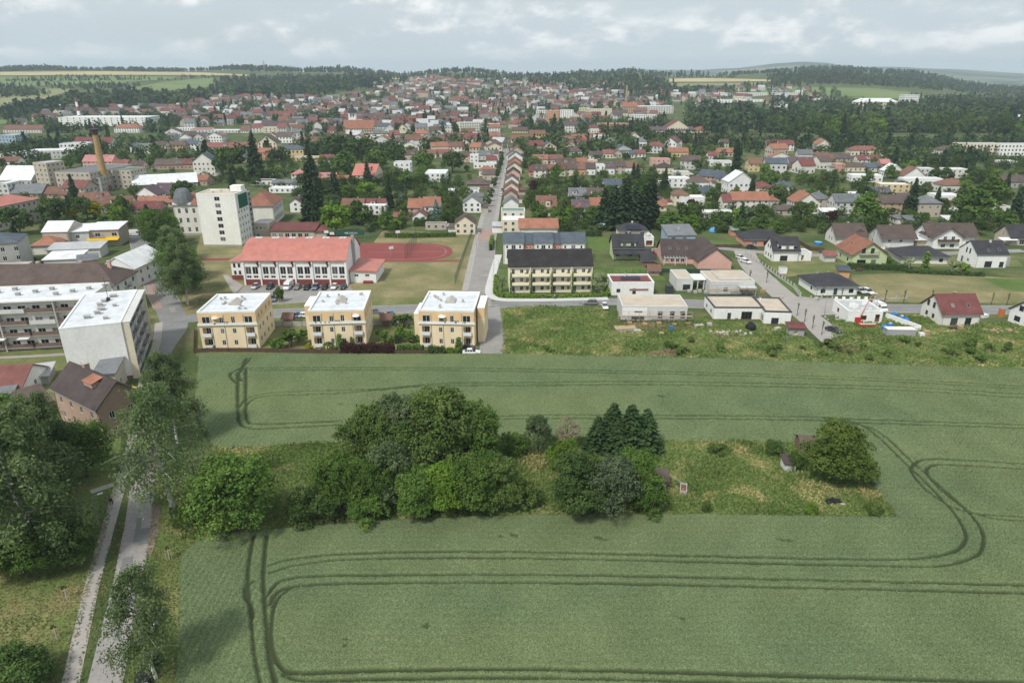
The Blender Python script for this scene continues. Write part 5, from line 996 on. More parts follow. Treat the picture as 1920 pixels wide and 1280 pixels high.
e = empty('crane_arm', P(1612,606,0), -.35, 'thin red and white loading crane beside the unfinished house', 'crane'); q = MB(); q.tube([(0,0,0),(0,0,2.5)], .16); q.build('mast', M('redpl'), e); q = MB(); q.tube([(0,0,2.5),(1.4,.3,7.5),(2.0,.4,8.8)], [.14,.1,.06]); q.build('boom', surf('pale_red', (.6,.25,.2), .5), e); boxpart('base', M('redpl'), e, (0,0,.3), (1.6,1.4,.6))
e = empty('black_tank', P(1407,618,0), 0, 'round black plastic tank on the rough ground before the white modern bungalow', 'tank'); q = MB(); q.tube([(0,0,.0),(0,0,.25),(0,0,.8),(0,0,1.5),(0,0,1.9),(0,0,2.1)], [.7,1.25,1.5,1.3,.8,.45], 16); q.build('body', M('blackpl'), e); q = MB(); q.tube([(0,0,2.09),(0,0,2.35)], [.42,.40], 12); q.build('neck', M('blackpl'), e)
# rubble heaps
for i, (px, py, n) in enumerate(((1365,624,40),(1240,662,30),(1590,655,20),(1868,620,18),(1585,598,16))):
    e = empty('rubble_heap', P(px, py, 0), 0, ['flat heap of grey rubble below the white modern bungalow','pale soil heap on the edge of the wheat field','soil heap at the end of the paved lane','small heap of boards right of the maroon-roofed house','heap of grey stones beside the unfinished house'][i], 'heap'); q = MB(); rg = random.Random(i)
    for k in range(n): q.box((rg.gauss(0,2.6), rg.gauss(0,.9), rg.random()*.35), (rg.uniform(.3,1.1), rg.uniform(.3,.8), rg.uniform(.2,.5)), 0, rg.random()*3)
    o = q.build('stones', M('soil') if i in (1, 2) else (M('palegrav') if i != 3 else M('palewood')), e); o['kind'] = 'stuff'
# ================================================================== LEFT SIDE
B = P(226.5,606,13.6); A = B-Vector((math.cos(R_(20)),math.sin(R_(20)),0))*12; r = house('panel_block', 'white slab block of flats with a blank end wall and balconies along the street', 'block of flats', A, B, 26.5, 13.6, 'flat', 0, 'white', 'whitemembrane', wins={'r': [(u, .9+3.1*k, 1.8, 1.5) for k in range(4) for u in (3,7,11,15,19,23)], 'l': [(u, .9+3.1*k, 1.8, 1.5) for k in range(4) for u in (4,10,16,22)]}, parapet=.3, plinth=(1.0,'brown')); L, D, h = LD(r)
q = MB(); q.box((L/2+.9,.4,13.5), (1.7,D-.4,.35)); q.build('eaves_strip', wm('lightgrey'), r)
for s, zc in ((-D/2+.4, 6.6), (D/2-.4, 6.6)): boxpart('fin_wall', wm('cream'), r, (L/2+.8, s, zc), (1.55,.3,13.2))
for k in range(4):
    for i in range(4): balcony(r, L, D, 'r', 3.6+6.3*i, 1.2+3.1*k, 5.4, 1.3, [wm('concrete'), M('metal'), wm('concrete'), wm('grey')][(i+k) % 4], 1.0)
roofbits(r, 13.65, [(-.5,2,1.0,.7),(-.2,5,.9,.6),(.3,-1.5,1.2,.5),(-1.6,-7,1.1,.6),(2.4,-9,.8,.5),(.0,-4.5,1.0,.7),(1.2,9,1.2,.5),(2.8,.5,.7,.5)]); q = MB(); q.tube([(0,0,0),(0,0,6)], .06); q.tube([(-.7,0,5),(.7,0,5)], .04); q.box((0,0,.4), (.8,.8,.8)); q.build('aerial', M('darkmetal'), r, loc=(.6,6,13.6))
A, B = P(-90,662,0), P(190,648,0); L = (B-A).length; D = 12.5; w = [(2.2+i*3.3, 1.0+3.05*k, 1.9, 1.5) for k in range(4) for i in range(int(L/3.3))]
r = house('panel_block', 'beige block of flats with brown balcony bands, left picture edge', 'block of flats', A, B, D, 13.0, 'flat', 0, 'offwhite', 'whitemembrane', wins={'f': w}, parapet=.35); L, D, h = LD(r)
for k in range(4):
    for i in range(int(L/6.6)): balcony(r, L, D, 'f', 3.4+i*6.6, .95+3.05*k, 6.0, 1.2, surf('brown_balcony', (.17,.12,.10), .8, .2, 1) if (i+k) % 5 else wm('lightgrey'), 1.0)
for i in range(int(L/13.2)+1): boxpart('fin_wall', wm('concrete'), r, (-L/2+.2+i*13.2, -D/2-.65, 6.5), (.4,1.3,13.0))
boxpart('eaves_strip', wm('white'), r, (0,-D/2-.7,13.1), (L,1.5,.4)); roofbits(r, 13.05, [(-L/2+4+i*3.1, (i*37 % 7)-3, .9, .7) for i in range(11)])
for i in range(3): boxpart('awning', wm('white'), r, (L*.02-5.5*i, -D/2-1.7, 3.6), (2.6,1.5,.08))
A, B = P(-90,538,9.4), P(212,533.5,9.4); r = house('long_house', 'long white house with weathered brown hip roof on the left street', 'apartment house', A, B, 14, 9.4, 'hip', 4.6, 'white', 'brown', wins={'r': [(u, 1+3*k, 1.3, 1.5) for k in range(3) for u in (2.4,7,11.6)], 'f': []}, o=.7); L, D, h = LD(r)
for k in range(2): balcony(r, L, D, 'r', 7, 3.8+3*k, 2.6, 1.1, M('darkmetal'), 1.0, True)
for i, x in enumerate((-30,-16,-2,10,18)): chimney(r, x, .8, 13.4, .9, 'pink', .9)
r2 = house('row_house', 'gabled house with white metal roof on the left street', 'house', P(186,503,6.2), P(253,504,6.2), 18, 6.2, 'gy', 3.6, 'white', 'white', wins={'f': [], 'r': [(u, 1+2.9*k, 1.2, 1.4) for k in range(2) for u in (3,7,11,15)]}, o=.3)
# brick house by the road
r = house('brick_house', 'old brick house with dark roof and orange dormer among the birches', 'house', P(98,725,7.2), P(181,766,7.2), 8.6, 7.2, 'gx', 3.8, 'brick', 'blackbrown', wins={'r': [(2.4,1,1,1.5),(6,1,1,1.5),(2.4,4.2,1,1.5),(6,4.2,1,1.5)], 'f': row(4, 17, 1.2, 1.1, 1.5, 2)+row(4, 17, 4.4, 1.1, 1.5, 2)}, o=.45); L, D, h = LD(r)
q = MB(); q.box((0,0,.35), (3.2,1.8,.9)); q.slab([(-1.8,-1.1,.85),(1.8,-1.1,.85),(1.8,1.3,1.5),(-1.8,1.3,1.5)], .12, 1); q.build('dormer', [wm('brick'), rm('orange')], r, loc=(2.8,-1.6,9.6)); chimney(r, -5.5, 1.2, 10.0, 1.3, 'brick', 1.0); chimney(r, -3.2, .4, 10.6, 1.2, 'brick', 1.0)
r = house('lean_to', 'lean-to with dark brown roof on the far side of the brick house', 'shed', P(52,765,3), P(95,752,3), 6, 3.0, 'shed', 1.6, 'brick', 'brown', wins={}); r = house('outbuilding', 'grey-roofed outbuilding between brick house and white slab block', 'outbuilding', P(185,738,0), P(222,735,0), 7, 4.6, 'shed', 1.0, 'beige', 'grey', wins={'f': [(2.5,2.4,.9,1.2)], 'r': [(3,1,.9,1.3)]})
r = house('detached_house', 'white cottage with red roof at the left picture edge', 'house', P(-42,750,0), P(47,746,0), 10, 3.0, 'gx', 2.7, 'white', 'red', wins={'f': [(9,1,1.2,1.3),(12,1,1.2,1.3)], 'r': [(5,1,1,1.2)]}); r = house('shed', 'low white shed below the red-roofed cottage', 'shed', P(-30,775,0), P(22,768,0), 5, 2.6, 'shed', .5, 'white', 'grey', wins={'f': [(4,1,1,1)]}); r = house('greenhouse', 'small greenhouse with glassy grey roof beside the red-roofed cottage', 'greenhouse', P(53,724,0), P(93,719,0), 6, 2.0, 'shed', .6, 'grey', 'lightgrey', wins={})
r = house('concrete_block', 'grey concrete building with slate top at the left picture edge', 'building', P(-60,517,0), P(47,508,0), 14, 10.5, 'hip', 2.5, 'concrete', 'slate', wins={'f': [(u, 1+3.2*k, 1.3, 1.6) for k in range(3) for u in (4,8,12,16,20)]}, o=.3); r = house('outbuilding', 'low beige flat outbuilding in front of the grey concrete building', 'outbuilding', P(-30,527,0), P(52,522,0), 7, 4.0, 'flat', 0, 'beige', 'lightgrey', wins={})
for a, b, D, h, rf, lb in (((85,503),(150,500),9,3.0,'white','low shed with white metal roof in the courtyard behind the brown hip roof'),((92,487),(190,483),8,3.6,'lightgrey','long low workshop with grey roof behind the courtyard shed'),((150,507),(186,503),6,3.2,'grey','small pink-walled workshop beside the white metal roof gable')):
    house('workshop', lb, 'workshop', P(*a,0), P(*b,0), D, h, 'shed', .8, 'pink' if rf == 'grey' else 'lightgrey', rf, wins={'f': row(4, 14, 1.1, 1.0, 1.0, 1.5) if rf == 'lightgrey' else []})
# shop with the yellow awning
r = house('shop_house', 'beige shop house with white roof and yellow awning', 'shop', P(172,462,0), P(227,460,0), 11, 6.6, 'shed', .9, 'beige', 'white', wins={'f': [(3.2,3.9,2.0,1.5),(9.4,3.9,2.0,1.5)]}); L, D, h = LD(r)
q = MB(); q.slab([(-L/2-.4,-D/2-2.6,2.9),(L/2+.2,-D/2-2.6,2.9),(L/2+.2,-D/2,3.6),(-L/2-.4,-D/2,3.6)], .15); q.build('awning', M('yellowsheet'), r); balcony(r, L, D, 'f', 3.4, 3.7, 5, 1.0, M('darkmetal'), 1.0, True)
r = house('shop_house', 'grey middle house with white roof left of the yellow awning', 'house', P(135,465,0), P(171.5,463,0), 11, 6.4, 'shed', .9, 'lightgrey', 'white', wins={'f': [(3,3.8,1.4,1.4),(7,3.8,1.4,1.4)]}); r = house('corner_house', 'corner house with white metal gable roof next to the shop row', 'house', P(86,468,0), P(134,467,0), 13, 7.0, 'gx', 3.0, 'beige', 'white', wins={'f': [(9,1,1.2,1.6),(9,4,1.2,1.5)]}, o=.2)
r = house('small_house', 'small house with orange hip roof below the white corner roof', 'house', P(62,478,0), P(112,476,0), 9, 3.6, 'hip', 3.0, 'offwhite', 'orange', wins={}); r = house('school_wing', 'long beige building with red hip roof at the left edge', 'building', P(-60,448,0), P(79,414,0), 14, 10.4, 'hip', 3.0, 'beige', 'redmetal', wins={'f': [(2.5+i*2.9, 1.2+3.3*k, 1.3, 1.7) for k in range(3) for i in range(14)], 'r': []})
# ---- school: white tower slab, old building with a dome, orange-roofed wing
r = house('school_tower', 'white seven-storey school tower with one column of windows', 'tower block', P(383,461,0), P(454,461.5,0), 12, 20.6, 'flat', 0, 'palegreen', 'beigegravel', wins={'f': [(8.2, 2.0+2.7*k, 2.2, 1.7) for k in range(7)], 'r': [(1.8+2.7*i, 1.8+2.75*k, 1.0, 1.4) for k in range(5) for i in range(4)]}, parapet=.5, plinth=(.6,'grey')); L, D, h = LD(r)
q = MB(); q.box((L/2+.06,1.0,17.4), (.10,9.0,5.4)); q.build('green_panel', surf('green_glass', (.02,.13,.09), .3, .2, .5), r); boxpart('stair_tower', wm('grey'), r, (L/2-2.2,D/2+1.8,9.9), (4.4,3.5,19.8)); boxpart('roof_house', wm('white'), r, (L*.33,D/2-2.4,21.9), (4.5,4.0,2.2)); roofbits(r, 20.65, [(-1,2,.5,.6),(1.6,4,.5,.6),(-3,-1,.5,.5)])
for i in range(9): boxpart('stair_window', M('glass'), r, (L/2+.04,D/2+1.8,2+2.1*i), (.06,1.4,1.2))
r = house('old_school', 'old white school with grey domed corner tower', 'school', P(334,442,0), P(384,441,0), 16, 13.2, 'hip', 4.0, 'offwhite', 'orange', wins={'f': [(2.3+3.0*i, 1.6+4.0*k, 1.2, 2.1) for k in range(3) for i in range(4)]}, plinth=(1.0,'grey')); L, D, h = LD(r)
q = MB(); q.box((-L/2+3.8,-D/2+2.6,13.6), (7.8,6.0,1.0)); q.build('cornice', wm('offwhite'), r); q = MB(); q.tube([(-L/2+3.8,-D/2+2.8,14.0),(-L/2+3.8,-D/2+2.8,16),(-L/2+3.8,-D/2+2.8,18.6),(-L/2+3.8,-D/2+2.8,19.4),(-L/2+3.8,-D/2+2.8,19.7)], [4.3,3.9,2.9,2.3,2.0], 12); q.build('dome', rm('grey'), r)
r = house('school_wing', 'cream school wing with orange hip roof and tall windows', 'school', P(462,422,0), P(516,421,0), 20, 8.8, 'hip', 5.2, 'offwhite', 'orange', wins={'r': [(1.6+1.7*i, 1.2+4.0*k, 1.0, 2.3) for k in range(2) for i in range(11)], 'f': []}, o=.6); r = house('school_annex', 'small two-storey beige school annex', 'annex', P(478,447,0), P(507,447,0), 9, 6.2, 'flat', 0, 'beige', 'lightgrey', wins={'f': row(4, 7.6, 3.9, 1.1, 1.2, .8)+row(2, 7.6, .9, 1.1, 1.2, 1)})
r = house('gym_annex', 'long low building with faded red roof behind the sports court', 'building', P(508.5,450,0), P(591,450,0), 9, 3.9, 'shed', 1.5, 'beige', 'maroon', wins={'f': row(7, 19.5, 1.2, 1.9, 1.7, .7)}); r = house('gym_annex', 'beige end block with red roof edge next to the long low building', 'building', P(592,450,0), P(613,449,0), 8, 3.4, 'shed', 1.0, 'beige', 'maroon', wins={})

# grassy mound of dug-out soil before the roofless house
p = P(1615,640,0); e = empty('soil_mound', p, .15, 'overgrown soil mound in front of the roofless house', 'mound'); V = []; F = []; rr = np.random.default_rng(5); nx_, ny_ = 22, 12
for i in range(nx_+1):
    for j in range(ny_+1): x, y = (i/nx_-.5)*2, (j/ny_-.5)*2; V.append((x*8, y*4, max(-.1, 2.1*max(0, 1-(x*x+y*y))**.8*(1+.25*math.sin(3*x+1)))+.12*rr.random()*(x*x+y*y < .95)))
for i in range(nx_):
    for j in range(ny_): F.append((i*(ny_+1)+j, (i+1)*(ny_+1)+j, (i+1)*(ny_+1)+j+1, i*(ny_+1)+j+1))
link('earth', mesh('earth', V, F, ROUGH()), e); C = np.array(V)[rr.integers(0, len(V), 2600)]+rr.normal(0,.25,(2600,3))*np.array([1,1,.1]); C = C[C[:,2] > .1]; v_, f_ = cards(C+np.array([0,0,.12]), np.tile([0,0,1.0],(len(C),1)), .2*rr.uniform(.6,1.4,len(C)), rr); o = link('weeds', fast('weeds', v_, f_, gm, np.repeat(rr.random(len(C)),4)), e); o['kind'] = 'stuff'
# builders' and garden clutter
for px, py, d, mt, lb, ct, nm in ((1240,628,(1.2,1.0,.7),'palewood','pale pallet alone in the grass before the scaffolded bungalow','pallet','pallet'),(1310,612,(2.6,1.1,.5),'palegrav','long pale stack beside the modern bungalow wall','stack','brick_stack'),(1330,612,(1.2,1.2,.9),'conc','grey block cube right of the long pale stack','stack','block_stack'),(1458,618,(1.6,1.1,.6),'palegrav','pale rubble bag left of the dark wooden shed','bag','rubble_bag'),(1474,634,(2.2,1.2,.25),'metal','metal sheet lying below the dark wooden shed','sheet','metal_sheet'),(1786,618,(1.8,.9,.8),'wood','wooden garden table before the maroon-roofed house','table','garden_table'),(1800,617,(1.3,.8,.9),'palewood','pale log pile before the maroon-roofed house','log pile','log_pile'),(1843,594,(2.2,1.8,.8),'whitepl','white covered heap right of the maroon-roofed house','heap','covered_heap'),(1430,548,(1.4,1.0,.9),'palewood','pale crate beside the paved lane kerb','crate','wooden_crate'),(1300,520,(2.0,1.2,1.0),'conc','grey block stack between the unfinished blocks','stack','block_stack'),(1610,508,(2.2,1.2,.8),'wood','brown bench behind the anthracite bungalow','bench','garden_bench'),(1530,563,(1.6,1.2,.8),'conc','grey cube at the corner of the paved lane','stack','block_stack'),(1465,560,(1.2,.9,.7),'palegrav','pale sack beside the lane corner','sack','building_sack')):
    crate(px, py, d, M(mt), lb, ct, nm, None, (px % 7)*.2)
# ================================================================== CARS
def car_meshes(kind):
    L, Wd, Hh = {'sedan': (4.5,1.8,1.45), 'hatch': (4.0,1.75,1.5), 'wagon': (4.6,1.82,1.55), 'van': (5.6,2.0,2.5)}[kind]; a = L/2; w = Wd/2
    if kind == 'van': st = [(-a,.35,1.05,.92),(-a+.15,.3,2.35,1),(a-1.7,.3,2.45,1),(a-1.25,.3,2.1,.99),(a-.75,.3,1.25,.98),(a-.1,.35,1.0,.93),(a,.4,.8,.85)]
    else: st = [(-a,.38,.78,.86),(-a+.12,.28,.92,.95),(-a+.9,.25,.95,1),(0,.25,.93,1),(a-1.1,.25,.88,1),(a-.25,.28,.74,.95),(a,.36,.62,.84)]
    b = MB(); V = []; F = []
    for x, z0, z1, k in st: V += [(x,-w*k*.92,z0),(x,-w*k,(z0+z1)/2),(x,-w*k*.9,z1),(x,w*k*.9,z1),(x,w*k,(z0+z1)/2),(x,w*k*.92,z0)]
    for i in range(len(st)-1):
        for j in range(6): F.append((i*6+j, i*6+(j+1) % 6, (i+1)*6+(j+1) % 6, (i+1)*6+j))
    F += [tuple(range(5,-1,-1)), tuple(range((len(st)-1)*6, len(st)*6))]; b.add(V, F)
    g = MB()
    if kind == 'van':
        g.add([(a-1.72,-w*.86,2.38),(a-1.72,w*.86,2.38),(a-.72,w*.88,1.3),(a-.72,-w*.88,1.3)], [(0,1,2,3)]); g.V = [(x+.06,y,z+.06) for x,y,z in g.V]
        for s in (-1, 1): g.box((a-1.65, s*w*.985, 1.7), (.9,.06,.6))
    else:
        rb = {'sedan': (-a+.55,-a+1.25,a-2.05,a-1.2), 'hatch': (-a+.08,-a+.6,a-2.1,a-1.15), 'wagon': (-a+.08,-a+.5,a-2.2,a-1.25)}[kind]
        lo = [(rb[0],-w*.88,.9),(rb[3],-w*.88,.87),(rb[3],w*.88,.87),(rb[0],w*.88,.9)]; hi = [(rb[1],-w*.70,Hh-.03),(rb[2],-w*.70,Hh-.03),(rb[2],w*.70,Hh-.03),(rb[1],w*.70,Hh-.03)]
        g.add(lo+hi, [(0,1,5,4),(1,2,6,5),(2,3,7,6),(3,0,4,7),(4,5,6,7)])
        b.add([(x*1.02-.0,y*1.03,z) for x,y,z in hi]+[(x*.97,y*.9,z+.05) for x,y,z in hi], [(0,1,5,4),(1,2,6,5),(2,3,7,6),(3,0,4,7),(4,5,6,7)])
        for s in (-1, 1):
            for xx in (rb[1]+.02, (rb[1]+rb[2])/2, rb[2]): b.add([(xx-.05,s*w*.705,Hh),(xx+.05,s*w*.705,Hh),(xx+.12 if xx == rb[2] else xx+.05,s*w*.895,.88),(xx+.02 if xx == rb[2] else xx-.05,s*w*.895,.88)], [(0,1,2,3)])
    wh = MB(); wh.tube([(0,-.11,0),(0,.11,0)], [.32,.32], 14); rim = MB(); rim.tube([(0,-.12,0),(0,.12,0)], [.19,.19], 10)
    return dict(L=L, w=w, body=b.mesh('body', paint('silver', (.5,.51,.52))), glass=g.mesh('windows', M('glass')), tyre=wh.mesh('tyre', M('tyre')), rim=rim.mesh('rim', M('rim')), zl=.62 if kind != 'van' else .85)
CM = {k: car_meshes(k) for k in ('sedan','hatch','wagon','van')}
CARC = dict(white=(.72,.72,.72), silver=(.46,.47,.48), black=(.012,.012,.014), dark=(.035,.038,.045), blue=(.04,.11,.28), grey=(.17,.18,.19), lightblue=(.12,.27,.48), red=(.4,.03,.025), steel=(.16,.2,.27))
def car(px, py, ang, kind, col, label, group='parked cars', full=True):
    c = CM[kind]; p = P(px, py, 0); p.z = .07; e = empty('van' if kind == 'van' else 'car', p, R_(ang), label, 'van' if kind == 'van' else 'car', group)
    o = link('body', c['body'], e); o.material_slots[0].link = 'OBJECT'; o.material_slots[0].material = paint(col, CARC[col]); link('windows', c['glass'], e)
    for sx in (-1, 1):
        for sy in (-1, 1):
            t = link('wheel', c['tyre'], e, loc=(sx*c['L']*.30,sy*(c['w']-.1),.32))
            if full: link('rim', c['rim'], t)
    if full:
        for sy in (-1, 1): boxpart('headlight', M('headlight'), e, (c['L']/2-.07, sy*c['w']*.62, c['zl']), (.12,.36,.15)); boxpart('taillight', M('taillight'), e, (-c['L']/2+.05, sy*c['w']*.70, c['zl']+.08), (.1,.28,.16))
    return e
for a in (
 (479,540.5,-93,'hatch','silver','silver hatchback at the left end of the sports hall car park'),(507,540.5,-92,'wagon','dark','dark blue car beside the gap left of the white van'),(541,541,-90,'van','white','white van in front of the sports hall'),(558.5,541,-91,'sedan','grey','grey-brown car directly right of the white van'),(576,541.5,-90,'sedan','black','black car, second right of the white van'),(592,541.5,-90,'wagon','steel','steel-blue car, third right of the white van'),(609,541.5,-90,'hatch','black','black hatchback, fourth right of the white van'),(627,541,-90,'hatch','white','white hatchback, only white car of the car park row'),(644,541,-91,'hatch','dark','dark hatchback at the right end of the car park row'),
 (512,563,-70,'wagon','grey','grey car half under the small round car park tree'),(558,595,2,'hatch','lightblue','light blue car on the street between the first two peach houses'),(574,595,2,'hatch','white','white car behind the light blue one on the street'),(705,588,2,'hatch','grey','grey car on the street right of the middle peach house'),
 (884,664,3,'sedan','white','white saloon at the end of the lane beside the wheat field'),(878,656,2,'sedan','dark','dark saloon hidden behind the white one at the field edge'),(905,600,86,'hatch','blue','blue car in the yard beside the third peach house'),
 (1107,571,178,'wagon','grey','grey estate car on the road below the new terrace house'),(1134,578,-88,'hatch','white','white car parked off the road near the scaffolded bungalow'),(1389,486,-62,'hatch','white','white car, farther of two on the paved lane'),(1398,493,-62,'sedan','white','white saloon, nearer of two on the paved lane'),(1409.5,466,2,'wagon','dark','dark car in front of the orange-brown bungalow'),
 (1614,549,-84,'hatch','silver','silver car beside the anthracite bungalow'),(1627,550,-74,'wagon','white','white car next to the silver one by the anthracite bungalow'),(1562.5,622,-58,'sedan','dark','dark saloon at the end of the paved lane'),(1649,582,-85,'van','white','white van behind the roofless house'),(1230,476,-80,'hatch','red','red car between green house and pink house'),
 (322,537,-70,'wagon','steel','dark car under the big street tree on the left street'),(255,442,5,'van','white','white van at the head of the left street'),(285,1170,-80,'hatch','silver','silver car under the half-bare birch'),(277,1262,-80,'sedan','black','black car at the bottom edge under the half-bare birch'),
 (951,318,88,'hatch','dark','dark car far up the straight street, right kerb'),(942.5,357,88,'wagon','steel','steel-blue car on the right kerb of the straight street'),(939.5,367,88,'hatch','white','white car on the right kerb of the straight street'),(925,361,88,'hatch','white','white car parked between the street trees'),(934.5,336,88,'hatch','white','small white car farther up between the street trees'),(948,329,88,'hatch','silver','silver car on the right kerb, far up the straight street')):
    car(*a, full=a[1] > 400)
# ================================================================== BINS, LAMPS, FENCES, HEDGES
for i, (px, py, bc, lc) in enumerate(((252,737,'yellowpl','yellowpl'),(251.5,745,'greypl','greypl'),(251,752,'greypl','greypl'),(250.5,758,'blackpl','blackpl'),(246,765,'blackpl','greypl'),(242,770,'yellowpl','yellowpl'),(240,776,'bluepl','bluepl'))):
    e = empty('waste_bin', P(px, py, 0), R_(-15), ['yellow-lidded bin at the far end of the bin row','first grey bin behind the yellow-lidded one','second grey bin of the row','black bin in the middle of the bin row','dark bin with grey lid in the bin row','yellow bin beside the blue one','blue bin at the near end of the bin row'][i], 'waste bin', 'bins beside the brick house')
    q = MB(); q.add([(-.55,-.42,.12),(.55,-.42,.12),(.55,.42,.12),(-.55,.42,.12),(-.68,-.52,1.15),(.68,-.52,1.15),(.68,.52,1.15),(-.68,.52,1.15)], [(3,2,1,0),(0,1,5,4),(1,2,6,5),(2,3,7,6),(3,0,4,7)]); q.build('body', M(bc if bc != 'yellowpl' else 'greypl') if i != 5 else M('yellowpl'), e)
    q = MB(); q.add([(-.72,-.56,1.15),(.72,-.56,1.15),(.72,.56,1.15),(-.72,.56,1.15),(-.6,-.3,1.38),(.6,-.3,1.38),(.6,.5,1.42),(-.6,.5,1.42)], [(0,1,5,4),(1,2,6,5),(2,3,7,6),(3,0,4,7),(4,5,6,7)]); q.build('lid', M(lc), e)
    for sx in (-1, 1): boxpart('wheel', M('tyre'), e, (sx*.5,.3,.08), (.1,.18,.16))
for i, (px, py) in enumerate(((668,592),(729,590),(735,590))):
    e = empty('waste_bin', P(px, py, 0), 0, ['dark bin on the street behind the light blue car','dark bin beside the blue one on the street','blue bin on the street right of the middle peach house'][i], 'waste bin'); q = MB(); q.box((0,0,.55), (.9,.8,1.0)); q.build('body', M('bluepl' if i == 2 else 'blackpl'), e); boxpart('lid', M('bluepl' if i == 2 else 'greypl'), e, (0,0,1.1), (.98,.88,.1))
def lamp(px, py, h, ang, label):
    e = empty('street_lamp', P(px, py, 0), R_(ang), label, 'street lamp', 'street lamps'); q = MB(); q.tube([(0,0,0),(0,0,h*.6),(0,0,h)], [.09,.07,.05], 6); q.build('pole', M('metal'), e); q = MB(); q.tube([(0,0,h-.03),(.5,0,h+.1),(.9,0,h+.12)], .035, 5); q.build('arm', M('metal'), e); boxpart('lamp_head', M('whitepl'), e, (1.15,0,h+.12), (.75,.28,.12))
for a in ((186,985,5.2,40,'street lamp with white head beside the footpath'),(305,562,7,-20,'street lamp at the left street above the corner lawn'),(270,520,7,-20,'street lamp beside the pink pavement'),(893,470,7,0,'street lamp on the sports court side of the straight street'),(100,1352,5,0,'street lamp whose white head shows at the bottom edge'),(935,520,6,180,'street lamp beside the new light pavement'),(906,405,7,0,'street lamp at the first crossing of the straight street'),(1545,590,6,120,'slim lamp at the mouth of the paved lane'),(1640,590,6,90,'slim lamp beside the white van')): lamp(*a)
def fence(pts, h, label, kind='mesh', sp=2.6, name='fence', mat=None):
    C = [P(a, b, 0) for a, b in pts]; e = empty(name, C[0], 0, label, 'fence')
    pm = {'mesh': M('greenmesh'), 'board': M('wood'), 'post': M('conc'), 'picket': M('wood')}[kind]
    for i in range(len(C)-1):
        d = C[i+1]-C[i]; L = d.length; n = max(1, round(L/sp)); a = math.atan2(d.y, d.x); o = C[i]-C[0]
        for k in range(n+(1 if i == len(C)-2 else 0)):
            p = o+d*(k/n); boxpart('post', pm, e, (p.x, p.y, h/2), (.1 if kind != 'post' else .38, .1 if kind != 'post' else .38, h+.1), a)
        if kind == 'board':
            for k in range(n): p = o+d*((k+.5)/n); boxpart('board', mat or pm, e, (p.x, p.y, h*.52), (L/n-.14,.05,h*.9), a)
        elif kind == 'post':
            p = o+d*.5; boxpart('base_wall', M('conc'), e, (p.x, p.y, .2), (L,.25,.4), a)
        else:
            q = MB()
            for z in np.linspace(.1, h, max(3, int(h/.35))): q.tube([tuple(o+Vector((0,0,z))), tuple(o+d+Vector((0,0,z)))], .012, 3)
            m = int(L/.5)
            for k in range(m): p = o+d*(k/m); q.tube([(p.x,p.y,0),(p.x,p.y,h)], .01, 3)
            w = q.build('wire_mesh', mat or M('greenmesh'), e); w['kind'] = 'stuff'
fence([(364,662),(390,660),(470,660),(575,662),(640,664)], 1.2, 'dark board fence along the wheat field below the first peach house', 'board'); fence([(364,662),(366,620)], 1.2, 'dark board fence on the street side of the first peach house', 'board'); fence([(640,664),(740,664),(790,664),(862,666)], 1.1, 'dark board fence behind the purple hedge', 'board')
fence([(853,533),(868,490),(880,455),(889,432)], 3.2, 'tall green mesh fence along the straight street', 'mesh', 4); fence([(600,445),(720,445),(800,446)], 4.0, 'tall mesh fence behind the sports court', 'mesh', 5); fence([(760,486),(772,470),(781,456)], 5.0, 'tall dark net across the sports court', 'mesh', 4)
fence([(1398,478),(1440,506),(1488,540),(1500,556)], 1.5, 'fence of white concrete posts along the paved lane', 'post', 2.6); fence([(1500,560),(1620,563),(1700,560)], 1.0, 'low concrete post fence before the anthracite bungalow', 'post', 3.2); fence([(1495,456),(1520,470),(1545,472)], 1.6, 'dark fence beside the small pool', 'board'); fence([(1135,512),(1200,512),(1222,512)], 1.4, 'green mesh fence behind the solar bungalow', 'mesh', 2.6)
fence([(1336,464),(1390,464)], 1.3, 'picket fence before the orange-brown bungalow', 'board', 2.4); fence([(512,612),(585,612)], 1.6, 'pale wall along the street between the first two peach houses', 'board', 3.0, 'street_wall', M('conc')); fence([(700,610),(775,608)], 1.6, 'pale wall along the street right of the middle peach house', 'board', 3.0, 'street_wall', M('conc')); fence([(1650,468),(1720,470),(1740,470)], 1.2, 'white fence before the grey-walled house', 'board', 3, 'garden_fence', wm('white')); fence([(1240,511),(1340,512)], 1.5, 'dark green fence behind the unfinished bungalows', 'board', 3, 'garden_fence', M('greenmesh'))
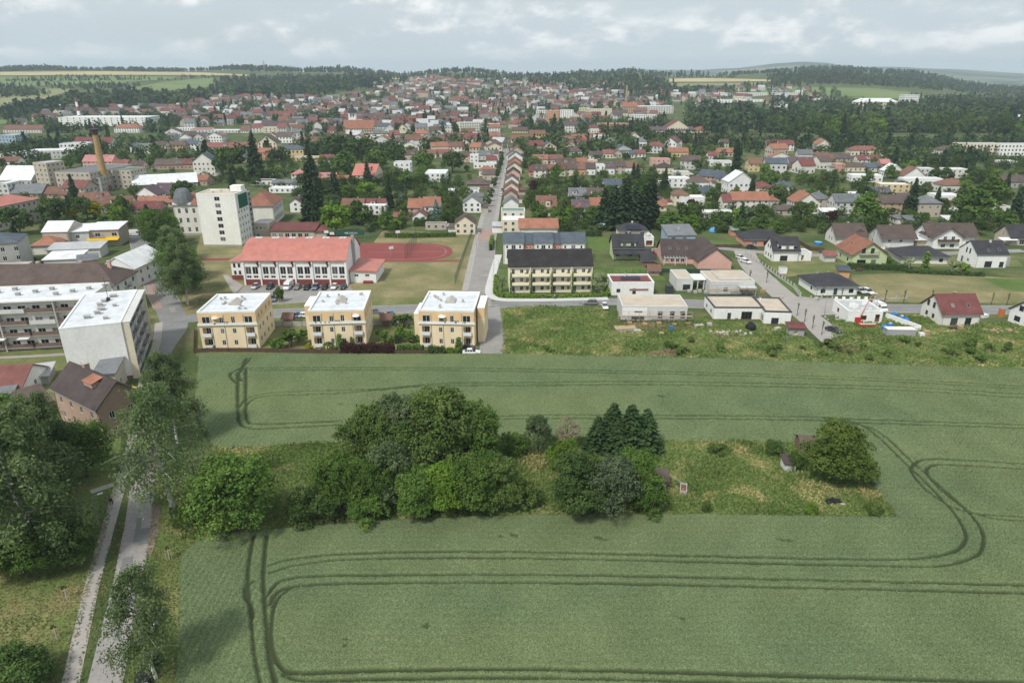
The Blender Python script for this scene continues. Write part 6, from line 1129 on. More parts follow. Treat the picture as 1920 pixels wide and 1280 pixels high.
def hedge(pts, w, h, label, mat, name='hedge', dens=70):
    C = [P(a, b, 0) for a, b in pts]; r = np.random.default_rng(len(label)); Cs, Ns = [], []
    for i in range(len(C)-1):
        d = C[i+1]-C[i]; L = d.length; n = int(L*dens*(w+h)/2.6); u = d/L; nn = Vector((-u.y, u.x, 0)); s = r.random(n)*L; f = r.random(n)
        top = f < w/(w+2*h); side = np.where(r.random(n) < .72, -1, 1); o = np.where(top, r.uniform(-w/2,w/2,n), side*w/2); z = np.where(top, h, r.random(n)*h)
        bump = r.normal(0,.08,n)+.12*np.sin(s*1.7)
        q = np.array([C[i].x, C[i].y, 0])+np.outer(s, u)+np.outer(o+np.where(top,0,side*bump), nn); q[:,2] = np.maximum(z+np.where(top,bump,0), .05); Cs.append(q)
        nv = np.outer(np.where(top,0,side), nn); nv[:,2] += np.where(top, 1, .25); Ns.append(nv)
    q = np.concatenate(Cs); o0 = np.array([C[0].x, C[0].y, 0]); V, F = cards(q-o0, np.concatenate(Ns), .15*r.uniform(.7,1.4,len(q)), r); t = np.clip(r.normal(.45,.22,len(q)),0,1)
    e = empty(name, C[0], 0, label, 'hedge'); link('foliage', fast('foliage', V, F, mat, np.repeat(t,4)), e); q = MB()
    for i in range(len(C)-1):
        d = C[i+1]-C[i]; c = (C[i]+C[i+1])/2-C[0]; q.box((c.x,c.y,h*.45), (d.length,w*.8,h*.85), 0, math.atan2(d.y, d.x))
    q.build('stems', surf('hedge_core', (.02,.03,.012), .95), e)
hedge([(640,661),(690,662),(740,662)], 2.2, 2.4, 'dark purple hedge in front of the middle peach house', LM['purple']); hedge([(745,660),(795,661)], 1.4, 1.9, 'clipped green hedge right of the purple one', LM['mid']); hedge([(803,664),(835,665)], 1.2, 2.2, 'dark thuja hedge before the third peach house', LM['dark']); hedge([(838,665),(862,666)], 1.2, 1.8, 'lighter hedge end beside the white saloon', LM['bright'])
hedge([(744,645),(752,625)], 1.2, 2.6, 'tall narrow hedge between the middle and third peach houses', LM['bright']); hedge([(930,520),(928,552),(945,557),(1040,559),(1140,556),(1141,530)], 1.0, 1.0, 'low fresh hedge round the new terrace house', LM['bright']); hedge([(1588,504),(1700,508)], 1.3, 2.2, 'tall dark hedge behind the dry meadow', LM['dark']); hedge([(1700,512),(1790,516),(1845,518)], 1.2, 1.3, 'clipped low hedge along the gardens on the right', LM['dark']); hedge([(1660,485),(1682,505)], 1.6, 1.6, 'green hedge beside the orange-roofed house', LM['mid'])
hedge([(776,424),(802,424)], 2.5, 3.0, 'square dark hedge below the orange-roofed house', LM['dark']); hedge([(722,445),(760,446),(855,444)], 1.4, 2.0, 'hedge along the gardens behind the sports court', LM['mid']); hedge([(1098,443),(1128,443)], 1.0, 2.4, 'dark green hedge before the blue tank', LM['dark']); hedge([(920,470),(923,452)], 1.2, 2.6, 'narrow hedge at the kerb beside the white row', LM['bright'])
# garden things of the peach houses
for a, b, D, h, lb in (((532,610),(548,610),3.2,2.2,'brown garden shed between the first two peach houses'),((716,612),(735,611),3.2,2.2,'red-brown garden shed between the middle and third peach houses')): house('garden_shed', lb, 'shed', P(*a,0), P(*b,0), D, h, 'gx', .9, 'brown', 'rust', wins={})
for key, nm, px, py, h, w, lb in (('bush0','garden_bush',545,652,4.6,1.2,'large bush right of the first peach house'),('bush0','garden_bush',520,655,3.0,1.0,'lower bush touching the first peach house'),('bush5','yellow_bush',580,657,2.2,.8,'bright yellow bush at the corner of the middle peach house'),('bush2','garden_bush',615,658,2.4,1.3,'green bush under the windows of the middle peach house'),('thuja0','thuja_tree',638,655,4.2,1.1,'dark pointed thuja before the middle peach house'),('thuja0','thuja_tree',660,652,3.0,.9,'small thuja right of the pointed one before the middle peach house'),('bush0','garden_bush',725,640,3.2,1.0,'bush in the garden right of the middle peach house'),('bush4','garden_bush',755,612,3.6,1.3,'dark bush at the wing of the third peach house'),('bush0','garden_bush',770,640,3.0,1.2,'bush left of the third peach house'),('thuja0','thuja_tree',860,663,4.4,1.2,'bright thuja column at the corner of the third peach house'),('town0','park_tree',525,566,5.0,.7,'small round tree on the edge of the sports hall car park'),('bush2','garden_bush',560,638,2.2,1.4,'light green bush in the garden between the first two peach houses'),('bush1','garden_bush',690,660,2.0,1.2,'green bush beside the purple hedge'),('bush4','garden_bush',397,655,1.6,1.0,'small dark bush below the first peach house')): tree(key, nm, px, py, h, lb, None, wide=w, cat='bush' if 'bush' in nm else 'tree')
for i, (px, py, h) in enumerate(((942,548,5.5),(1118,550,6.5),(1130,545,6.0),(1124,556,4.5))): tree('pale0', 'young_tree', px, py, h, ['pale flowering tree at the street corner of the new terrace house','pale flowering tree nearest the right end of the new terrace house','pale flowering tree behind, right of the new terrace house','small pale tree at the hedge right of the new terrace house'][i], 'pale trees round the new terrace house', wide=.9)
# saplings with stakes, thin street trees
for i, (px, py) in enumerate(((126,1124),(107,1199),(318,1049))):
    e = empty('staked_sapling', P(px, py, 0), 0, ['staked sapling on the lawn, upper of two left of the footpath','staked sapling on the lawn, lower of two left of the footpath','staked sapling between road and wheat field'][i], 'sapling', 'staked saplings'); q = MB(); q.tube([(0,0,0),(0,0,1.6)], .06, 6); q.build('trunk', wm('white'), e)
    for k in range(3): a = k*2.1; boxpart('stake', M('palewood'), e, (.4*math.cos(a), .4*math.sin(a), .95), (.07,.07,1.9))
    q = MB(); 
    for k in range(3): a, b = k*2.1, (k+1)*2.1; q.tube([(.4*math.cos(a),.4*math.sin(a),1.8),(.4*math.cos(b),.4*math.sin(b),1.8)], .04, 4)
    q.build('tie_bar', M('palewood'), e); link('leaves', TV['bush2'][1], e, loc=(0,0,1.5), scale=(.22,.22,.35))
for i, (px, py) in enumerate(((1494,592),(1508,604),(1523,616),(1540,628),(1405,528),(1437,530),(1542,560),(1577,563),(1658,566),(1694,567),(1858,572),(1887,573),(1745,566))): tree('sapling0', 'street_sapling', px, py, 4.2, None, 'thin saplings along the new roads', wide=.8, word='thin sapling')
# copse huts
house('hut', 'brown wooden hut half under the walnut tree', 'hut', P(1500,850,0), P(1526,851,0), 3.4, 1.9, 'gx', .9, 'brown', 'brown', wins={'f': [(1.2,.1,.8,1.7,'v')]}, o=.3)
house('ruined_hut', 'ruined white hut with broken dark roof in the meadow', 'hut', P(1471,884,0), P(1491,884,0), 2.2, 1.5, 'shed', .4, 'lightgrey', 'blackbrown', wins={'f': [(1.6,.1,1.1,1.5,'v')]}, loggia='brown', o=.25)
house('hut', 'small boarded hut half hidden at the copse edge', 'hut', P(1233,918,0), P(1248,919,0), 2.2, 1.9, 'shed', .4, 'grey', 'brown', wins={})
e = empty('stone_trough', P(1281,921,0), R_(75), 'long grey trough with rusty inside on the meadow', 'trough'); q = MB()
for x, y, dx, dy in ((0,-.5,2.6,.12),(0,.5,2.6,.12),(-1.24,0,.12,.9),(1.24,0,.12,.9)): q.box((x,y,.45), (dx,dy,.9))
q.build('walls', M('conc'), e); boxpart('rusty_floor', M('redwood'), e, (0,0,.5), (2.3,.86,.06)); q = MB(); q.tube([(1.2,.3,.9),(2.2,1.6,1.0)], .05); q.build('drawbar', M('metal'), e)
e = empty('black_sheet', P(1562,942,0), .1, 'crumpled black plastic sheet lying in the meadow', 'sheet'); rr = np.random.default_rng(3); V = []; F = []
for i in range(9):
    for j in range(5): V.append(((i-4)*.32,(j-2)*.3,.15+.28*rr.random()+.35*math.exp(-((i-4)**2+(j-2)**2)/9)))
for i in range(8):
    for j in range(4): F.append((i*5+j,(i+1)*5+j,(i+1)*5+j+1,i*5+j+1))
link('sheet', mesh('sheet', V, F, M('blackpl')), e); boxpart('pale_scrap', M('palegrav'), e, (1.2,-.8,.2), (.7,.4,.2))
# court equipment
for i, (px, py) in enumerate(((614,449),(624,452),(746,449),(733,480))):
    e = empty('basketball_hoop', P(px, py, 0), R_(10*i), ['white basketball board by the low red-roofed building','second white board beside the low red-roofed building','white basketball board below the garden hedge','white basketball board at the near side of the court'][i], 'basketball hoop', 'court boards'); q = MB(); q.tube([(0,0,0),(0,0,3.0)], .08); q.tube([(0,0,2.9),(0,-.7,3.3)], .06); q.build('post', M('metal'), e); boxpart('backboard', M('whitepl'), e, (0,-.75,3.4), (1.8,.06,1.1)); q = MB(); q.tube([(.22*math.cos(k),-1.05+.22*math.sin(k),2.95) for k in np.linspace(0,6.28,10)], .025, 4); q.build('rim', M('redpl'), e)
A, B = P(632,448,0), P(684,448,0); e = empty('banner', (A+B)/2, math.atan2((B-A).y,(B-A).x), 'dark green advertising banner with pale lettering behind the court', 'banner'); L = (B-A).length; boxpart('cloth', M('banner'), e, (0,0,2.6), (L,.05,2.0))
for x in (-L/2,-L/6,L/6,L/2): boxpart('post', M('metal'), e, (x,.08,1.9), (.08,.08,3.8))
def lettering(parent, body, size, loc, mat, rot=(math.pi/2,0,0), name='lettering'):
    c = bpy.data.curves.new(name, 'FONT'); c.body = body; c.size = size; c.align_x = 'CENTER'; c.align_y = 'CENTER'; c.extrude = .01; t_ = bpy.data.objects.new(name, c); COL.objects.link(t_); bpy.context.view_layer.update(); me = bpy.data.meshes.new_from_object(t_.evaluated_get(bpy.context.evaluated_depsgraph_get())); bpy.data.objects.remove(t_); me.materials.clear(); me.materials.append(mat); o = link(name, me, parent); o.location = loc; o.rotation_euler = rot; return o
lettering(e, 'Linkart', 1.5, (.9,-.05,2.6), wm('lightgrey')); 
q = MB(); 
for k in range(3): q.tube([(-2.2+.42*k,-.04,2.55),(-2.2+.42*k,-.07,2.55)], [.26,.26], 8)
q.build('emblem', wm('lightgrey'), e)
# pools, tank
for i, (px, py, r_) in enumerate(((1307,411,2.4),(1534,458,1.6))):
    e = empty('garden_pool', P(px, py, 0), 0, ['round blue garden pool on the lawn below the white sheds','small pale pool behind the dark fence'][i], 'pool'); q = MB(); q.tube([(0,0,0),(0,0,1.0)], [r_,r_], 20); q.build('wall', M('bluepl'), e); q = MB(); q.tube([(0,0,1.0),(0,0,1.03)], [r_*.93,r_*.93], 20); q.build('water', M('poolwater'), e)
e = empty('water_tank', P(1131,428,0), 0, 'pale blue cylindrical tank lying behind the dark green hedge', 'tank'); q = MB(); q.tube([(-1.9,0,1.2),(-1.7,0,1.2),(1.7,0,1.2),(1.9,0,1.2)], [.8,1.15,1.15,.8], 14); q.build('body', surf('pale_blue', (.33,.5,.62), .5), e); boxpart('cradle', M('conc'), e, (0,0,.15), (2.6,1.2,.3))
e = empty('dome_tent', P(1337,434,0), 0, 'bright blue dome cover in the garden below the trees', 'dome'); q = MB(); q.tube([(0,0,0),(0,0,.9),(0,0,1.6),(0,0,2.0)], [2.0,1.75,1.1,.2], 14); q.build('cover', surf('sky_blue', (.12,.36,.62), .5), e); q = MB(); q.tube([(0,0,0),(0,0,.15)], [2.15,2.15], 14); q.build('rim', M('bluepl'), e)
# people
def person(px, py, ang, top, legs, label, bag=False):
    e = empty('person', P(px, py, 0), R_(ang), label, 'person'); e.location.z = .06
    J = [((0,0,.92),.15),((0,0,1.15),.14),((0,0,1.38),.17),((0,0,1.50),.06),((0,.02,1.62),.10),((0,.01,1.74),.07)]
    V = [j[0] for j in J]; Rr = [j[1] for j in J]; E = [(i,i+1) for i in range(5)]
    def chain(start, pts):
        p = start
        for c, r_ in pts: V.append(c); Rr.append(r_); E.append((p, len(V)-1)); p = len(V)-1
        return p
    for s in (-1, 1):
        a = .22*s
        chain(0, [((s*.10,a*.4,.84),.095),((s*.11,a*.8,.50),.07),((s*.11,-a*.3 if s > 0 else a,.09),.05),((s*.11,(-a*.3 if s > 0 else a)+.16,.05),.04)])
        h = chain(2, [((s*.20,0,1.40),.07),((s*.25,-a*.5,1.14),.05),((s*.26,-a*.5+.12,.92),.036),((s*.265,-a*.5+.15,.84),.032)])
        b = V[h]
        for k in range(4): chain(h, [((b[0]+(k-1.5)*.016,b[1]+.03,b[2]-.05-.004*k),.010),((b[0]+(k-1.5)*.016,b[1]+.045,b[2]-.085+.006*abs(k-1.5)),.008)])
        chain(h, [((b[0]-s*.035,b[1]+.03,b[2]-.02),.010),((b[0]-s*.04,b[1]+.05,b[2]-.05),.009)])
    me = bpy.data.meshes.new('body'); me.from_pydata(V, E, []); o = link('body', me, e); md = o.modifiers.new('skin', 'SKIN'); sv_ = me.skin_vertices[0].data
    for i, r_ in enumerate(Rr): sv_[i].radius = (r_, r_)
    sv_[0].use_root = True; o.modifiers.new('sub', 'SUBSURF').render_levels = 1
    m, t, b = nodemat('clothes_%d' % len(bpy.data.materials)); tc_ = NN(t, 'ShaderNodeTexCoord'); sx = NN(t, 'ShaderNodeSeparateXYZ'); t.links.new(tc_.outputs['Object'], sx.inputs[0]); mr = NN(t, 'ShaderNodeMapRange'); mr.inputs[2].default_value = 2.0; t.links.new(sx.outputs['Z'], mr.inputs[0])
    rp = ramp(t, mr.outputs[0], [(0, (.02,.02,.02)), (.04, legs), (.47, top), (.765, (.48,.29,.21))]); rp.color_ramp.interpolation = 'CONSTANT'; t.links.new(rp.outputs[0], b.inputs['Base Color']); b.inputs['Roughness'].default_value = .85; me.materials.append(m)
    q = MB(); q.tube([(0,-.02,1.62),(0,-.03,1.72),(0,-.02,1.80),(0,-.01,1.835)], [.105,.118,.09,.03], 10); q.build('hair', M('hair'), e)
person(210,948,200,(.02,.02,.024),(.05,.07,.12),'person in dark jacket walking along the footpath'); person(276,511,190,(.015,.015,.02),(.02,.02,.025),'person in black walking on the pink pavement'); person(1040,561,90,(.5,.5,.5),(.05,.06,.1),'person in pale top on the new light pavement')
# ================================================================== THE TOWN
class Discs:                               # discs already built on
    def __init__(s): s.g = {}
    def append(s, d):
        x, y, r = d; k = int(r//25)+1
        for i in range(int(x//25)-k, int(x//25)+k+1):
            for j in range(int(y//25)-k, int(y//25)+k+1): s.g.setdefault((i, j), []).append(d)
    def near(s, x, y): return s.g.get((int(x//25), int(y//25)), ())
OCC = Discs()
for o in list(COL.objects):
    if o.parent is None and 'LDh' in o: OCC.append((o.location.x, o.location.y, max(o['LDh'][0], o['LDh'][1])*.55))
VR = random.Random(77)
HOUSES = []                                # (root, roof word, wall word): labels are written at the end
def hgt3(p, pt):
    v = (640-pt)/FPX; return CAMH+(-SINP+v*COSP)/(COSP+v*SINP)*p.y-p.z
RW = dict(red='red', orange='orange', brown='brown', dark='black', grey='grey', white='white', maroon='dark red', slate='slate-grey', rust='rust-brown', purple='purple-brown', lightgrey='pale grey', green='green', pinkred='pink-red', charcoal='black', redmetal='red', blackbrown='dark brown', beigegravel='beige', whitemembrane='white')
WW = dict(white='white', cream='cream', yellow='yellow', pink='pink', beige='beige', grey='grey', green='green', orange='orange', peach='peach', brick='brick', brown='brown', lightgrey='pale grey', palegreen='pale green', blue='blue-grey', salmon='salmon', tan='tan', offwhite='off-white', concrete='concrete')
def qh(x0, x1, yb, ye, roof, D, wall, roofc, rot=0, rise=None, label=None, cat='house', name='town_house', big=False, nowin=False):
    cx = (x0+x1)/2; p = P(cx, yb); s = mpp(p); L = (x1-x0)*s/max(.5, math.cos(R_(rot))); h = max(2.6, hgt3(p, ye)); X = Vector((math.cos(R_(rot)), math.sin(R_(rot)), 0)); A = p-X*L/2; B = p+X*L/2
    if rise is None: rise = {'gx': D*.34, 'gy': L*.36, 'hip': min(L, D)*.30, 'pyr': min(L, D)*.34, 'flat': 0, 'shed': 1.0}[roof]
    r = house(name, label, cat, A, B, D, h, roof, rise, wall, roofc, o=.4, wins={}, group=None if label else 'houses of the town')
    OCC.append((r.location.x, r.location.y, max(L, D)*.55))
    if not label: HOUSES.append((r, RW[roofc], WW[wall], roof))
    nf = max(1, int(round(h/3.0))); W1 = 1.25
    sides = [('f', L)]+[('r', D) if r.location.x < 0 else ('l', D)]
    if not nowin:
        if yb >= 300:
            me = winmesh(W1, 1.4, 'frame')[2]
            for sd, W_ in sides:
                n = int(W_/2.9)
                if n < 1: continue
                for k in range(nf):
                    for i in range(n):
                        x, y = side_point(L, D, sd, W_*(i+.5)/n, .03); link('window', me, r, loc=(x, y, h/nf*k+.85), rz=SIDE[sd][2])
        else:
            q = MB()
            for sd, W_ in sides:
                n = min(14, int(W_/2.9))
                for k in range(nf):
                    for i in range(n):
                        u = W_*(i+.5)/n; a = side_point(L, D, sd, u-.6, .04); b = side_point(L, D, sd, u+.6, .04); z = h/nf*k+.8; q.add([(*a,z),(*b,z),(*b,z+1.5),(*a,z+1.5)], [(0,1,2,3)])
            if q.F: o = q.build('windows', M('glass'), r); o['kind'] = 'stuff'
    if not big and yb > 285:
        if roof in ('gx', 'gy') and L > 8 and VR.random() < .6:
            for i in range(VR.randint(1, 3)): skylight(r, roof, L, D, h, rise, 'f' if roof == 'gx' else VR.choice('lr'), VR.uniform(1.5, (L if roof == 'gx' else D)-1.5), VR.uniform(.3, .6))
        if VR.random() < .4:
            s_ = VR.choice((-1, 1)); hh = min(h*.6, 2.9); ww, dd = VR.uniform(2.5, 4.5), VR.uniform(3.5, D*.7); q = MB(); q.box((s_*(L/2+ww/2), -D/2+dd/2+VR.uniform(0, .8), hh/2), (ww, dd, hh)); q.build('annex', wm(VR.choice(['beige','white','grey','offwhite'])), r); q = MB(); y0 = -D/2-.5; q.slab([(s_*L/2 if s_ > 0 else -L/2-ww-.2, y0, hh+.25), (L/2+ww+.2 if s_ > 0 else -L/2, y0, hh+.25), (L/2+ww+.2 if s_ > 0 else -L/2, y0+dd+1.6, hh+.6), (s_*L/2 if s_ > 0 else -L/2-ww-.2, y0+dd+1.6, hh+.6)], .15); q.build('annex_roof', rm(VR.choice(['grey','brown','lightgrey','maroon','rust'])), r)
        if roof == 'gx' and L > 9 and VR.random() < .35:
            x_ = VR.uniform(-L*.25, L*.25); q = MB(); q.box((x_, -D*.30, h+rise*.42), (2.2, 2.4, rise*.55+.8)); q.build('dormer', wm(wall), r); q = MB(); zt = h+rise*.70+.45; q.slab([(x_-1.4, -D*.30-1.5, zt), (x_+1.4, -D*.30-1.5, zt), (x_+1.4, -D*.02, zt+.45), (x_-1.4, -D*.02, zt+.45)], .15); q.build('dormer_roof', rm(roofc), r); link('window', winmesh(1.2, 1.1, 'frame')[2], r, loc=(x_, -D*.30-1.23, h+rise*.42-.3))
    if roof in ('gx','gy','hip','pyr') and not big:
        if roof == 'gx': chimney(r, L*.2, .4, h+rise*.9, .9, 'brick')
        elif roof == 'gy': chimney(r, .4, D*.2, h+rise*.9, .9, 'brick')
        else: chimney(r, .3, .3, h+rise*.75, 1.0, 'brick')
    return r
T = [
 # left of the straight street
 (853,891,440,419,'gy',9,'cream','brown'),(868,902,399,381,'gy',11,'white','grey'),(859,898,366,356,'flat',8,'white','green'),(876,916,357,345,'hip',10,'brown','brown'),(766,794,409,389,'gx',10,'pink','orange'),(794,825,409,386,'gx',10,'white','orange'),(774,800,416,406,'gy',8,'white','rust'),(739,756,417,412,'gx',5,'white','red'),(798,837,431,425,'flat',4,'beige','grey'),(641,682,401,387,'gx',9,'white','rust'),(683,722,400,387,'gx',9,'white','maroon'),(680,724,404,386,'flat',4,'white','white'),
 (547,573,341,327,'hip',9,'offwhite','pinkred'),(597,630,341,334,'gx',8,'cream','pinkred'),(621,651,343,335,'shed',7,'orange','orange'),(661,704,343,329,'gx',18,'cream','redmetal',-8),(600,626,310,298,'gx',8,'white','maroon'),(545,566,398,380,'gy',9,'white','brown'),(757,783,300,290,'gx',9,'beige','brown'),(788,818,296,288,'gx',8,'cream','rust'),(818,850,295,287,'gx',8,'beige','red'),(863,880,304,292,'gx',8,'pink','brown'),(881,897,305,291,'flat',8,'white','lightgrey'),(896,926,300,291,'gx',9,'lightgrey','grey'),
 (888,927,316,308,'flat',9,'white','lightgrey'),(898,927,330,320,'hip',9,'offwhite','orange'),(905,928,338,327,'gx',8,'beige','brown'),(912,931,309,300,'gx',8,'white','maroon'),(916,934,297,288,'gx',8,'white','brown'),(919,936,286,278,'gx',8,'cream','rust'),(840,862,366,357,'flat',6,'white','white'),(880,905,378,371,'shed',6,'beige','grey'),
 # right of the street
 (941,983,437,414,'flat',10,'cream','white'),(940,984,420,397,'flat',9,'offwhite','green'),(944,972,398,382,'gy',10,'white','grey'),(945,970,381,366,'gy',12,'beige','maroon'),(946,972,366,352,'gy',12,'cream','rust'),(947,972,352,339,'gy',12,'white','brown'),(950,975,338,326,'gy',12,'pink','dark'),(951,978,326,315,'gy',12,'cream','brown'),(953,978,315,305,'gy',11,'salmon','rust'),(954,980,304,295,'gy',11,'white','slate'),(956,982,294,285,'gy',11,'beige','red'),(957,985,285,277,'gx',10,'white','brown'),
 (1006,1043,405,394,'gx',12,'cream','rust',0,6.0),(1067,1099,379,367,'gx',10,'lightgrey','grey'),(1099,1131,378,367,'gx',10,'lightgrey','brown'),(1072,1105,403,389,'gx',9,'offwhite','purple'),(1106,1131,397,385,'gx',9,'offwhite','orange'),(1132,1166,358,346,'gx',8,'white','slate'),(1080,1092,410,392,'gy',6,'lightgrey','red'),(982,1002,436,420,'flat',8,'offwhite','lightgrey'),
 (992,1001,332,322,'gx',9,'salmon','maroon'),(1001,1024,334,319,'gx',9,'offwhite','brown'),(1024,1043,332,318,'gx',9,'cream','red'),(1043,1060,331,318,'gx',9,'green','maroon'),(1060,1080,330,317,'gx',9,'cream','brown'),(1080,1097,329,317,'gx',9,'orange','rust'),(1097,1116,328,316,'gx',9,'white','brown'),(1116,1134,327,310,'flat',8,'white','lightgrey'),(1134,1152,327,315,'gx',9,'white','purple'),(1152,1172,326,312,'gx',9,'beige','brown'),(1172,1195,326,314,'gx',9,'white','rust'),
 (1000,1027,309,299,'gx',9,'cream','orange'),(1027,1055,308,299,'gx',9,'beige','rust'),(1043,1080,313,307,'gx',9,'beige','brown'),(1080,1100,311,304,'gx',8,'white','orange'),(1101,1120,309,302,'flat',8,'pink','lightgrey'),(1105,1130,299,291,'gx',8,'white','brown'),(1130,1150,297,288,'gx',8,'cream','red'),(1150,1166,296,287,'gy',8,'beige','rust'),(1166,1190,296,289,'gx',8,'white','slate'),(1190,1210,295,288,'gx',8,'offwhite','red'),
 (1222,1256,313,299,'flat',10,'pink','pinkred'),(1231,1262,326,314,'pyr',9,'cream','blackbrown'),(1253,1290,295,285,'gx',9,'yellow','orange'),(1276,1310,318,302,'gx',10,'lightgrey','brown',-12),(1250,1292,352,335,'flat',9,'white','white'),(1263,1292,335,323,'flat',8,'offwhite','lightgrey'),(1236,1255,350,343,'flat',6,'white','white'),(1288,1329,354,341,'hip',10,'white','brown'),(1343,1373,351,334,'hip',9,'beige','slate'),(1364,1412,364,341,'gy',11,'white','white',4),(1311,1346,372,361,'hip',11,'beige','slate'),(1263,1290,386,366,'pyr',9,'cream','rust'),(1275,1320,387,371,'flat',8,'white','white'),(1372,1440,393,375,'gx',10,'offwhite','orange'),(1354,1376,393,377,'gx',8,'offwhite','maroon'),(1222,1245,384,374,'hip',9,'white','purple'),(1233,1250,396,386,'gx',7,'cream','orange'),(1319,1376,409,400,'flat',7,'offwhite','white'),(1208,1227,414,405,'gy',6,'white','brown'),(1330,1372,312,303,'flat',8,'white','lightgrey'),(1328,1345,300,292,'gx',8,'white','red'),(1345,1380,294,286,'gx',9,'beige','orange'),
 (1311,1343,346,331,'gx',10,'orange','slate',-42),
 (1490,1535,401,380,'gy',12,'offwhite','orange'),(1518,1556,393,373,'hip',10,'beige','grey'),(1563,1611,401,378,'gx',9,'lightgrey','grey'),(1590,1640,377,365,'flat',9,'white','white'),(1636,1669,371,362,'gx',8,'pink','slate'),(1650,1690,399,380,'gx',9,'tan','brown'),(1684,1706,391,376,'gx',9,'pink','purple'),(1455,1487,358,350,'hip',8,'offwhite','slate'),(1410,1450,363,352,'hip',9,'offwhite','maroon'),(1463,1500,322,315,'hip',9,'cream','brown'),(1478,1524,318,304,'gx',9,'white','purple'),(1403,1440,322,307,'gx',9,'yellow','rust'),(1582,1625,322,313,'hip',9,'cream','brown'),(1565,1583,322,308,'flat',7,'salmon','lightgrey'),(1622,1650,322,314,'gx',8,'offwhite','slate'),(1650,1668,320,307,'gx',8,'salmon','pinkred'),(1597,1652,341,330,'flat',10,'white','white',-8),(1650,1702,362,347,'flat',9,'yellow','white',-8),(1595,1651,292,282,'hip',11,'cream','red'),(1608,1648,306,300,'gx',9,'offwhite','maroon'),(1560,1594,304,297,'gx',9,'beige','purple'),(1520,1556,302,294,'gx',9,'brick','rust'),
 (1660,1692,333,321,'gy',9,'white','white'),(1692,1735,338,333,'gy',9,'white','rust'),(1723,1750,332,317,'flat',8,'lightgrey','white'),(1772,1812,334,318,'flat',9,'offwhite','white'),(1695,1766,347,336,'flat',8,'white','white'),(1764,1812,361,347,'hip',10,'offwhite','rust'),(1718,1761,407,381,'hip',10,'beige','grey'),(1754,1800,391,368,'flat',10,'white','white'),(1778,1806,396,384,'hip',7,'white','maroon'),(1856,1890,408,388,'flat',8,'offwhite','grey'),(1878,1925,352,341,'gx',10,'grey','brown'),(1876,1905,312,303,'flat',8,'white','white'),(1440,1460,390,376,'hip',8,'offwhite','orange'),(1680,1698,420,411,'hip',6,'offwhite','grey'),(1775,1795,424,415,'shed',6,'lightgrey','white'),(1700,1730,424,418,'shed',6,'brown','grey'),(1540,1570,408,402,'shed',5,'white','white'),(1457,1498,404,397,'shed',6,'beige','brown'),
 # left: factories, courtyards
 (109,178,362,324,'flat',40,'beige','grey',-6),(204,252,354,320,'flat',16,'beige','green',-4),(160,193,361,334,'flat',12,'concrete','grey'),(68,100,350,306,'flat',12,'beige','lightgrey',-20),(118,165,372,352,'gx',10,'beige','red',-8),(157,212,315,303,'gx',12,'pink','pinkred'),(212,240,318,309,'gx',9,'white','red'),(240,268,318,312,'gx',9,'cream','brown'),(180,245,398,384,'gx',10,'offwhite','rust',12),(150,200,385,376,'gx',10,'offwhite','rust',12),(255,297,382,366,'gy',10,'white','purple'),(290,326,374,363,'gx',14,'beige','purple'),(258,327,388,383,'gx',7,'beige','orange'),(245,302,400,396,'gx',8,'brick','maroon'),(262,362,352,346,'gx',14,'grey','white',24),(292,345,318,309,'gx',10,'brick','brown',4),(345,368,318,308,'gx',10,'brick','maroon',4),(365,405,330,303,'gy',10,'offwhite','slate'),(358,390,348,338,'gx',8,'brick','orange',-10),(310,352,314,306,'flat',9,'pink','white'),(425,475,305,296,'gx',10,'beige','slate'),
 (0,60,348,338,'gx',22,'lightgrey','white'),(20,75,335,328,'gx',12,'lightgrey','white'),(0,20,372,345,'flat',12,'lightgrey','white'),(22,80,372,362,'gx',12,'brick','grey'),(70,130,372,364,'gx',9,'brick','rust',-10),(0,35,312,303,'gx',9,'white','rust'),(480,510,348,341,'flat',9,'white','brown'),(510,548,352,346,'shed',9,'lightgrey','grey'),(505,575,362,357,'flat',8,'white','white'),(740,770,338,306,'flat',11,'white','lightgrey',0,None),(797,836,341,326,'flat',20,'white','white'),
 (480,525,300,286,'gx',9,'orange','orange'),(525,570,297,280,'hip',10,'yellow','slate'),(485,520,285,268,'gy',14,'cream','brown'),(387,465,289,276,'gx',10,'cream','red'),(460,480,284,275,'gx',9,'beige','pinkred'),(548,602,302,295,'flat',9,'yellow','lightgrey'),(340,372,282,270,'gx',9,'palegreen','slate'),(318,345,284,272,'gx',9,'tan','brown'),(240,262,286,275,'gx',8,'white','slate'),(262,285,288,276,'gx',8,'white','grey'),(285,312,286,273,'gx',9,'cream','brown'),
]
for t in T: qh(*t)
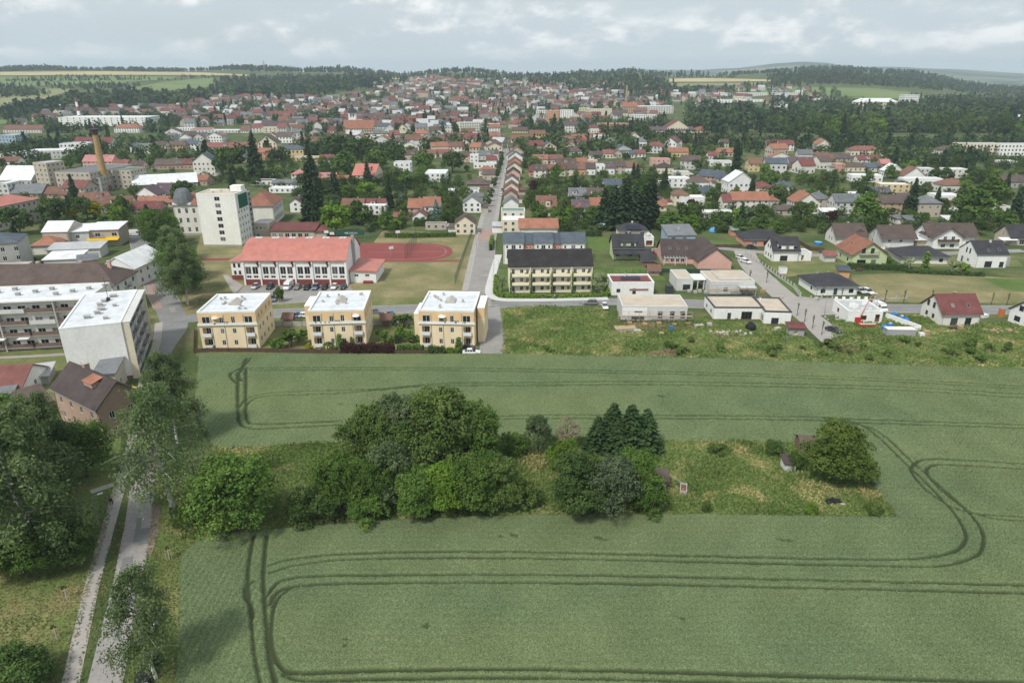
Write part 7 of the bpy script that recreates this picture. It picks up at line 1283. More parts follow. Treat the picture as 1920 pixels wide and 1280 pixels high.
# landmarks
def far(x0, x1, yb, ye, roof, D, wall, roofc, label, cat='building', rot=0, rise=None, name='town_building'): return qh(x0, x1, yb, ye, roof, D, wall, roofc, rot, rise, label, cat, name, True)
r = far(645,702,257,241,'gx',16,'cream','orange','church nave with long orange roof and white tower','church',0,9,'church'); L, D, h = LD(r)
boxpart('tower', wm('white'), r, (-L*.28,D*.5+3.5,11), (9,7,22)); q = MB(); q.tube([(-L*.28,D*.5+3.5,22),(-L*.28,D*.5+3.5,25),(-L*.28,D*.5+3.5,27),(-L*.28,D*.5+3.5,32)], [6.2,4.2,2.2,.1], 8); q.build('spire', rm('dark'), r)
for x in (-1.6, 1.6): boxpart('belfry_window', M('glass'), r, (-L*.28+x,D*.5-.05,18.5), (1.3,.1,3))
far(699,738,250,238,'hip',14,'cream','slate','cream corner house with dark hip roof right of the church','house'); far(664,718,262,250,'gx',14,'yellow','grey','pale yellow hall with grey roof in front of the church','hall'); far(588,615,215,207,'hip',14,'yellow','orange','yellow villa with orange hip roof left of the church tower','villa'); far(502,552,224,216,'gx',14,'brick','maroon','brick school with dark red roof and middle gable','school'); far(718,745,263,254,'gy',12,'lightgrey','lightgrey','pale grey gabled barn right of the yellow hall','barn')
far(112,275,237,221,'flat',40,'white','white','long white factory hall at the foot of the wooded slope','factory'); far(60,140,298,283,'flat',20,'lightgrey','white','long white office wing left of the tall yellow chimney','office',14); far(0,55,300,290,'flat',30,'lightgrey','lightgrey','pale flat factory hall at the left edge','factory'); far(118,165,290,270,'flat',16,'white','lightgrey','white office block behind the tall yellow chimney','office',12); far(0,32,272,254,'flat',20,'blue','lightgrey','blue-grey windowless hall at the left edge','hall'); far(8,80,254,243,'gx',14,'offwhite','rust','long house with row of roof dormers near the left edge','building'); far(138,208,278,270,'gx',16,'white','maroon','maroon-roofed store behind the tall yellow chimney','store'); far(215,262,250,240,'hip',14,'white','orange','white house with orange hip roof below the factory hall','house')
far(360,448,258,248,'flat',18,'lightgrey','white','long modern building with brick piers and white roof','building'); far(362,395,256,243,'shed',14,'white','pinkred','white hall with pink roof edge left of the brick piers','hall'); far(320,362,252,241,'flat',14,'white','lightgrey','white three-storey block left of the pink-edged hall','block')
far(1025,1048,230,208,'flat',12,'orange','lightgrey','orange striped tower block','tower block'); far(1098,1122,224,210,'flat',12,'orange','lightgrey','lower orange block below the green one','tower block'); far(1086,1100,220,203,'flat',12,'green','lightgrey','bright green end of the long block','block of flats'); far(1100,1147,217,205,'flat',12,'cream','lightgrey','cream part of the long block beside the green end','block of flats'); far(1050,1075,222,207,'flat',10,'white','lightgrey','white block right of the orange striped tower','block of flats'); far(1005,1025,222,208,'flat',10,'offwhite','lightgrey','off-white block left of the orange striped tower','block of flats')
far(1168,1195,214,201,'gx',18,'tan','orange','square mill with orange roof under the slim brick chimney','mill'); far(1195,1262,214,200,'flat',24,'lightgrey','white','long pale factory roof right of the mill','factory'); far(1120,1195,246,232,'flat',10,'orange','lightgrey','long salmon terrace block left of the chapel','block of flats'); far(1180,1230,232,216,'flat',10,'white','lightgrey','stepped white terrace block above the salmon one','block of flats'); far(1055,1085,250,235,'gx',12,'offwhite','purple','purple-roofed house left of the black roof with skylights','house'); far(1078,1127,245,236,'gx',12,'cream','dark','long black roof with white skylights','house')
far(863,906,250,230,'flat',12,'offwhite','lightgrey','pink and white slab block above the straight street','block of flats',22); far(910,937,246,233,'flat',11,'cream','lightgrey','cream flat block right of the pink slab','block of flats'); far(912,938,273,258,'gx',12,'cream','orange','cream house with orange roof closing the straight street','house'); far(960,990,262,247,'gx',11,'yellow','brown','yellow house with brown roof right of the street end','house'); far(958,998,272,261,'gx',11,'cream','rust','cream house with orange-brown roof and small dormers','house'); far(993,1022,268,252,'gx',11,'yellow','rust','yellow gabled house with red-brown roof','house'); far(823,842,246,232,'gx',10,'blue','slate','blue house with blue roof left of the pink slab','house')
r = far(1250,1290,251,239,'gy',22,'cream','maroon','cream chapel with curved gable and red roof','chapel',0,8,'chapel')
far(1298,1332,256,250,'pyr',14,'cream','orange','bright orange pyramid roof right of the chapel','house'); far(1218,1300,258,251,'gx',12,'offwhite','purple','long purple-brown roof below the chapel','house'); far(1385,1440,270,262,'gx',10,'offwhite','brown','brown-roofed row right of the orange pyramid roof','house'); far(1438,1460,282,270,'gx',10,'beige','maroon','red-roofed house at the end of the brown-roofed row','house'); far(1460,1488,283,271,'gx',10,'white','maroon','white-gabled house next to the red-roofed one','house'); far(1300,1345,268,261,'gx',10,'brick','rust','rust-roofed row left of the brown-roofed row','house'); far(1350,1366,278,268,'gx',9,'green','brown','lime-green house among the brown-roofed row','house')
far(1605,1681,205,192,'hip',20,'cream','white','long sanatorium with bright white roof above the wood','sanatorium'); far(1692,1720,200,179,'flat',18,'white','lightgrey','white tower block beside the sanatorium','tower block'); far(1345,1432,193,187,'flat',12,'white','lightgrey','long white terrace on the far slope, lower row','block of flats'); far(1340,1375,181,175,'flat',10,'white','lightgrey','white terrace on the far slope, upper left row','block of flats'); far(1382,1440,181,174,'flat',10,'offwhite','lightgrey','white terrace on the far slope, upper middle row','block of flats'); far(1448,1490,183,175,'flat',10,'white','lightgrey','white terrace on the far slope, upper right row','block of flats')
r = far(1796,1872,291,270,'flat',11,'cream','lightgrey','cream apartment block with dark balconies, right picture edge','block of flats'); L, D, h = LD(r)
for k in range(3):
    for i in range(5): balcony(r, L, D, 'f', 3.5+i*L/5, 1.2+2.7*k, 3.0, 1.0, M('darkmetal'), 1.0)
r = far(1872.5,1960,292,271,'flat',11,'white','lightgrey','white end of the apartment block, cut off by the right edge','block of flats'); far(1900,1930,236,222,'gx',12,'salmon','white','red-white hall end above the apartment block','hall'); far(1760,1800,290,282,'hip',11,'offwhite','brown','brown hip roof half hidden left of the apartment block','house')
def chim(px, py, pt, r0, r1, label, mats, bands=1, name='factory_chimney'):
    p = P(px, py); h = hgt3(p, pt); e = empty(name, p, 0, label, 'chimney'); n = bands
    for i in range(n):
        a, b = i/n, (i+1)/n; q = MB(); q.tube([(0,0,h*a),(0,0,h*b)], [r0+(r1-r0)*a, r0+(r1-r0)*b], 14); q.build('shaft', mats[i % len(mats)], e)
    return e, h
e, h = chim(200.5,357,243,2.4,1.45,'tall yellow brick chimney with dark platform on its top',[surf('yellow_brick',(.42,.29,.13),.9,.2,.5,fine=(2,.15))]); q = MB(); q.tube([(0,0,0),(0,0,3.2)], [3.0,2.8], 8); q.build('foot', surf('red_brick',(.22,.09,.07),.9,.2), e); q = MB(); q.tube([(0,0,h-3.0),(0,0,h)], [1.75,1.8], 14); q.build('crown', surf('dark_brick',(.09,.06,.055),.9), e); q = MB(); q.tube([(0,0,h-.1),(0,0,h+.3)], [3.0,3.0], 14)
for k in range(8): a = k*.785; q.tube([(2.7*math.cos(a),2.7*math.sin(a),h+.3),(2.7*math.cos(a),2.7*math.sin(a),h+2.6)], .08, 4); q.box((2.6*math.cos(a),2.6*math.sin(a),h+1.5), (.6,.3,1.6))
q.build('platform', M('darkmetal'), e)
chim(152,233,183,2.2,1.3,'slim chimney with red and white bands above the white factory hall',[surf('red_brick2',(.26,.12,.10),.9),surf('red_brick2',(.26,.12,.10),.9),wm('white'),surf('red_brick2',(.26,.12,.10),.9),wm('white'),surf('red_brick2',(.26,.12,.10),.9)],6); chim(1173.5,201,160,2.4,1.4,'slim brick chimney rising behind the mill',[surf('tan_brick',(.40,.27,.18),.9)]); chim(1223,203,187,1.0,.8,'thin pale chimney over the long factory roof',[wm('beige')])
e = empty('radio_mast', P(497,141), 0, 'red and white lattice radio mast on the skyline', 'mast'); hh = 45
for k in range(4): a = k*math.pi/2; q = MB(); q.tube([(4*math.cos(a),4*math.sin(a),0),(.7*math.cos(a),.7*math.sin(a),hh)], [.5,.3], 4); q.build('leg', M('metal'), e)
q = MB()
for k in range(9): s = 4-3.3*k/8.5; q.box((0,0,hh*k/8.5), (s*1.6,s*1.6,.5))
q.build('bracing', surf('mast_red',(.4,.12,.1),.7), e)
# ------------------------------------------------------------------ random houses of the farther quarters
rg = random.Random(12); zones = [
 ([(300,262),(560,232),(760,226),(930,222),(945,255),(930,290),(760,290),(600,280),(480,262),(310,275)], 190, .5), ([(560,205),(700,170),(850,150),(1000,150),(1060,165),(1250,180),(1200,200),(1000,205),(940,225),(760,228),(640,235)], 430, .75), ([(320,205),(420,186),(540,182),(640,190),(640,215),(520,230),(340,240)], 150, .7),
 ([(960,225),(1080,190),(1250,195),(1250,215),(1180,230),(1050,236),(960,245)], 60, .6), ([(960,300),(1060,262),(1230,255),(1300,275),(1240,292),(1100,290),(1000,300)], 22, .4), ([(1240,185),(1300,170),(1500,165),(1560,190),(1480,205),(1300,200)], 60, .6), ([(20,240),(120,205),(330,202),(330,222),(200,226),(60,232)], 55, .7), ([(690,158),(820,145),(900,148),(880,165),(720,172)], 70, .8), ([(940,168),(1150,160),(1260,172),(1250,186),(1000,188)], 90, .8), ([(1440,300),(1560,285),(1600,300),(1560,330),(1450,335)], 8, .3)]
rcs = ['rust','brown','red','maroon','rust','grey','orange','brown','purple','lightgrey','slate']; wcs = ['offwhite','cream','offwhite','beige','white','cream','lightgrey','beige']
def free(x, y, r):
    for a, b, c in OCC.near(x, y):
        if (x-a)**2+(y-b)**2 < (c+r)**2: return False
    return True
SPOTS = []
for poly, n, ru in zones:
    xs_, ys_ = [p[0] for p in poly], [p[1] for p in poly]; got = 0; tries = 0
    while got < n and tries < n*22:
        tries += 1; px, py = rg.uniform(min(xs_), max(xs_)), rg.uniform(min(ys_), max(ys_))
        if not inside(poly, np.array([px]), np.array([py]))[0]: continue
        p = P(px, py); L = rg.uniform(9, 17); D = rg.uniform(8.5, 11.5)
        if p.y < 1100 and not free(p.x, p.y, L*.55+1): continue
        if p.y >= 1100 and not free(p.x, p.y, L*.40): continue
        OCC.append((p.x, p.y, L*.5)); SPOTS.append((p, L, D, px, py)); got += 1
SPOTS.sort(key=lambda s: s[0].y)
NIND = max(0, 285-len(HOUSES))
sv_, sf_, si_ = [], [], []; smats = [wm(c) for c in ('offwhite','cream','beige','beige','lightgrey','lightgrey')]+[rm(c) for c in ('rust','brown','red','maroon','grey','brown','lightgrey','purple')]+[M('glass')]
for i, (p, L, D, px, py) in enumerate(SPOTS):
    h = rg.choice([3.4, 5.6, 6.2, 6.2, 8.6]); rot = math.degrees(math.atan2(p.x, p.y))*-.3+rg.choice([0, 0, 90, 8, -10, 20, -25]); rf = rg.choice(['gx','gx','gy','hip'])
    if i < NIND:
        X = Vector((math.cos(R_(rot)), math.sin(R_(rot)), 0)); rc, wc = rg.choice(rcs), rg.choice(wcs); rise = min(L, D)*.36
        r = house('town_house', None, 'house', p-X*L/2, p+X*L/2, D, h, rf, rise, wc, rc, o=.4, wins={}, group='houses of the town'); HOUSES.append((r, RW[rc], WW[wc], rf)); q = MB(); nf = max(1, int(h/2.9))
        for sd, W_ in (('f', L), ('r' if p.x < 0 else 'l', D), ('b', L)):
            n = int(W_/2.9)
            for k in range(nf):
                for j in range(n): u = W_*(j+.5)/n; a = side_point(L, D, sd, u-.6, .04); b = side_point(L, D, sd, u+.6, .04); z = h/nf*k+.8; q.add([(*a,z),(*b,z),(*b,z+1.5),(*a,z+1.5)], [(0,1,2,3)])
        o = q.build('windows', M('glass'), r); o['kind'] = 'stuff'; chimney(r, L*.15, .3, h+rise*.85, 1.0, 'brick')
    else:
        rz = R_(rot); co, si = math.cos(rz), math.sin(rz); rise = D*.4; n0 = len(sv_); a, b = L/2, D/2
        loc = [(-a,-b,-2),(a,-b,-2),(a,b,-2),(-a,b,-2),(-a,-b,h),(a,-b,h),(a,b,h),(-a,b,h),(-a,0,h+rise),(a,0,h+rise),(-a-.4,-b-.5,h-.3),(a+.4,-b-.5,h-.3),(a+.4,b+.5,h-.3),(-a-.4,b+.5,h-.3),(-a-.4,0,h+rise+.2),(a+.4,0,h+rise+.2)]
        sv_ += [(p.x+x*co-y*si, p.y+x*si+y*co, p.z+z) for x, y, z in loc]; w_ = rg.randrange(6); r_ = 6+rg.randrange(8)
        for f, m in (((0,1,5,4),w_),((1,2,6,5),w_),((2,3,7,6),w_),((3,0,4,7),w_),((5,6,9),w_),((7,4,8),w_),((10,11,15,14),r_),((12,13,14,15),r_)): sf_.append(tuple(k+n0 for k in f)); si_.append(m)
        for k in range(max(1, int(h/2.9))):
            for u in (-.3, 0, .3):
                n1 = len(sv_); z = .9+2.8*k
                for x, y, zz in ((u*L-.6,-b-.06,z),(u*L+.6,-b-.06,z),(u*L+.6,-b-.06,z+1.4),(u*L-.6,-b-.06,z+1.4)): sv_.append((p.x+x*co-y*si, p.y+x*si+y*co, p.z+zz))
                sf_.append((n1,n1+1,n1+2,n1+3)); si_.append(14)
o = link('distant_houses', mesh('distant_houses', sv_, sf_, smats, si_)); o['kind'] = 'stuff'; o['label'] = 'hundreds of small red-roofed houses on the far slopes'
# ------------------------------------------------------------------ fields on the hills
def drape(name, top, bot, mat, nx=36, ny=5, lift=.7):
    top, bot = np.array(top, float), np.array(bot, float); V = []; F = []
    for i in range(nx+1):
        x = max(top[0,0],bot[0,0])+(min(top[-1,0],bot[-1,0])-max(top[0,0],bot[0,0]))*i/nx; a, b = np.interp(x, top[:,0], top[:,1]), np.interp(x, bot[:,0], bot[:,1])
        for j in range(ny+1):
            p = P(x, a+(b-a)*j/ny); V.append((p.x, p.y, terr1(p.x, p.y)+lift))
    for i in range(nx):
        for j in range(ny): F.append((i*(ny+1)+j, i*(ny+1)+j+1, (i+1)*(ny+1)+j+1, (i+1)*(ny+1)+j))
    o = link(name, mesh(name, V, F, mat)); o['kind'] = 'structure'; return o
YF = grassmat('ripe_field', (.42,.34,.17), (.48,.40,.21), (.52,.44,.25), .01); GF = grassmat('green_field', (.13,.19,.065), (.16,.22,.08), (.20,.25,.10), .008); GB = grassmat('meadow_field', (.20,.23,.10), (.25,.25,.12), (.28,.26,.14), .01)
drape('field', [(0,135.5),(200,134.5),(380,136.5),(470,141)], [(0,142),(200,141),(360,141.5),(470,143)], YF, 40, 3); drape('field', [(0,145),(200,143.5),(330,145)], [(0,163),(200,158),(330,148)], GF, 30); drape('field', [(240,168),(300,155),(400,146)], [(240,172),(300,172),(400,163)], GF, 24); drape('field', [(0,172),(70,168),(130,166)], [(0,210),(70,190),(130,172)], GB, 16); drape('field', [(0,226),(90,223)], [(0,234),(90,231)], GF, 10)
drape('field', [(1255,148),(1330,147),(1450,150)], [(1255,154),(1330,154),(1450,153)], YF, 20, 3); drape('field', [(1380,167),(1500,164),(1640,166),(1720,175)], [(1380,170),(1500,180),(1640,183),(1720,182)], GF, 26); drape('field', [(1600,183),(1700,182),(1830,181)], [(1600,185),(1700,186),(1830,184)], GF, 16, 3); drape('field', [(985,156),(1060,153)], [(985,162),(1060,158)], GF, 10, 3); drape('field', [(700,147),(760,146)], [(700,149),(760,149)], YF, 8, 2); drape('field', [(1255,157),(1420,156)], [(1255,163),(1420,160)], GB, 12, 2)
# ================================================================== TREES OF THE TOWN
ROADS = [[(905,580),(912,450),(919,410),(931,350),(941,310),(947,285)],[(255,430),(272,480),(297,540),(322,590)],[(325,600),(520,588),(880,575),(1300,570),(1920,582)],[(1395,470),(1440,530),(1570,642)],[(1220,470),(1395,470),(1600,478),(1920,470)]]
RD = Discs()
for ln in ROADS:
    for (a, b) in zip(ln[:-1], ln[1:]):
        p, q = P(*a), P(*b); n = int((q-p).length/4)+1
        for k in range(n): v = p+(q-p)*(k/n); RD.append((v.x, v.y, 4.5))
# prominent ones
for key, nm, px, py, h, w, lb in (
 ('birch1','street_birch',352,572,19,1.3,'tall dense street tree, nearest of the avenue beside the sports hall'),('birch2','street_birch',335,528,19,1.3,'second street tree of the avenue beside the sports hall'),('big1','linden_tree',316,495,17,.9,'third street tree of the avenue, below the white school tower'),('big0','linden_tree',302,465,15,.9,'farthest street tree of the avenue beside the left street'),('big4','linden_tree',285,450,13,1.0,'dense street tree at the head of the avenue by the white van'),('big0','linden_tree',346,550,15,.9,'street tree between the two street birches beside the sports hall'),('big2','linden_tree',325,455,12,.75,'bright green tree before the old school'),('townfir0','dark_yew',283,440,13,.8,'dark drooping tree left of the avenue'),
 ('town2','park_tree',228,425,10,1.1,'green tree behind the yellow awning'),('town6','golden_tree',182,412,8.5,1.0,'golden-yellow tree above the white shop roofs'),('town6','golden_tree',140,414,6,1.1,'smaller yellow tree left of the golden one'),('townfir1','spruce_tree',40,490,13,1.1,'dark spruce in front of the orange hip roof, left edge'),('townfir0','spruce_tree',142,380,15,.8,'spruce beside the old factory'),('town1','park_tree',105,418,11,1.2,'round dark tree in the courtyard of the long beige building'),('town1','park_tree',165,412,11,1.0,'dark tree behind the golden-yellow tree'),('town1','park_tree',38,440,12,1.1,'dark tree before the long beige building'),('town1','park_tree',345,385,13,1.0,'round tree behind the domed school tower'),
 ('townfir0','spruce_tree',585,422,27,.72,'tall dark spruce beside the orange-roofed school wing'),('townfir1','spruce_tree',600,425,22,.7,'second dark spruce beside the school wing'),('townfir0','spruce_tree',588,372,26,.75,'slender spruce behind the two dark spruces'),('townfir1','spruce_tree',630,382,18,.85,'spruce in the gardens behind the bright green tree'),('town2','park_tree',632,440,14,1.1,'big bright green tree beside the low red-roofed building'),('town0','park_tree',672,420,11,1.2,'green tree below the pair of brown-roofed houses'),('townfir1','spruce_tree',482,338,30,.7,'dark tall fir behind the orange-roofed school wing'),('town1','purple_beech',432,335,20,1.1,'dark beech near the tall fir'),('town0','park_tree',650,335,18,1.3,'large round tree left of the red-roofed hall'),('town1','park_tree',680,310,20,1.3,'dark big tree behind the red-roofed hall'),('town1','park_tree',640,300,20,1.3,'large dark tree below the church'),('town0','park_tree',710,318,16,1.2,'tree between the dark big tree and white cube'),('town1','park_tree',745,312,16,1.0,'dark tree behind the white cube'),('townfir0','spruce_tree',690,345,14,.9,'small spruce before the red-roofed hall'),('town0','park_tree',795,320,15,1.2,'tree between the two white cubes'),('town1','park_tree',848,325,15,1.2,'dark tree right of the lower white cube'),('town0','park_tree',762,352,11,1.2,'tree at the foot of the white cube'),('town2','park_tree',690,370,9,1.6,'bright green tree in the gardens before the red-roofed hall'),
 ('blue0','blue_spruce',819,416,10,.9,'blue spruce beside the orange-roofed house'),('townfir0','spruce_tree',730,390,15,.8,'dark spruce right of the pair of brown-roofed houses'),('blue0','blue_spruce',752,388,8,.9,'small blue spruce in the garden behind the orange-roofed house'),('town5','purple_plum',1000,360,7,1.0,'purple plum tree beside the straight street houses'),('town0','park_tree',1050,425,9,1.2,'garden tree above the white and pink row'),('town2','park_tree',1070,415,7,1.2,'bright garden tree right of the brown steep roof'),('town0','park_tree',1110,420,8,1.2,'garden tree left of the big dark firs'),
 ('townfir0','big_fir',1132,425,17,1.05,'dark fir at the left end of the big fir clump'),('townfir1','big_fir',1150,430,19,1.1,'second fir of the big dark clump'),('townfir0','big_fir',1168,432,20,1.1,'middle fir of the big dark clump'),('townfir1','big_fir',1188,432,20,1.1,'fourth fir of the big dark clump'),('townfir0','big_fir',1206,428,19,1.05,'right fir of the big dark clump'),('townfir1','big_fir',1218,422,21,.9,'highest fir behind the right end of the dark clump'),
 ('townfir1','spruce_tree',1408,372,13,.8,'small spruce before the white gabled house'),('townfir0','spruce_tree',1378,330,22,.7,'tall narrow spruce behind the white gabled house'),('town0','park_tree',1622,425,15,1.25,'big round tree between the gardens, below the white flat house'),('town0','park_tree',1818,425,17,1.25,'large broad tree near the right edge, above the brown roofs'),('town0','park_tree',1850,390,16,1.3,'large tree behind the broad one near the right edge'),('townfir0','spruce_tree',1705,405,18,.75,'spruce left of the beige grey-roofed house'),('townfir1','spruce_tree',1900,415,16,.9,'spruce at the right edge beside the off-white flat house'),('town0','park_tree',1255,435,9,1.5,'garden tree below the red garden shed roof'),('town1','park_tree',1290,425,9,1.4,'tree left of the garden pool'),('town1','park_tree',1350,430,8,1.4,'tree right of the white shed roofs'),('town0','park_tree',1390,440,7,1.5,'tree above the orange-brown bungalow'),('thuja0','thuja_tree',1733,505,6.5,1.0,'dark pointed thuja before the hip-roofed bungalow'),('bush6','pale_bush',1705,505,4,1.0,'pale rounded bush before the hip-roofed bungalow'),('bush6','pale_bush',1785,510,4,1.1,'pale willow bush right of the dark thuja'),('bush1','garden_bush',1800,512,4,.9,'green bush beside the pale willow bush'),('town2','park_tree',1432,330,9,1.0,'light green tree left of the purple mansard roof')):
    tree(key, nm, px, py, h, lb, None, wide=w, cat='bush' if 'bush' in nm else 'tree'); p = P(px, py); OCC.append((p.x, p.y, 2.5))
for i, (px, py) in enumerate(((915,387),(918,377.5),(921,367),(926,352),(928,345),(931,334),(933,328),(936,322.5),(937.5,316),(939,311),(940,305),(941,300),(939.5,293))): tree('town1', 'street_tree', px, py, 4.2, None, 'small round trees along the straight street', wide=1.0, word='small round street tree')
# scattered garden trees: single ones first, the rest far off as one mass
rng3 = np.random.default_rng(21); tz = [([(360,345),(520,330),(860,330),(880,420),(700,440),(620,410)], 60), ([(985,345),(1060,330),(1250,330),(1250,430),(1050,438),(985,400)], 60), ([(1200,300),(1440,300),(1460,440),(1230,445)], 50), ([(1440,315),(1920,300),(1920,440),(1640,445),(1450,440)], 95), ([(90,400),(300,395),(290,440),(120,440)], 14), ([(0,300),(350,285),(350,330),(0,345)], 36), ([(960,285),(1250,250),(1440,280),(1300,300),(980,320)], 40), ([(500,320),(760,275),(900,285),(880,345),(560,345)], 35)]
nsing = 0
def far_ok(x, y, r):
    return free(x, y, r) and all((x-a)**2+(y-b)**2 > (c+r)**2 for a, b, c in RD.near(x, y))
for poly, n in tz:
    xs_, ys_ = [p[0] for p in poly], [p[1] for p in poly]; got = tries = 0
    while got < n and tries < n*12:
        tries += 1; px, py = rng3.uniform(min(xs_), max(xs_)), rng3.uniform(min(ys_), max(ys_))
        if not inside(poly, np.array([px]), np.array([py]))[0]: continue
        p = P(px, py); small = rng3.random() < .45; hh = rng3.uniform(3, 5) if small else rng3.uniform(5.5, 9.5)
        if not far_ok(p.x, p.y, hh*.28): continue
        k = rng3.choice(['town0','town0','town1','town1','town2','town3','town3','town4','townfir0','town5'], p=[.2,.13,.16,.12,.07,.1,.08,.04,.08,.02]); k = 'bush%d' % rng3.integers(0, 5) if small and rng3.random() < .3 else k
        got += 1; OCC.append((p.x, p.y, hh*.22))
        nm = 'garden_shrub' if small else ('spruce_tree' if 'fir' in k else 'garden_tree'); w_ = {'town0':'green','town1':'dark green','town2':'light green','town3':'olive','town4':'grey-green','town5':'purple','townfir0':'dark'}.get(k, 'green')
        tree(k, nm, px, py, hh*(1.5 if 'fir' in k and not small else 1), None, 'trees and shrubs of the gardens', wide=rng3.uniform(.85,1.3) if 'fir' not in k else .8, word='garden '*0+w_+' garden'*(not small and 'fir' not in k)+(' spruce' if 'fir' in k else ' shrub' if small else ' tree'), cat='shrub' if small else 'tree')
# the wood of the park on the right: its front trees single
wood = [(1290,214),(1400,213),(1550,216),(1700,214),(1760,200),(1820,190),(1920,186),(1990,190),(1990,268),(1780,266),(1700,262),(1560,272),(1400,258),(1290,256)]
sing = []; mass = []
for i in range(900):
    px, py = rng3.uniform(1290, 1985), rng3.uniform(186, 272)
    if inside(wood, np.array([px]), np.array([py]))[0]: p = P(px, py); (mass if not free(p.x, p.y, 3) else sing).append((p, px, py))
sing.sort(key=lambda s: s[0].y)
for p, px, py in sing[:95]:
    k = ['town0','town1','town3','townfir1','town1','town2'][int(rng3.integers(0, 6))]; tree(k, 'park_tree', 0, 0, rng3.uniform(17, 25)*(1.2 if 'fir' in k else 1), None, 'trees of the park wood', wide=.85 if 'fir' not in k else .6, word={'town0':'green park tree','town1':'dark green park tree','town2':'light green park tree','town3':'olive park tree','townfir1':'dark park spruce'}[k], world=(p.x, p.y))
# ------------------------------------------------------------------ far trees as masses
def mass_mesh(name, pts, hs, wd, kinds, ncard, mat, label, csize, seed):
    r = np.random.default_rng(seed); n = len(pts); pts = np.array(pts)
    d = sphere(r, n*ncard).reshape(n, ncard, 3); rad = np.clip(r.normal(.85,.2,(n,ncard,1)), .2, 1.15); u = d*rad
    H = np.array(hs)[:,None]; Wd = np.array(wd)[:,None]; con = np.array(kinds)[:,None]
    z = .5+.5*u[...,2]; taper = np.where(con, np.clip(1.15*(1-z), .05, 1), 1.0); lump = 1+.22*np.sin(d[...,0]*5+np.arange(n)[:,None])*np.sin(d[...,2]*4+np.arange(n)[:,None]*1.7)
    C = np.stack([pts[:,0:1]+u[...,0]*Wd*taper*lump, pts[:,1:2]+u[...,1]*Wd*taper*lump, pts[:,2:3]+H*(.06+.94*z)*np.where(con,1,.97)], -1).reshape(-1,3)
    V, F = cards(C, d.reshape(-1,3)*.9+np.array([0,0,.35]), (csize*H*np.ones((n,ncard))).ravel()*r.uniform(.7,1.4,n*ncard), r); tt = np.repeat(np.clip(np.where(con[:,0],.15,.45)+r.normal(0,.2,n),0,1), ncard); tt = np.clip(tt+r.normal(0,.1,len(tt))+np.repeat(.22*np.sin(pts[:,0]/95+pts[:,1]/160)*np.sin(pts[:,1]/120-pts[:,0]/210),ncard),0,1)
    o = link(name, fast(name, V, F, mat, np.repeat(tt,4))); o['kind'] = 'stuff'; o['label'] = label; return o
farm = leafmat('far_foliage', (.028,.060,.026), (.115,.165,.058), .2)
pts, hs, wd, kd = [], [], [], []
def put(p, h, w, c): pts.append((p.x, p.y, p.z)); hs.append(h); wd.append(w); kd.append(c)
for p, px, py in sing[95:]+mass: c = rng3.random() < .3; put(p, rng3.uniform(17,25), 3.2 if c else rng3.uniform(5.5,8.5), c)
tz2 = [([(300,300),(560,290),(560,240),(760,225),(930,235),(930,285),(760,290),(600,300),(400,310)], 460), ([(0,260),(340,250),(340,300),(0,310)], 130), ([(960,300),(980,235),(1250,225),(1300,262),(1240,285),(1000,300)], 450), ([(330,240),(330,200),(600,185),(640,230)], 380), ([(560,225),(700,168),(1000,150),(1250,178),(1240,215),(940,228)], 950), ([(0,255),(60,215),(330,205),(330,245)], 160), ([(1240,205),(1300,165),(1560,168),(1600,200)], 150), ([(1300,300),(1440,262),(1600,268),(1560,300)], 50), ([(1560,300),(1790,262),(1920,296),(1920,320),(1600,320)], 60), ([(1300,258),(1560,274),(1780,268),(1920,266),(1920,274),(1790,278),(1560,288),(1300,274)], 190)]
for poly, n in tz2:
    xs_, ys_ = [p[0] for p in poly], [p[1] for p in poly]; X_ = rng3.uniform(min(xs_), max(xs_), n*4); Y_ = rng3.uniform(min(ys_), max(ys_), n*4); k = inside(poly, X_, Y_); got = 0
    for px, py in zip(X_[k], Y_[k]):
        if got >= n: break
        p = P(px, py)
        if not far_ok(p.x, p.y, 1.5 if p.y < 900 else -2): continue
        got += 1; c = rng3.random() < .15; h = rng3.uniform(6, 13); put(p, h*(1.3 if c else 1), h*.2 if c else h*rng3.uniform(.34,.5), c)
mass_mesh('town_trees', pts, hs, wd, kd, 70, farm, 'small far trees between the houses of the town', .085, 5)
pts, hs, wd, kd = [], [], [], []
for poly, n in [([(985,345),(1060,330),(1250,330),(1250,430),(1050,438),(985,400)], 150), ([(1200,300),(1440,300),(1460,435),(1230,440)], 130), ([(1440,315),(1920,300),(1920,440),(1640,440),(1450,435)], 240), ([(500,345),(860,330),(880,420),(700,440),(620,410)], 260), ([(1640,265),(1920,295),(1920,330),(1640,310)], 70), ([(960,285),(1250,250),(1440,280),(1300,300),(980,320)], 70), ([(350,345),(480,300),(700,295),(740,345),(560,350),(480,345)], 130), ([(0,330),(330,320),(330,440),(100,445),(0,420)], 90)]:
    xs_, ys_ = [p[0] for p in poly], [p[1] for p in poly]; got = tries = 0
    while got < n and tries < n*10:
        tries += 1; px, py = rng3.uniform(min(xs_), max(xs_)), rng3.uniform(min(ys_), max(ys_))
        if not inside(poly, np.array([px]), np.array([py]))[0]: continue
        p = P(px, py); h = rng3.uniform(2.4, 6.2)
        if far_ok(p.x, p.y, h*.08): got += 1; put(p, h, h*rng3.uniform(.4,.6), False)
mass_mesh('garden_thicket', pts, hs, wd, kd, 260, leafmat('thicket_leaves', (.035,.070,.018), (.125,.18,.048), .25), 'thick shrubs and fruit trees filling the gardens', .05, 8)
pts, hs, wd, kd = [], [], [], []
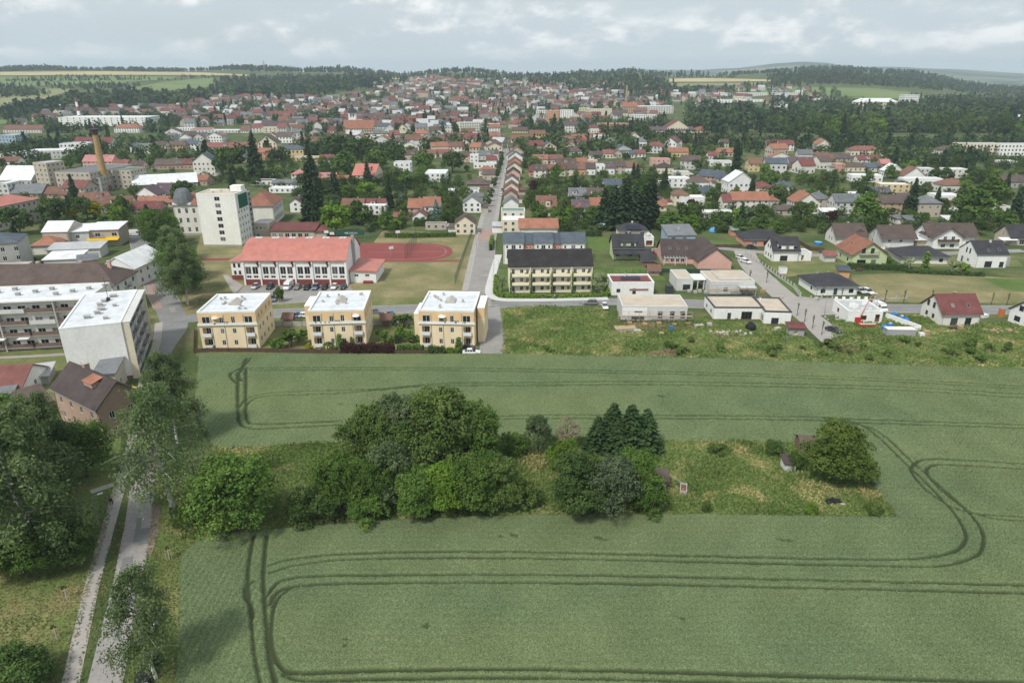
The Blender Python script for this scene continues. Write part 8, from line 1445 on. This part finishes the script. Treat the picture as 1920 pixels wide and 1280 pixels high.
fz = [([(0,212),(60,200),(150,186),(250,178),(300,182),(400,172),(420,152),(560,146),(680,148),(700,164),(560,184),(420,188),(300,203),(150,212)], 1300, 15), ([(640,144),(900,142),(1250,144),(1250,162),(1100,156),(980,166),(900,153),(780,149),(700,170),(650,165)], 480, 13), ([(1110,156),(1255,154),(1250,192),(1180,184),(1120,174),(1030,174)], 300, 14), ([(1450,140),(1580,137),(1700,147),(1800,160),(1920,172),(2000,173),(2000,182),(1850,176),(1720,166),(1600,158),(1450,156)], 1300, 13), ([(1450,192),(1560,196),(1680,200),(1760,190),(1920,186),(1920,204),(1700,208),(1560,210),(1450,203)], 300, 12), ([(1250,168),(1380,166),(1370,174),(1250,178)], 120, 10), ([(10,151),(330,148),(330,149.5),(10,154)], 110, 7), ([(0,160),(150,157),(260,160),(260,162),(0,164)], 80, 8), ([(60,146),(220,145.5),(220,146.5),(60,147.5)], 60, 6), ([(0,166),(60,172),(100,178),(0,184)], 110, 11), ([(110,162),(240,160),(230,166),(110,170)], 70, 8), ([(0,213),(70,203),(90,214),(0,226)], 120, 10), ([(110,143.5),(260,143.5),(260,145),(110,145)], 30, 6), ([(340,144.5),(440,144.5),(430,146),(350,146.5)], 40, 7), ([(1250,143),(1380,144),(1380,146),(1250,146)], 50, 8), ([(1700,183.5),(1850,182),(1850,186),(1700,187)], 40, 9), ([(1380,160),(1460,158),(1520,162),(1400,166)], 60, 9)]
for poly, n, h0 in fz:
    xs_, ys_ = [p[0] for p in poly], [p[1] for p in poly]; X_ = rng3.uniform(min(xs_), max(xs_), n*5); Y_ = rng3.uniform(min(ys_), max(ys_), n*5); k = inside(poly, X_, Y_)
    for px, py in list(zip(X_[k], Y_[k]))[:n]: p = P(px+rng3.normal(0,9), py+abs(rng3.normal(0,1.0))); c = rng3.random() < .45; h = rng3.uniform(.75, 1.25)*h0; put(p, h*(1.15 if c else 1), h*.17 if c else h*rng3.uniform(.3,.42), c)
# skyline wood
for i in range(2300):
    px = rng3.uniform(-80, 2000); a = (px-960)/1280/1.075; y = rng3.uniform(2800, 3000) if px < 470 else rng3.uniform(2620, 2950)
    if (1255 < px < 1370 and rng3.random() < .8) or (640 < px < 1250 and rng3.random() < .3): continue
    z = terr1(a*y, y); c = rng3.random() < .5; h = rng3.uniform(12, 18)*(1.15+.2*math.sin(px*.03)+.2*math.sin(px*.011+1)); put(Vector((a*y, y, z)), h, h*.16 if c else h*.33, c)
mass_mesh('hill_forest', pts, hs, wd, kd, 26, farm, 'dark mixed forest on the hills along the skyline', .14, 6)
# bushes of the building land
hr = np.random.default_rng(31)
for i in range(50):
    px, py = hr.uniform(1000, 1910), hr.uniform(640, 682)
    if px < 1300 and py > 665: continue
    k = hr.integers(0, 5); tree('bush%d' % [0,2,0,1,2][k] if k != 3 else 'bush2', 'wild_shrub', px, py, hr.uniform(.7, 2.2), None, 'wild shrubs on the building land', wide=1.4, word='wild shrub', cat='shrub')
# ------------------------------------------------------------------ haze
hb = MB().box((0,0,107), (22600,22600,226)).mesh('haze', bpy.data.materials.new('haze_air')); hm = hb.materials[0]; hm.use_nodes = True; t = hm.node_tree; t.nodes.clear()
pv = NN(t, 'ShaderNodeVolumePrincipled'); pv.inputs['Color'].default_value = (.76,.90,1.0,1); pv.inputs['Density'].default_value = HAZE; pv.inputs['Anisotropy'].default_value = 0.0; mo = NN(t, 'ShaderNodeOutputMaterial'); t.links.new(pv.outputs[0], mo.inputs['Volume'])
ho = link('haze', hb); ho['kind'] = 'stuff'; ho['label'] = 'thin pale summer haze over the valley'
# ================================================================== WORDING OF THE LABELS
MARKS = [('the white school tower',415,410),('the tall yellow chimney',190,300),('the church',670,240),('the sports hall',560,500),('the straight street',930,380),('the white cube block',755,320),('the big dark fir clump',1170,395),('the blue garden pool',1307,411),('the chapel',1268,240),('the white gabled house',1390,350),('the orange pyramid roof',1315,250),('the cream apartment block',1840,280),('the big round garden tree',1622,400),('the broad tree near the right edge',1818,400),('the new terrace house',1030,510),('the paved lane',1500,560),('the maroon-roofed house',1800,580),('the orange striped tower',1036,215),('the mill chimney',1173,190),('the brick school',527,220),('the long white factory hall',190,228),('the street end',935,270),('the red-roofed hall',682,335),('the unfinished bungalow in the grass',1230,590),('the sanatorium',1640,195),('the old factory',120,340),('the kindergarten roof',1640,345),('the yellow awning',198,445)]
ORD = ['closest','second closest','third closest','fourth closest','fifth closest','sixth closest','seventh closest','eighth closest','ninth closest','tenth closest','eleventh closest','twelfth closest','thirteenth closest','fourteenth closest','fifteenth closest','sixteenth closest','seventeenth closest','eighteenth closest','nineteenth closest','twentieth closest','twenty-first closest','twenty-second closest','twenty-third closest','twenty-fourth closest','twenty-fifth closest','twenty-sixth closest','twenty-seventh closest','twenty-eighth closest','twenty-ninth closest','thirtieth closest']
SH = dict(gx='gable-roofed', gy='gable-fronted', hip='hip-roofed', pyr='pyramid-roofed', flat='flat-roofed', shed='lean-roofed')
def word_all(items):
    seen = {}
    for root, desc in items:
        x, y = px_of(root.location); best = min(MARKS, key=lambda m: (m[1]-x)**2+((m[2]-y)*1.6)**2); dx, dy = x-best[1], (y-best[2])*1.6
        side = ('left of' if dx < 0 else 'right of') if abs(dx) > abs(dy) else ('behind' if dy < 0 else 'in front of'); seen.setdefault((desc, side, best[0]), []).append((dx*dx+dy*dy, root))
    for (desc, side, mk), lst in seen.items():
        lst.sort(key=lambda t: t[0])
        for i, (d_, root) in enumerate(lst): root['label'] = (desc+' '+side+' '+mk) if len(lst) == 1 else '%s %s %s %s' % (ORD[i] if i < len(ORD) else 'number %d' % (i+1), desc, side, mk)
word_all([(r, '%s %s %s house' % (w_, rw, SH[rf])) if rf != 'flat' else (r, '%s flat-roofed house' % w_) for r, rw, w_, rf in HOUSES])
word_all([(r, w_) for r, w_, g in TREES])
for o in COL.objects:
    for k in ('LDh', 'LD'):
        if k in o: del o[k]
